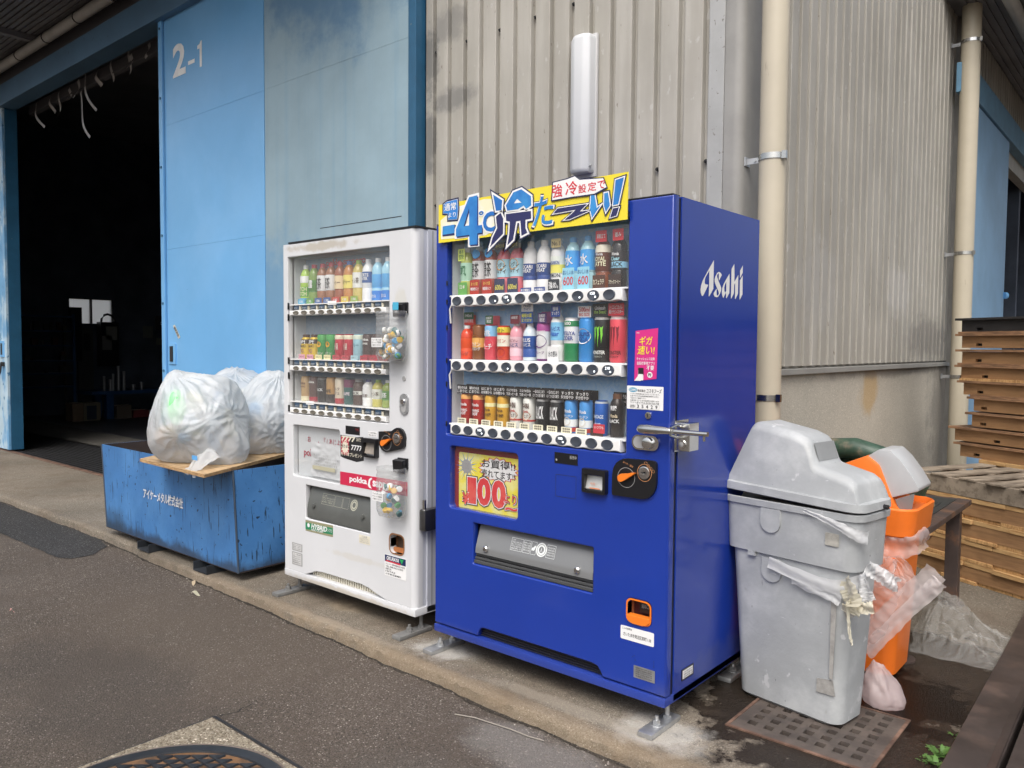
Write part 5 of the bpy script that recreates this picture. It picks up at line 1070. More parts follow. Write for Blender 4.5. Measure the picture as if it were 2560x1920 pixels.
WROW3 = [('b89a70', 'can', None, [(0, .2, 'd8d0b0')], [('Pokka', .68, .78, .7, '5a3a28'), ('ORIGINAL', .56, .62, .7, '5a3a28')], 'tan original coffee can'),
 ('5a4440', 'can', None, [(0, .2, '9a2c38')], [('pokka', .72, .84, .8, 'e8e0d8')], 'dark brown coffee can with red foot'),
 ('23211f', 'can', None, [(.9, .97, '6a6a6a')], [('BLACK', .45, .56, .8, 'e8e8e8')], 'plain black coffee can'),
 ('b08a58', 'can', None, [(0, .35, '2a2420')], [('CAFE', .42, .54, .7, '2a2018')], 'tan and black cafe can'),
 ('d8ccb8', 'can', None, [(0, .22, 'a03038')], [('ミルク', .52, .64, .7, '4a3028'), ('カフェ', .36, .48, .7, '4a3028')], 'cream milk cafe can'),
 ('2f5a58', 'can', None, [(.66, .96, '6a2a4c')], [('GRAPE', .36, .48, .8, 'e0d0d8')], 'teal and purple grape can'),
 ('4a3a34', 'bcan', '8a8a8a', [(.40, .54, 'e0dcd4')], [('BLACK', .42, .52, .85, '2a2422')], 'brown black coffee bottle can'),
 ('dfe0de', 'pet', '2a3a78', [(.25, .62, 'f0efec')], [('白紅茶', .34, .46, .7, '5a4a40')], 'white milk tea bottle with navy cap'),
 ('b8b060', 'pet', '8aa83a', [(.30, .66, 'e8e4d4')], [('コーン茶', .42, .56, .85, '4a3a28')], 'small corn tea bottle with green cap'),
 ('8a9a50', 'pet', 'e6e8e4', [(.28, .62, '5a8a48')], [('緑茶', .36, .56, .6, 'f0f4e0')], 'small green tea bottle with white cap')]
for i, d in enumerate(WROW3):
    body, kind, cap, bands, tx, desc = d
    product(WXS[i], WY + .066, WZB[2], .132, .0305, kind, body, cap, bands, tx, (), desc + ', %s from left on bottom shelf of white machine' % ordn(i), group=GW)

# ---- two cut plastic bottles of collected caps hanging on the white machine
PETC = glassmat('clear_pet', (.93, .94, .94), .14)
CAPC = [ink(h) for h in ('e8e8e6', 'e2e4e2', '3f8fc0', 'c8a060', '4a9a58', 'dcdcd8', '1f5a5a', 'd8b040')]
def cap_bottle(x, z, w, h, label, seed, ncap, tagz):
    e = wempty('cap_collection_bottle', (x, WY - .055, z), label, 'bottle', 'cut bottles holding collected caps')
    yc = WY - .052; rx, ry = w / 2, .046
    def fn(u, v):
        a = 2 * pi * u; k = 1 if v > .12 else .82 + 1.5 * v
        rib = 1 + .025 * sin(v * 55) if v > .5 else 1
        c_, s_ = cos(a), sin(a); q = (abs(c_) ** 4 + abs(s_) ** 4) ** -.25
        return (x + rx * c_ * q * .92 * k * rib, yc + ry * s_ * q * .92 * k * rib, z + h * v)
    b = MB(); b.grid(fn, 40, 36, True); b.add([fn(k / 40, 0) for k in range(40)], [tuple(range(40))]); b.build('bottle', PETC, e, smooth='all', fix=False)
    random.seed(seed)
    for k in range(ncap):
        lx = x + random.uniform(-.62, .62) * rx; ly = yc + random.uniform(-.6, .6) * ry * .8; lz = z + .016 + random.random() ** 1.1 * h * .55
        M = Matrix.Rotation(random.uniform(0, pi), 3, 'X') @ Matrix.Rotation(random.uniform(0, pi), 3, 'Y')
        b = MB(); b.lathe([(.0, .0065), (.0125, .0065), (.014, .005), (.014, -.0065), (.0125, -.0065), (.012, .004), (0, .004)], n=14, cap=False); b.v = [tuple(M @ Vector(q) + Vector((lx, ly, lz))) for q in b.v]
        b.build('cap', random.choice(CAPC), e, smooth=True)
    sticker('paper_note', x - rx * .95, tagz, x - rx * .95 + .075, tagz + .042, yc - ry - .003, WHITE, e); lines_text(['ペットボトルの', 'キャップ回収', 'ご協力ください'], (x - rx * .9, tagz + .003, x - rx * .9 + .066, tagz + .039), yc - ry - .0045, INKB, e, .01)
    b = MB(); b.box(x - .005, WY - .012, z + h - .01, x + .06, WY - .001, z + h + .04); b.prism([(WY - .012, z + h + .035), (WY - .035, z + h + .03), (WY - .03, z + h - .025), (WY - .02, z + h - .03)], 0, x - .015, x + .055); b.build('clip', BLACK, e, bevel=.002)
    return e
cap_bottle(-.285, 1.272, .170, .228, 'clear plastic bottle full of mixed caps hanging beside the display window', 4, 44, 1.335)
c2_ = cap_bottle(-.283, .556, .165, .228, 'clear plastic bottle of blue and white caps clipped over the red strip', 9, 22, .628)
flat('clip_label', rr(-.29, 1.505, -.25, 1.54, .002, 1), WY - .040, ink('4a9ab8'), bpy.data.objects['cap_collection_bottle'], .001)
# ---------------------------------------------------------------- skip with board and rubbish bags
SKIPM = mat('skip_blue_paint', (.055, .18, .42), .42, var=.10, vscale=2.5, col2=(.075, .22, .48), mixs=3, mixr=(.4, .65),
            spots=[(11, (6, 6, .4), .625, .025, (.025, .055, .11)), (23, (1, 1, 1.2), .67, .015, (.02, .04, .08)), (34, (1, 1, .6), .70, .03, (.018, .03, .05)), (50, (.5, .5, 3), .73, .03, (.12, .27, .5))], bump=.001, bscale=25)
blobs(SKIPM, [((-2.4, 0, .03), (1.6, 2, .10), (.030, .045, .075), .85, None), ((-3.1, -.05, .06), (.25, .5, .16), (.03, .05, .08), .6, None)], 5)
SKIN = mat('skip_inside', (.030, .020, .018), .8, var=.3, vscale=4)
sk = wempty('skip', (-2.42, .42, 0), 'scratched blue steel skip with white Japanese lettering beside the white machine', 'skip')
T_ = ((-3.305, -.05), (-1.575, -.05), (-1.575, .88), (-3.305, .88)); Bt = ((-3.25, -.045), (-1.535, -.045), (-1.56, .80), (-3.25, .80)); ZT, ZBm = .632, .055
def wallq(i, j, name, m=None):
    a, c = Vector((*T_[i], ZT)), Vector((*T_[j], ZT)); d, e = Vector((*Bt[i], ZBm)), Vector((*Bt[j], ZBm))
    n = (c - a).cross(Vector((0, 0, 1))).normalized() * .007
    b = MB(); P = [d, e, c, a, d - n, e - n, c - n, a - n]
    b.add(P, [(0, 1, 2, 3)]); b.add([P[3], P[2], P[6], P[7]], [(0, 1, 2, 3)]); b.add([P[0], P[3], P[7], P[4]], [(0, 1, 2, 3)]); b.add([P[1], P[5], P[6], P[2]], [(0, 1, 2, 3)]); b.m = 1; b.add([P[4], P[7], P[6], P[5]], [(0, 1, 2, 3)])
    return b.build(name, [m or SKIPM, SKIN], sk, fix=False)
fr_ = wallq(0, 1, 'front_side'); wallq(1, 2, 'end_side'); wallq(2, 3, 'back_side'); wallq(3, 0, 'end_side')
b = MB(); b.add([(*q, ZBm + .004) for q in Bt] + [(*q, ZBm - .004) for q in Bt], [(0, 1, 2, 3), (7, 6, 5, 4), (0, 4, 5, 1), (1, 5, 6, 2)]); b.build('floor_plate', SKIN, sk)
for i in (0, 1):
    a, d = Vector((*T_[i], ZT)), Vector((*Bt[i], ZBm)); MB().tube([d, a], .006, 6).build('corner_edge', mat('worn_edge', (.04, .06, .09), .5), sk)
for x in (-2.70, -1.97):
    b = MB(); b.box(x, -.085, .0, x + .16, .8, .008); b.box(x, -.085, .008, x + .008, .8, .052); b.box(x + .152, -.085, .008, x + .16, .8, .052); b.build('skid', mat('skid_steel', (.022, .026, .032), .6, var=.3, vscale=9), sk)
text('アイケーメタル株式会社', (-2.672, .334, -2.148, .402), -.0525, mat('stencil_white', (.70, .70, .70), .6, var=.15, vscale=30), fr_, .122, .06)

PLY = mat('plywood_face', (.52, .36, .20), .7, var=.15, vscale=4, col2=(.40, .26, .14), mixs=6, mixstretch=(1, 8, 8), bump=.001, bscale=60)
PLYE = mat('plywood_edge', (.45, .29, .14), .8, var=.2, vscale=30, col2=(.30, .18, .09), mixs=40, mixstretch=(.2, .2, 6))
pb = wempty('plywood_board', (-2.15, .3, .64), 'plywood board laid across the corner of the blue skip', 'board')
PB = [(-2.28, -.25), (-1.455, -.285), (-2.05, .86), (-2.95, .80)]
b = MB(); b.prism(PB, 2, .634, .652); b.m = 1; b2 = b
b.mi = [0, 0] + [1] * 4; b.build('sheet', [PLY, PLYE], pb)
b = MB(); b.prism([(-1.76, -.2665), (-1.752, -.268), (-2.1, .5), (-2.108, .5)], 2, .6525, .6532); b.build('board_joint', PLYE, pb)

def bagmat(name, tint, see, bd=.03):
    m = bpy.data.materials.new(name); m.use_nodes = True; N = m.node_tree.nodes; L = m.node_tree.links; b = N['Principled BSDF']
    b.inputs['Base Color'].default_value = (*tint, 1); b.inputs['Roughness'].default_value = .27; b.inputs['Specular IOR Level'].default_value = .6
    tr = N.new('ShaderNodeBsdfTransparent'); tl = N.new('ShaderNodeBsdfTranslucent'); tl.inputs[0].default_value = (*tint, 1)
    m1 = N.new('ShaderNodeMixShader'); m1.inputs[0].default_value = .38; L.new(b.outputs[0], m1.inputs[1]); L.new(tl.outputs[0], m1.inputs[2])
    m2 = N.new('ShaderNodeMixShader'); m2.inputs[0].default_value = see; L.new(m1.outputs[0], m2.inputs[1]); L.new(tr.outputs[0], m2.inputs[2]); L.new(m2.outputs[0], N['Material Output'].inputs[0])
    tc = N.new('ShaderNodeTexCoord'); n = N.new('ShaderNodeTexNoise'); n.inputs['Scale'].default_value = 9; n.inputs['Detail'].default_value = 5; n.inputs['Distortion'].default_value = 1.2; L.new(tc.outputs['Object'], n.inputs['Vector'])
    n2 = N.new('ShaderNodeTexNoise'); n2.inputs['Scale'].default_value = 3; n2.inputs['Detail'].default_value = 4; L.new(tc.outputs['Object'], n2.inputs['Vector'])
    cr = N.new('ShaderNodeMapRange'); cr.inputs[1].default_value = .5; cr.inputs[2].default_value = .52; ab = N.new('ShaderNodeMath'); ab.operation = 'ABSOLUTE'; sb = N.new('ShaderNodeMath'); sb.operation = 'SUBTRACT'; sb.inputs[1].default_value = .5
    L.new(n.outputs['Fac'], sb.inputs[0]); L.new(sb.outputs[0], ab.inputs[0])
    bp = N.new('ShaderNodeBump'); bp.inputs['Distance'].default_value = bd; bp.inputs['Strength'].default_value = .6; L.new(ab.outputs[0], bp.inputs['Height']); L.new(bp.outputs[0], b.inputs['Normal'])
    return m
BAGM = bagmat('white_bag_film', (.76, .79, .82), .28)
def bag(loc, rx, rz, seed, label, knot, things, ry=None, foot=None):
    ry = ry or rx
    e = empty('rubbish_bag', loc, label, 'bag', 'rubbish bags on the skip')
    rnd = random.Random(seed); planes = []
    for k in range(40):
        n = Vector((rnd.gauss(0, 1), rnd.gauss(0, 1), rnd.gauss(0, 1))).normalized(); planes.append((n, rnd.uniform(.88, 1.05)))
    planes.append((Vector((0, 0, -1)), .74))
    pins = [(Vector(knot).normalized(), 1.5, 19, .030, rnd.uniform(0, 6))]
    for k in range(9):
        pins.append((Vector((rnd.gauss(0, 1), rnd.gauss(0, 1), rnd.gauss(0, .8))).normalized(), rnd.uniform(.5, .95), rnd.choice((9, 11, 13)), rnd.uniform(.010, .020), rnd.uniform(0, 6)))
    pins = [(k_, w_, n_, a_, f_, k_.orthogonal().normalized(), k_.cross(k_.orthogonal().normalized())) for k_, w_, n_, a_, f_ in pins]
    def fn(u, v):
        a = 2 * pi * u; t = pi * v; d = Vector((sin(t) * cos(a), sin(t) * sin(a), -cos(t)))
        s = 0.0
        for n, w in planes:
            q = d.dot(n)
            if q > .05: s += (w / q) ** -20
        r = s ** (-1 / 20)
        for kd, wid, nn, amp, ph, s1, s2 in pins:      # creases fan out from the knot and from pulled points
            ang = acos_(d.dot(kd))
            if ang < wid:
                az = math.atan2(d.dot(s2), d.dot(s1)); f = 1 - ang / wid
                r += amp * f * min(1, ang * 6) * (1 - 2 * abs(sin(az * nn * .5 + ph + 1.5 * noise.noise(d * 3)))) ; r += amp * .8 * max(0, f - .8) * 5
        r += .012 * noise.noise(d * 7 + Vector((seed, 0, 0)))
        kd = pins[0][0]; r += .10 * max(0, 1 - acos_(d.dot(kd)) / .20)
        if foot: r += foot[3] * max(0, 1 - acos_(d.dot(Vector(foot[:3]).normalized())) / .75) ** 1.3
        return (d.x * r * rx, d.y * r * ry, max(d.z * r * rz, -.74 * rz))
    b = MB(); b.grid(fn, 200, 120, True); b.build('film', BAGM, e, smooth='all', fix=False)
    for (p, s, m) in things:
        c = MB(); c.grid(lambda u, v, s=s: (s[0] * sin(pi * v) * cos(2 * pi * u), s[1] * sin(pi * v) * sin(2 * pi * u), -s[2] * cos(pi * v)), 14, 10, True); c.v = [tuple(Vector(q) + Vector(p)) for q in c.v]; c.build('contents', m, e, smooth='all', fix=False)
    for k in range(26):
        d = Vector((rnd.gauss(0, 1), rnd.gauss(0, 1), rnd.gauss(0, .8))).normalized(); M = Matrix.Rotation(rnd.uniform(0, 3), 3, 'X') @ Matrix.Rotation(rnd.uniform(0, 3), 3, 'Y'); p = Vector((d.x * rx, d.y * ry, d.z * rz * .8)) * .58
        c = MB(); c.lathe([(.033, -.09), (.033, .04), (.012, .09), (.012, .10)], n=10); c.v = [tuple(M @ Vector(q) + p) for q in c.v]; c.build('contents', ink(rnd.choice(['c8d0d8', 'a8b4be', 'd8d4cc', '7a94aa', 'b8a090', '6a90b8', 'd0c8a8', '8a9aa0'])), e, smooth=True)
    return e
def acos_(c): return math.acos(max(-1, min(1, c)))
GRN = ink('7fd88a'); 
bag((-1.97, -.04, .882), .295, .31, 3, 'big white rubbish bag at the front of the skip with green inside', (.0, -.45, .9), [((.11, -.19, .10), (.05, .05, .10), GRN), ((-.05, -.17, -.08), (.12, .05, .07), ink('c8a88a'))], foot=(.9, .1, -.6, .30))
bag((-2.02, .52, .87), .265, .295, 11, 'white rubbish bag on the skip partly behind the white machine', (.3, -.1, .95), [((.05, -.18, .06), (.08, .04, .05), ink('6aa0c8'))], foot=(-.6, -.6, -.6, .15))
bag((-2.93, .76, .89), .28, .27, 23, 'white knotted rubbish bag at the back of the skip', (.2, -.1, 1), [])
# loose corner of the front bag drooping over the board
b = MB(); b.grid(lambda u, v: (-1.72 + .22 * (u - .5) * (1 - .45 * v) + .08 * v, -.10 - .17 * v, .70 - .09 * v * v + .055 * sin(pi * u) * (1 - .5 * v) + .010 * noise.noise((u * 7, v * 5, 0)) + .008 * sin(u * 14)), 24, 16)
b.v = [(x, y, max(z, .656) if y > -.27 else z) for x, y, z in b.v]; o = b.build('loose_film', BAGM, None, smooth='all', fix=False)
rb0 = bpy.data.objects['rubbish_bag']; o.parent = rb0; o.matrix_parent_inverse = Matrix.Translation(-rb0.location)
flat('printed_tag', rr(-1.71, .70, -1.65, .725, .004, 2), -.22, ink('5a94c8'), None)
o = bpy.data.objects['printed_tag']; o.parent = rb0; o.matrix_parent_inverse = Matrix.Translation(-rb0.location)

# ---------------------------------------------------------------- bins
BINM = mat('grey_bin_plastic', (.36, .375, .385), .5, var=.08, vscale=5, col2=(.44, .455, .46), mixs=5, mixr=(.45, .7), spots=[(16, (1, 1, .7), .67, .03, (.50, .51, .52)), (34, (2.2, 1, .4), .73, .012, (.14, .14, .145)), (60, (.4, .4, 2.2), .74, .012, (.55, .56, .57)), (9, (1, 1, 1), .70, .08, (.25, .24, .22)), (95, (1, 1, 1), .76, .02, (.16, .155, .15))], bump=.0008, bscale=60)
blobs(BINM, [((1.5, .43, .02), (.4, .3, .06), (.14, .14, .14), .5, None), ((1.3, .43, .95), (.12, .3, .1), (.27, .25, .23), .5, None)], 16)
def rsec(cx, cy, hx, hy, r, z, n=5, tilt=0):
    return [(x, y, z + tilt * (x - cx)) for x, y in rr(cx - hx, cy - hy, cx + hx, cy + hy, r, n)]
def loft(secs, capb=True, capt=False):
    b = MB(); n = len(secs[0]); b.add([q for s in secs for q in s], [(i * n + k, i * n + (k + 1) % n, (i + 1) * n + (k + 1) % n, (i + 1) * n + k) for i in range(len(secs) - 1) for k in range(n)] + ([tuple(range(n))[::-1]] if capb else []) + ([tuple(range((len(secs) - 1) * n, len(secs) * n))] if capt else []))
    return b
gb = empty('grey_bin', (1.412, .545, .004), 'scuffed grey plastic bin standing on the drain grating with its hood askew', 'bin', rz=-.165)
b = loft([rsec(0, 0, 0.188, 0.084, 0.041, .0), rsec(0, 0, 0.206, 0.096, 0.045, .012), rsec(0, 0, 0.218, 0.101, 0.045, .2), rsec(0, 0, 0.243, 0.110, 0.045, .572)])
b.build('body', BINM, gb, smooth=True)
b = loft([rsec(0, 0, 0.241, 0.109, 0.045, .568), rsec(0, 0, 0.262, 0.121, 0.050, .573), rsec(0, 0, 0.272, 0.125, 0.054, .748), rsec(0, 0, 0.281, 0.132, 0.059, .750), rsec(0, 0, 0.283, 0.133, 0.059, .772), rsec(0, 0, 0.275, 0.128, 0.054, .775), rsec(0, 0, 0.266, 0.121, 0.050, .74), rsec(0, 0, 0.241, 0.106, 0.045, .6)], False)
b.build('collar', BINM, gb, smooth=True)
DKIN = mat('bin_inside', (.05, .055, .065), .5)
b = MB(); b.add(rsec(0, 0, 0.264, 0.120, 0.050, .735), [tuple(range(24))]); b.build('dark_inside', DKIN, gb)
for z, w in ((.748, -.1275), (.560, -.112)):
    me = poly_mesh([[(-.10, z), (-.10, z - .055)] + [(-.06 + .04 * cos(radians(a)), z - .055 + .035 * sin(radians(a))) for a in range(180, 361, 20)] + [(-.02, z)]], extrude=.003)
    for v in me.vertices: v.co.y += w
    wobj('moulded_tab', me, BINM, gb)
MB().box(-.155, -.124, .556, -.125, -.112, .572).build('moulded_lug', BINM, gb)
flat('sticker_mark', rr(.155, .655, .205, .70, .003, 1), -.1272, mat('old_tape', (.40, .385, .34), .4, var=.2, vscale=40), gb, .001)
flat('tape_patch', [(.125, .165), (.185, .175), (.195, .12), (.125, .115)], -.1040, mat('clear_tape', (.34, .33, .31), .2, var=.2, vscale=30), gb, .001)
flat('tape_patch', [(.175, .46), (.195, .46), (.188, .18), (.175, .18)], -.1115, mat('clear_tape', (.34, .33, .31), .2, var=.2, vscale=30), gb, .001)
b = MB(); b.add([(.226, -.097, .50), (.245, -.075, .50), (.24, -.07, .41), (.222, -.093, .40), (.21, -.104, .45)], [(0, 1, 2, 3, 4)]); b.build('split_tape', mat('clear_tape', (.34, .33, .31), .2), gb, fix=False)
tl = -.035
b = loft([rsec(0, -.003, 0.280, 0.131, 0.054, .790, tilt=tl), rsec(0, -.003, 0.285, 0.135, 0.059, .793, tilt=tl), rsec(0, -.003, 0.283, 0.133, 0.059, .820, tilt=tl), rsec(0, -.003, 0.269, 0.122, 0.054, .823, tilt=tl)], True, True); hood = b.build('hood_flange', BINM, gb, smooth=True)
LP = [(x_ * .98, z_) for x_, z_ in [(-.268, .826), (-.184, 1.036), (-.172, 1.054), (-.150, 1.062), (.010, 1.034), (.052, 1.018), (.070, .998), (.090, .938), (.104, .924), (.225, .896), (.252, .878), (.272, .808)]]
b = MB(); vs_ = []
for sgn, ins in ((-1, 0), (-1, 1), (1, 1), (1, 0)):
    for (x, z) in LP:
        hy = .118 - (z - .82) * .10; vs_.append((x, -.003 + sgn * (hy - (.024 if ins else 0)), z - (.0 if ins else .022 * (1 if z > .86 else 0))))
n = len(LP); fs_ = []
for r_ in range(3):
    for k in range(n - 1): fs_.append((r_ * n + k, r_ * n + k + 1, (r_ + 1) * n + k + 1, (r_ + 1) * n + k))
fs_ += [tuple(range(n))[::-1], tuple(range(3 * n, 4 * n))]
b.add(vs_, fs_); o = b.build('hood', BINM, gb, bevel=.010, smooth=True)
MB().tube([(.270, .03, .792), (.300, .03, .790)], .008, 8).build('hood_hinge', BLACK, gb)
b = MB(); b.add([(.0735, -.07, 1.0), (.0735, .07, 1.0), (.0935, .07, .936), (.0935, -.07, .936)], [(0, 1, 2, 3)]); b.build('hood_flap', mat('flap_shadow_grey', (.24, .25, .255), .5, var=.1), gb, fix=False)

FILM = bagmat('thin_white_film', (.74, .75, .76), .12, .006); CREAMF = bagmat('yellowed_film', (.70, .66, .53), .1, .006)
PINK2 = bagmat('clear_roll_film', (.84, .78, .78), .45, .012); PINK = bagmat('pink_clear_film', (.86, .78, .78), .66, .012); CLEARF = bagmat('clear_grey_film', (.60, .59, .56), .68, .015)
def ribbon(par, name, pts, w, m, seed, amp=.012, nv=8, nu=60, up=(0, 0, 1)):
    """crumpled strip of film along a path"""
    pts = [Vector(q) for q in pts]; up = Vector(up)
    def at(t):
        f = t * (len(pts) - 1); i = min(int(f), len(pts) - 2); k = f - i
        p0, p1, p2, p3 = pts[max(i - 1, 0)], pts[i], pts[i + 1], pts[min(i + 2, len(pts) - 1)]
        return .5 * ((2 * p1) + (p2 - p0) * k + (2 * p0 - 5 * p1 + 4 * p2 - p3) * k * k + (3 * p1 - p0 - 3 * p2 + p3) * k ** 3)
    def fn(u, v):
        c = at(u); t = (at(min(u + .02, 1)) - at(max(u - .02, 0))).normalized(); s = t.cross(up).normalized(); q = s.cross(t)
        ww = (w(u) if callable(w) else w) * (1 + .25 * noise.noise((u * 5, v * 2, seed)))
        d = Vector((noise.noise((u * 14, v * 4, seed)), noise.noise((u * 14, v * 4, seed + 9)), noise.noise((u * 14, v * 4, seed + 5)))) * amp
        return tuple(c + q * ww * (v - .5) + s * amp * 1.0 * sin(v * 7 + u * 5 + seed) + d)
    b = MB(); b.grid(fn, nu, nv); return b.build(name, m, par, smooth='all', fix=False)
ln = empty('bin_liner', (1.415, .545, .004), 'torn white plastic liner tied round the grey bin', 'plastic liner', rz=-.165)
ribbon(ln, 'band', [(-.065, -.131, .548), (.03, -.1325, .530), (.13, -.1325, .515), (.20, -.128, .515), (.245, -.11, .53), (.268, -.04, .54)], lambda u: .042 + .018 * u, FILM, 2, .0016)
ribbon(ln, 'band', [(.03, -.128, .508), (.10, -.1285, .494), (.18, -.126, .480), (.212, -.122, .47)], .04, FILM, 4, .0025)
ribbon(ln, 'knot', [(.220, -.125, .548), (.248, -.134, .51), (.262, -.138, .475), (.256, -.138, .44)], .07, CREAMF, 7, .006)
ribbon(ln, 'tail', [(.245, -.14, .48), (.255, -.144, .42), (.258, -.146, .37), (.268, -.147, .335)], lambda u: .028 - .018 * u, CREAMF, 3, .003, up=(0, 1, 0))
ribbon(ln, 'tail', [(.25, -.135, .49), (.288, -.13, .468), (.325, -.12, .475)], .04, CREAMF, 12, .005)
ribbon(ln, 'tail', [(.268, -.10, .57), (.288, -.11, .53), (.306, -.11, .49)], .045, FILM, 17, .005)
ribbon(ln, 'upper_fold', [(.08, -.150, .768), (.16, -.152, .750), (.23, -.148, .728), (.272, -.12, .705), (.286, -.09, .70)], lambda u: .010 + .042 * u, FILM, 21, .002)
ribbon(ln, 'film_scrap', [(.268, -.06, .59), (.298, -.05, .575), (.335, -.03, .55), (.35, 0, .535)], .05, FILM, 33, .007)

ORB = mat('orange_bin_plastic', (.78, .17, .02), .35, var=.06, vscale=6)
ob = empty('orange_bin', (1.485, 1.14, .0), 'orange bin with a grey hooded lid behind the grey bin', 'bin')
b = loft([rsec(0, 0, .10, .10, .05, .0), rsec(0, 0, .135, .135, .05, .012), rsec(0, 0, .165, .15, .05, .55), rsec(0, 0, .17, .155, .05, .60)]); b.build('body', ORB, ob, smooth=True)
b = loft([rsec(0, 0, .17, .155, .05, .595), rsec(0, 0, .20, .18, .06, .60), rsec(0, 0, .212, .19, .065, .705), rsec(0, 0, .205, .183, .06, .712), rsec(0, 0, .19, .17, .055, .69)], False, True); b.build('collar', ORB, ob, smooth=True)
b = MB(); b.prism([(-.20, .69), (-.17, .80), (-.10, .855), (.008, .905), (.055, .87), (.115, .72), (.155, .68), (.14, .66), (-.18, .66)], 1, -.12, .12); b.build('hood', ORB, ob, bevel=.014, smooth=True)
HG = mat('hood_grey_plastic', (.42, .43, .44), .35, var=.05)
b = MB(); b.prism([(.008, .902), (.05, .932), (.095, .932), (.13, .90), (.175, .84), (.205, .79), (.203, .777), (.10, .738), (.145, .650), (.175, .665), (.185, .66), (.15, .635), (.125, .645), (.06, .77)], 1, -.105, .09); b.build('flap_cover', HG, ob, bevel=.010, smooth=True)
b = MB(); b.add([(.118, -.106, .735), (.190, -.106, .768), (.178, -.106, .668), (.150, -.106, .655)], [(0, 1, 2, 3)]); b.build('flap_gap', mat('flap_gap_grey', (.20, .20, .20), .3), ob, fix=False)
rp = wempty('pink_film_liner', (1.6, .95, .55), 'crumpled pink clear film sticking out under the orange bin rim', 'plastic liner')
ribbon(rp, 'skirt', [(1.40, .965, .57), (1.52, .945, .55), (1.62, .945, .555), (1.70, .97, .58), (1.725, 1.05, .60)], .080, PINK, 5, .010)
ribbon(rp, 'skirt', [(1.56, .94, .47), (1.64, .93, .44), (1.70, .93, .48)], .14, PINK, 8, .012)
st_ = wempty('film_strip', (1.65, .80, .3), 'rolled clear film poking up and out between the bins', 'plastic film')
ribbon(st_, 'roll', [(1.56, .80, .19), (1.63, .795, .29), (1.70, .79, .385), (1.76, .785, .46), (1.815, .78, .535)], .080, PINK2, 14, .005)
ribbon(st_, 'roll', [(1.58, .78, .17), (1.66, .775, .28), (1.73, .77, .375), (1.80, .765, .465), (1.83, .765, .505)], .055, PINK2, 19, .005)
ribbon(st_, 'roll', [(1.55, .79, .21), (1.60, .785, .30), (1.64, .785, .42), (1.67, .79, .50)], .11, PINK, 24, .010)
bgp = empty('pink_film_bag', (1.645, .76, .06), 'small pink clear plastic bag on the wet ground between the bins', 'plastic bag')
b = MB()
def pbag(u, v):
    a = 2 * pi * u; t = pi * v; d = Vector((sin(t) * cos(a), sin(t) * sin(a), -cos(t))); r = 1 + .15 * noise.noise(d * 2.2) - .10 * abs(noise.noise(d * 5))
    k = 1.15 - .55 * d.z; return (d.x * .062 * r * k - .025 * d.z, d.y * .06 * r * k, max(d.z * .095 * r, -.058))
b.grid(pbag, 60, 40, True); b.build('film', bagmat('pink_bag_film', (.80, .68, .68), .50, .012), bgp, smooth='all', fix=False)

# ---------------------------------------------------------------- table, tarp, pallets
RUSTM = mat('rusty_brown_steel', (.055, .038, .033), .6, var=.25, vscale=7, col2=(.13, .065, .035), mixs=10, mixr=(.5, .7), rvar=.1, bump=.001, bscale=50)
tb = wempty('steel_table', (1.33, 1.75, 0), 'low rusty brown steel table with a black mesh mat on top', 'table')
MB().box(1.02, 1.16, .525, 1.645, 2.34, .552).build('top', RUSTM, tb, bevel=.003)
for (x, y) in ((1.58, 2.26), (1.58, 1.27), (1.06, 2.26), (1.06, 1.27)):
    l_ = MB().box(x - .032, y - .032, .008, x + .032, y + .032, .525).build('leg', RUSTM, tb, bevel=.003); MB().lathe([(.062, 0), (.062, .008)], (x, y, 0), 18).build('foot_plate', RUSTM, l_)
MATM = mat('black_mesh_mat', (.022, .024, .023), .6, var=.2, vscale=60)
mm = MB().box(1.08, 1.22, .5525, 1.585, 2.28, .556).build('mesh_mat', MATM, tb)
for k in range(26): MB().box(1.12 + k * .017, 1.35, .556, 1.126 + k * .017, 2.10, .559).build('mat_rib', MATM, mm)
b = MB(); b.add([(1.45 + .06 * cos(t * .63) * (1 + .3 * noise.noise((t, 0, 0))), 1.80 + .10 * sin(t * .63), .5605) for t in range(10)], [tuple(range(10))]); tl_ = b.build('torn_paper', mat('grey_paper', (.25, .24, .21), .7), None, fix=False, label='small torn grey paper scrap lying on the black mesh mat', cat='paper')

TARPM = mat('green_tarp', (.035, .075, .05), .45, var=.2, vscale=8, col2=(.16, .145, .10), mixs=5, mixr=(.52, .62), bump=.002, bscale=30)
tp = empty('folded_tarp', (1.32, 1.62, .56), 'folded dark green tarpaulin heaped on the table behind the bins', 'tarpaulin')
def tarp(u, v):
    a = 2 * pi * u; t = pi * v; d = Vector((sin(t) * cos(a), sin(t) * sin(a), -cos(t))); r = 1 + .10 * noise.noise(d * 2.2 + Vector((4, 0, 0))) + .07 * sin(d.z * 16 + d.x * 3) - .08 * abs(noise.noise(d * 5))
    return (d.x * .27 * r, d.y * .24 * r, max((d.z * .235 + .075) * r, .002))
b = MB(); b.grid(tarp, 90, 60, True); b.build('folds', TARPM, tp, smooth='all', fix=False)
b = MB(); b.tube([(-.26, -.12, .25), (-.15, -.17, .31), (.0, -.18, .32), (.13, -.17, .29), (.22, -.14, .24)], [.03, .045, .05, .045, .03], 14); b.build('rolled_edge', TARPM, tp, smooth=True)

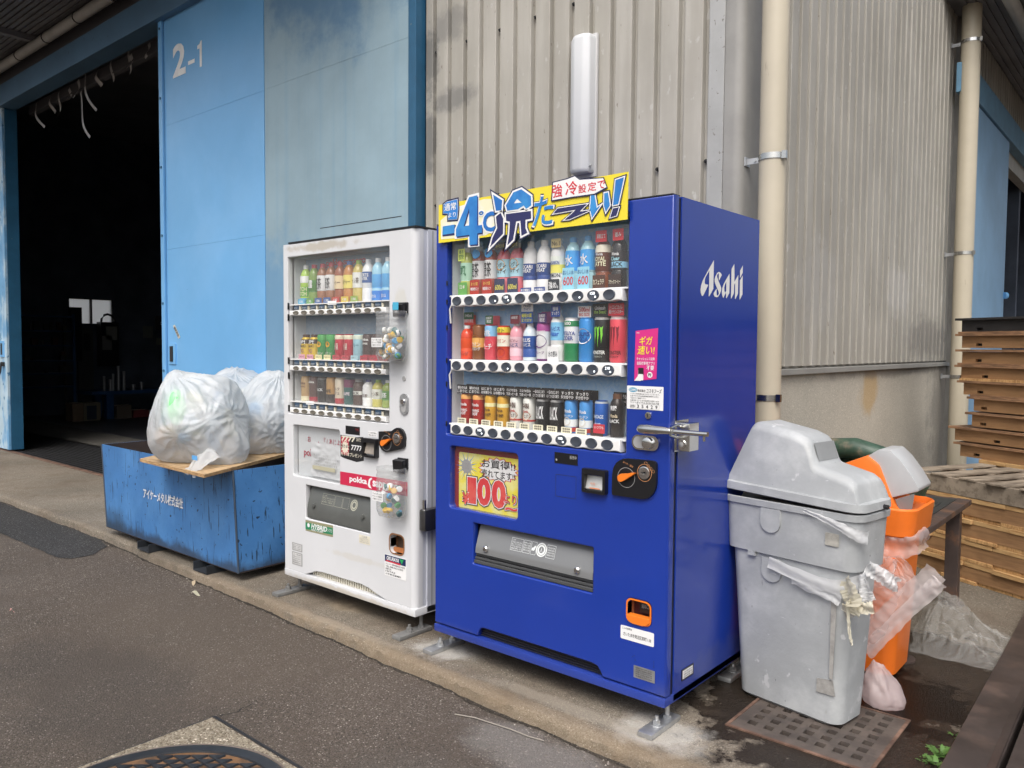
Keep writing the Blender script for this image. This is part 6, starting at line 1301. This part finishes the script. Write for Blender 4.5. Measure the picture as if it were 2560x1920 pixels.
NEWW = mat('new_pine', (.52, .33, .15), .65, var=.12, vscale=3, col2=(.38, .21, .085), mixs=5, mixr=(.45, .62), mixstretch=(1.5, 10, 10), bump=.001, bscale=40)
NEWE = mat('pine_end_grain', (.50, .30, .13), .75, var=.15, vscale=9, col2=(.36, .20, .08), mixs=26, mixr=(.45, .6), mixstretch=(3, 1, 1))
OLDW = mat('weathered_pallet', (.26, .215, .165), .85, var=.25, vscale=6, col2=(.15, .12, .09), mixs=4, mixr=(.45, .65), mixstretch=(6, 1, 6), bump=.002, bscale=35)
BRNW = mat('brown_plank', (.31, .175, .082), .7, var=.14, vscale=3, col2=(.23, .125, .058), mixs=4, mixr=(.4, .65), mixstretch=(1, 12, 12), bump=.0008, bscale=40)
SHT = mat('brown_ply_edge', (.29, .16, .085), .75, var=.2, vscale=8, col2=(.16, .09, .05), mixs=30, mixstretch=(.3, .3, 5))
BLKW = mat('black_frame', (.020, .019, .020), .7, var=.2)
PA = math.atan2(-.477, .879)      # local +x runs to the right along the stack front, +y back
PO = (1.868, 2.555)
def stackobj(name, z, label, cat, grp): return empty(name, (PO[0], PO[1], z), label, cat, grp, rz=PA)
rnd = random.Random(5)
LV = ['lowest', 'second lowest', 'third', 'fourth']
for k in range(4):
    e = stackobj('new_pallet', k * .124, 'new yellow pine pallet, %s of the lower stack' % (LV[k] + (' from the ground' if k > 1 else '')), 'pallet', 'new pine pallets in the lower stack')
    x = -.80 + rnd.uniform(0, .08); xo = rnd.uniform(-.01, .02)
    for (z0, z1, y0) in ((.0, .020, .01), (.098, .1225, 0)):
        x = -.83 + rnd.uniform(0, .1)
        while x < 1.1:
            w = rnd.uniform(.185, .235); yy = y0 + rnd.uniform(-.008, .012); b = MB(); b.box(x, yy, z0, x + w - .003, 1.15, z1); b.build('deck_board', NEWW if z0 else NEWE, e, bevel=.002); x += w
    for yy in (.014, .55, 1.05): MB().box(-.80, yy, .0205, 1.08, yy + .05, .0975).build('stringer', BRNW, e)
e = stackobj('old_pallet', .498, 'weathered grey pallet with gapped slats lying on the new pallets', 'pallet', None)
MB().box(-.82, .004, .0, 1.05, .032, .0950).build('stringer', OLDW, e, bevel=.002); MB().box(-.82, .33, .0, 1.05, .36, .0950).build('stringer', OLDW, e); MB().box(-.82, .62, .0, 1.05, .65, .0950).build('stringer', OLDW, e)
for k in range(10):
    x = -.80 + k * .187 + rnd.uniform(-.012, .012); b = MB(); b.box(x, -.012 + rnd.uniform(-.01, .01), .0955, x + rnd.uniform(.100, .115), .66, .106); b.build('slat', OLDW, e, bevel=.002)
for k in range(3): MB().box(-.82, .08 + k * .2, .001, 1.05, .16 + k * .2, .015).build('bottom_board', OLDW, e)
e = stackobj('new_pallet', .498, 'new pine pallet under the tall brown stack behind the grey pallet', 'pallet', None)
x = -.83
while x < 1.05:
    w = rnd.uniform(.18, .22); MB().box(x, .68, .10, x + w - .003, 1.75, .125).build('deck_board', NEWW, e, bevel=.002); x += w
for yy in (.70, 1.2, 1.68): MB().box(-.82, yy, .0, 1.03, yy + .05, .0995).build('stringer', BRNW, e)
LAY = [(.985, .84), (1.03, .70), (.905, .80), (.895, .80), (.975, .83), (.998, .80), (.995, .85), (1.0, .85), (1.005, .85), (1.04, None)]
zc = .625
names = ['lowest', 'second', 'third', 'fourth', 'fifth', 'sixth', 'seventh', 'eighth', 'ninth']
for k in range(9):
    sl, nl = LAY[k + 1] if k + 1 < len(LAY) else (1, None); hgt = .1045
    top = k == 8
    e = stackobj('crate_base', zc, ('black framed crate base on top of the tall brown stack' if top else 'brown plank crate base, %s from bottom of the tall stack' % names[k]), 'crate base', 'brown crate bases in the tall stack')
    m = BLKW if top else BRNW; L_ = -(LAY[k][0]); nx = -(LAY[k][1] or .8)
    # side plank with a rectangular slot, deck sheet above it
    b = MB(); z0, z1 = .0, .078
    b.box(L_, .70, z0, nx - .045, .725, z1); b.box(nx, .70, z0, .9, .725, z1); b.box(nx - .045, .70, z0, nx, .725, .012); b.box(nx - .045, .70, .030, nx, .725, z1)
    b.build('side_plank', m, e); MB().box(L_, 1.6, z0, .9, 1.625, z1).build('side_plank', m, e)
    MB().box(nx - .05, .727, .005, nx + .005, .74, .04).build('slot_shadow', BLKW, e)
    for xx in (L_ + .02, -.1, .7): MB().box(xx, .726, z0, xx + .05, 1.599, z1 - .001).build('cross_plank', m, e)
    MB().box(L_ - .035, .675, z1 + .001, .95, 1.66, z1 + .016).build('deck_sheet', BLKW if top else SHT, e, bevel=.001)
    if k in (3, 5, 7): MB().box(L_ - .02, .685, z1 + .0165, .95, 1.64, z1 + .030).build('deck_sheet', SHT, e)
    if k == 4:
        for j in range(9): MB().box(L_ - .02 + j * .20, .68, z1 + .0165, L_ + .175 + j * .20, 1.64, z1 + .032).build('deck_board', NEWE, e)
    zc += hgt

# ---------------------------------------------------------------- ground clutter on the right
gp = wempty('drain_grating', (1.525, .435, 0), 'rusty cast iron drain grating with square holes under the grey bin', 'grating')
GRT = mat('rusty_grating', (.090, .072, .061), .7, var=.2, vscale=8, col2=(.065, .052, .045), mixs=12, bump=.001, bscale=60)
HX = [1.347 + .0597 * k for k in range(7)]; HY = [.275 + .0587 * k for k in range(7)]; hw = .0160
b = MB(); cur = 1.29
ycuts = [.21] + [v for y_ in HY for v in (y_ - hw, y_ + hw)] + [.66]; xcuts = [1.29] + [v for x_ in HX for v in (x_ - hw, x_ + hw)] + [1.76]
for i in range(0, len(ycuts), 2): b.box(1.29, ycuts[i], -.014, 1.76, ycuts[i + 1], .0035)
for j in range(1, len(ycuts) - 1, 2):
    for i in range(0, len(xcuts), 2): b.box(xcuts[i], ycuts[j], -.014, xcuts[i + 1], ycuts[j + 1], .0035)
b.build('plate', GRT, gp)
for bx in ((1.278, .198, 1.772, .2095), (1.278, .6605, 1.772, .672), (1.278, .21, 1.2895, .66), (1.7605, .21, 1.772, .66)): MB().box(bx[0], bx[1], -.02, bx[2], bx[3], .005).build('frame', RUST, gp)
BRS = mat('brown_painted_beam', (.045, .036, .033), .42, var=.25, vscale=5, col2=(.075, .055, .047), mixs=6, mixr=(.5, .7), spots=[(60, (1, 1, 1), .76, .03, (.25, .2, .17))], rvar=.12)
for i, (x0, x1, z1, lab) in enumerate(((1.942, 2.085, .045, 'brown painted steel beam lying along the edge of the concrete'), (2.105, 2.40, .06, 'second brown steel beam at the right edge beyond the first'))):
    e = wempty('steel_beam', ((x0 + x1) / 2, .8, -.055), lab, 'beam', 'steel beams on the ground'); sk_ = -.014
    YE = (2.40, 2.22)[i]
    def q(x, y): return x + sk_ * (y - .4)
    b = MB()
    for (xa, xb, za, zb) in ((x0, x1, z1 - .012, z1), (x0, x0 + .012, -.055, z1 - .012), (x1 - .012, x1, -.055, z1 - .012)):
        b.add([(q(xa, -.9), -.9, za), (q(xb, -.9), -.9, za), (q(xb, YE), YE, za), (q(xa, YE), YE, za), (q(xa, -.9), -.9, zb), (q(xb, -.9), -.9, zb), (q(xb, YE), YE, zb), (q(xa, YE), YE, zb)], [(0, 3, 2, 1), (4, 5, 6, 7), (0, 1, 5, 4), (1, 2, 6, 5), (2, 3, 7, 6), (3, 0, 4, 7)])
    b.build('channel', BRS, e, bevel=.003)
    b = MB(); b.add([(q(x1 - .03, -.9), -.9, z1 + .001), (q(x1 - .004, -.9), -.9, z1 + .012), (q(x1 - .004, YE), YE, z1 + .012), (q(x1 - .03, YE), YE, z1 + .001)], [(0, 1, 2, 3)]); b.build('lip', BRS, e, fix=False)
sh = wempty('plastic_sheet', (1.75, 1.75, 0), 'crumpled translucent plastic sheet lying on the ground by the table leg', 'plastic sheet')
def sheetf(u, v):
    P = [(1.56, 1.39), (1.95, 1.37), (1.97, 1.80), (1.50, 2.33)]
    x = (P[0][0] * (1 - u) + P[1][0] * u) * (1 - v) + (P[3][0] * (1 - u) + P[2][0] * u) * v + .05 * noise.noise((u * 4, v * 4, 3)); y = (P[0][1] * (1 - u) + P[1][1] * u) * (1 - v) + (P[3][1] * (1 - u) + P[2][1] * u) * v + .05 * noise.noise((u * 4, v * 4, 8))
    hgt = .085 * max(0, 1 - ((u - .12) ** 2 + (v - .65) ** 2) * 6) + .05 * max(0, 1 - ((u - .5) ** 2 + (v - .5) ** 2) * 4)
    f = abs(noise.noise((u * 5 + v * 2, v * 3, 1))) + .5 * abs(noise.noise((u * 11, v * 9, 5)))
    cr = abs(noise.noise((u * 3 - v * 5, v * 4 + u * 3, 11))); return (x, y, .004 + hgt * (.55 + .6 * f) + (.022 * f + .020 * max(0, .25 - cr) * 4) * min(1, 6 * min(u, 1 - u, v, 1 - v)))
b = MB(); b.grid(sheetf, 110, 110); b.build('film', CLEARF, sh, smooth='all', fix=False)
LEAF = mat('weed_leaf', (.07, .15, .03), .55, var=.25, vscale=30)
def weed(x, y, s, n, label, seed):
    e = empty('weed', (x, y, -.01), label, 'weed', 'weeds along the concrete edge'); r = random.Random(seed)
    b = MB()
    for k in range(n):
        a = r.uniform(0, 6.28); L_ = s * r.uniform(.6, 1.1); up = r.uniform(.3, 1.1); d = Vector((cos(a), sin(a), 0)); w = L_ * .16
        p0 = Vector((r.uniform(-1, 1), r.uniform(-1, 1), 0)) * s * .2; sd = Vector((-d.y, d.x, 0))
        P = [p0 + (d * t * .8 + Vector((0, 0, up * t * (1 - .45 * t)))) * L_ for t in (0, .35, .7, 1)]; W_ = (.3, 1, .8, .05)
        vs = [p + sd * w * q for p, q in zip(P, W_)] + [p - sd * w * q for p, q in zip(P, W_)]
        b.add(vs, [(i, i + 1, i + 5, i + 4) for i in range(3)])
        for t in (.4, .65):
            c = p0 + (d * t * .8 + Vector((0, 0, up * t * (1 - .45 * t)))) * L_
            for sg in (-1, 1): b.add([c, c + sd * sg * L_ * .3 + d * L_ * .12, c + sd * sg * L_ * .16 + d * L_ * .2], [(0, 1, 2)])
    b.build('leaves', LEAF, e, fix=False); MB().tube([(0, 0, -.02), (0, 0, s * .35)], .0025, 5).build('stem', LEAF, e)
weed(1.908, .49, .055, 22, 'bright green weed by the beam near the bottom right corner', 1); weed(1.92, .66, .04, 12, 'small weed sprig between beam and drain grating', 2); weed(1.862, .42, .035, 7, 'tiny green weed in the concrete crack', 3); weed(1.905, .40, .05, 16, 'weed at the very bottom beside the first beam', 4)
# manhole
mh = wempty('manhole', (.2, -1.36, -.055), 'round iron manhole cover in a square concrete collar', 'manhole cover')
COLL = aggregate('collar_concrete', (.26, .225, .17), (.45, .40, .33), (.14, .11, .08), 150, .004, .2)
b = MB(); outer_ = [(-.24, -.911), (.64, -.911), (.64, -1.80), (-.24, -1.80)]; n = 64; RC = .425; cx, cy = .2, -1.36
ringp = [(cx + RC * cos(2 * pi * k / n + pi / 4), cy + RC * sin(2 * pi * k / n + pi / 4)) for k in range(n)]
def sqp(k):
    a = 2 * pi * k / n + pi / 4; c, s = cos(a), sin(a); q = .443 / max(abs(c), abs(s)); return (cx + q * c, cy + q * s)
b.add([(*p_, -.0505) for p_ in ringp] + [(*sqp(k), -.0505 - .001 * (k % 3)) for k in range(n)], [(k, (k + 1) % n, n + (k + 1) % n, n + k) for k in range(n)]); b.build('collar', COLL, mh, fix=False)
b = MB(); g_ = .012
for (x0, y0, x1, y1) in ((-.252, -1.80, -.241, -.90), (-.24, -.910, .65, -.899)): b.box(x0, y0, -.06, x1, y1, -.0535)
b.build('joint', DARK, mh)
CASTI = mat('black_cast_iron', (.020, .022, .026), .38, var=.2, vscale=12, rvar=.1); RUSTP = mat('orange_rust', (.13, .066, .028), .85, var=.35, vscale=14, col2=(.12, .07, .04), mixs=9, mixr=(.4, .6))
b = MB(); b.lathe([(.425, -.062), (.425, -.049), (.418, -.048), (.416, -.056)], (cx, cy, 0), 64, False); b.build('frame_ring', mat('worn_ring', (.16, .13, .11), .5), mh)
b = MB(); b.lathe([(.412, -.056), (.412, -.047), (.372, -.0465), (.370, -.053)], (cx, cy, 0), 64, False); b.build('cover_rim', CASTI, mh)
b = MB(); b.add([(cx + .371 * cos(2 * pi * k / 48), cy + .371 * sin(2 * pi * k / 48), -.0525) for k in range(48)], [tuple(range(48))]); b.build('cover_plate', RUSTP, mh, fix=False)
b = MB(); b.add([(-.0215, -.021, 0), (.0225, -.021, 0), (.0215, .019, 0), (-.0205, -.020, .006), (.0205, -.020, .006), (.0195, .016, .006)], [(0, 1, 4, 3), (1, 2, 5, 4), (2, 0, 3, 5), (3, 4, 5)])
stud0 = b.build('stud', CASTI, mh, fix=False); first = True
for i in range(-9, 10):
    for j in range(-9, 10):
        x, y_ = i * .0425, j * .039
        if x * x + y_ * y_ > .356 ** 2: continue
        o = stud0 if first else stud0.copy()
        if not first: COL.objects.link(o); o.parent = mh; o.matrix_parent_inverse = WP[mh.name]
        first = False; o.location = (cx + x, cy + y_, -.0524)
        if y_ < -.30: pass
# cracks and litter
CRK = mat('crack_dark', (.02, .018, .017), .9)
def crack(pts, w, name='asphalt_crack'):
    b = MB(); n_ = 40
    def at(t):
        f = t * (len(pts) - 1); i = min(int(f), len(pts) - 2); k = f - i; p0, p1 = Vector((*pts[i], 0)), Vector((*pts[i + 1], 0)); p_ = p0.lerp(p1, k); return p_ + Vector((noise.noise((t * 9, w, 0)), noise.noise((t * 9, 0, w)), 0)) * .012
    b.grid(lambda u, v: (at(u).x + w * (v - .5) * (1 - u * .7), at(u).y + w * (v - .5) * .6, -.0535), n_, 1); b.build(name, CRK, None, fix=False, kind='structure')
crack([(-.245, -.90), (-.22, -.84), (-.235, -.76), (-.21, -.70)], .007)
def litter(name, x, y, z, s, m, label, cat, rz):
    b = MB(); b.grid(lambda u, v: (s * (u - .5), s * .4 * (v - .5) * sin(pi * min(max(u, .05), .95)), .008 + .010 * sin(u * 5) + .004 * v), 8, 4); b.build(name, m, None, fix=False, loc=(x, y, z), rot=(0, 0, rz), label=label, cat=cat)
litter('dry_leaf', -1.667, -.231, -.053, .06, mat('pale_leaf', (.40, .38, .28), .7), 'pale dry leaf on the asphalt in front of the white machine', 'leaf', .4)
litter('paper_scrap', -1.86, -.14, -.053, .05, mat('brown_leaf', (.34, .27, .18), .7), 'small brownish scrap at the kerb in front of the skip', 'litter', -.5)
litter('paper_scrap', -2.1, -1.0, -.053, .02, mat('pink_scrap', (.5, .25, .22), .7), 'tiny pinkish scrap on the asphalt at lower left', 'litter', 1.5)
b = MB(); b.tube([(.42, -.30, -.051), (.50, -.275, -.048), (.58, -.262, -.050), (.66, -.258, -.046), (.74, -.250, -.050), (.80, -.238, -.050)], .0022, 5); b.build('wire_piece', mat('dull_wire', (.30, .27, .23), .6), None, label='thin bent wire lying along the kerb in front of the blue machine', cat='wire')
STONE = aggregate('loose_stone', (.16, .14, .125), (.3, .28, .25), (.08, .07, .06), 60, .002)
r_ = random.Random(8); b = MB()
for k in range(420):
    x = r_.uniform(-3.2, 1.6); y_ = edge_y(x) - abs(r_.gauss(0, .05)) - .006; s = r_.uniform(.002, .0065)
    a = r_.uniform(0, 6.28); vs = [(x + s * cos(a + t * 1.57) * r_.uniform(.7, 1.3), y_ + s * sin(a + t * 1.57) * r_.uniform(.7, 1.3), -.055) for t in range(4)] + [(x, y_, -.055 + s * r_.uniform(.6, 1.1))]
    b.add(vs, [(0, 1, 4), (1, 2, 4), (2, 3, 4), (3, 0, 4)])
b.build('kerb_grit', STONE, None, fix=False, kind='stuff', label='loose grit along the kerb')

# ---------------------------------------------------------------- inside the workshop
IB = mat('workshop_blue', (.012, .06, .16), .5); IGR = mat('workshop_grey', (.05, .05, .055), .6); ICARD = mat('cardboard', (.18, .125, .08), .8)
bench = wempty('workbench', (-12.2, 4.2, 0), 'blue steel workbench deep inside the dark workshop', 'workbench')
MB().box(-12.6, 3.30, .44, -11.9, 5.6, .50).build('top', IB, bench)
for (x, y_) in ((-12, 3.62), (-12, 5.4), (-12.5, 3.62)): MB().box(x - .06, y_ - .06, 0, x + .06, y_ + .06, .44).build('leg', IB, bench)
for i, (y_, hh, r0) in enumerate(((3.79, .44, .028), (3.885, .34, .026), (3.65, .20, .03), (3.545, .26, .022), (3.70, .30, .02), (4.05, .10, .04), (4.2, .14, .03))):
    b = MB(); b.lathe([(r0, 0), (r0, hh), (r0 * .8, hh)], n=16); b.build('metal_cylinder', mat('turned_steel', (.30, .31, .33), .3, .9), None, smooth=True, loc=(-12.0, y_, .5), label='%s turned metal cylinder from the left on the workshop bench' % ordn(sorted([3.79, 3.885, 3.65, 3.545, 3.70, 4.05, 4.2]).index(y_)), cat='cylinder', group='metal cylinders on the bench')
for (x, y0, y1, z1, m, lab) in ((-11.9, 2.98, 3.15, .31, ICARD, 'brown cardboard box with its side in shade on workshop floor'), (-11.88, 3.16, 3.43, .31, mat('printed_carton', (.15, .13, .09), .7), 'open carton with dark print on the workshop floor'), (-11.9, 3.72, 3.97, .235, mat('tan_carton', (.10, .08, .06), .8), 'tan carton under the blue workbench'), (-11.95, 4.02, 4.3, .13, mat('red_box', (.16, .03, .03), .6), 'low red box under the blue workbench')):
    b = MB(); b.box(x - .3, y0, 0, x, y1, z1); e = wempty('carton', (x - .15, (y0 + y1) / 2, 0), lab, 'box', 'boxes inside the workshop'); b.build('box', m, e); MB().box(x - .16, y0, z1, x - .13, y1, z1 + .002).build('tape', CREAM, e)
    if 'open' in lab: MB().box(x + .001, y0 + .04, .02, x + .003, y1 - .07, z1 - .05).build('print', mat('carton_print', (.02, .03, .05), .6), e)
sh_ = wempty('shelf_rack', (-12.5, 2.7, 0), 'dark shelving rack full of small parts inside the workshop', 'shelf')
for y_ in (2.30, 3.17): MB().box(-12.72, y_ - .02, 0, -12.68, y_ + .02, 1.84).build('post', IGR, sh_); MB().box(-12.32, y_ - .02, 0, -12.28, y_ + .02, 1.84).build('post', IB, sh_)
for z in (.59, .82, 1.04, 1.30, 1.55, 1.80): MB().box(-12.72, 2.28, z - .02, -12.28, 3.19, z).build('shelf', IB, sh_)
r_ = random.Random(2)
for k in range(20):
    z = r_.choice((.59, .82, 1.04, 1.30, 1.55)); y_ = r_.uniform(2.35, 3.1); s = r_.uniform(.03, .09); hh = r_.uniform(.04, .16)
    MB().box(-12.45, y_ - s / 2, z + .001, -12.45 + s, y_ + s / 2, z + hh).build('stored_part', mat('part_%d' % (k % 4), [(.03, .03, .03), (.05, .015, .012), (.03, .035, .04), (.08, .078, .07)][k % 4], .6), sh_)
ar = wempty('machine_arch', (-13.2, 4.12, 0), 'dark machine with an arched handle silhouetted against the window', 'machine')
b = MB(); b.tube([(-13.2, 4.0, 1.72), (-13.2, 4.01, 1.80), (-13.2, 4.06, 1.87), (-13.2, 4.12, 1.89), (-13.2, 4.19, 1.87), (-13.2, 4.24, 1.80), (-13.2, 4.25, 1.72)], .022, 8); b.build('arch', BLACK, ar); MB().box(-13.35, 3.98, .9, -13.15, 4.30, 1.74).build('column', BLACK, ar); MB().box(-13.3, 3.45, 1.70, -13.2, 3.66, 2.0).build('motor', BLACK, ar); MB().box(-13.3, 3.56, 1.0, -13.22, 3.66, 1.75).build('column', BLACK, ar)
for (y0, z0, y1, z1, lab, c) in ((4.05, 1.40, 4.26, 1.66, 'creased paper sheet hanging in front of the workshop machine', (.20, .20, .18)), (3.98, 1.21, 4.16, 1.48, 'calendar page hanging below the paper in the workshop', (.17, .17, .16)), (4.75, 1.45, 4.95, 1.68, 'square notice on the dark workshop wall', (.12, .13, .12)), (5.01, 1.31, 5.15, 1.45, 'small notice right of the square notice in workshop', (.10, .11, .10))):
    e = wempty('paper_notice', (-13.1, (y0 + y1) / 2, z0), lab, 'notice', 'papers in the workshop'); MB().box(-13.12, y0, z0, -13.118, y1, z1).build('sheet', mat('paper_%d' % int(y0 * 100), c, .8), e)
dp = wempty('side_panel', (-13.4, 3.8, 0), 'grey cabinet door with an oval window in the workshop', 'cabinet'); MB().box(-13.46, 3.66, .0, -13.40, 3.93, 1.62).build('door', IGR, dp); MB().box(-13.40, 3.76, 1.20, -13.395, 3.88, 1.52).build('window', BLACK, dp)
sg = wempty('wall_sign', (-13.4, 5.27, 1.6), 'rounded sign board with partly hidden lettering in workshop', 'sign'); MB().box(-13.45, 5.15, 1.62, -13.42, 5.7, 1.90).build('board', mat('sign_dark', (.035, .03, .035), .6), sg)
Mx = Matrix(((0, -1, 0, -13.41), (1, 0, 0, 0), (0, 0, 1, 0), (0, 0, 0, 1))); text('Deaq', (5.24, 1.70, 5.42, 1.78), -.002, mat('sign_letter', (.4, .4, .4), .6), sg, .01, M=Mx)
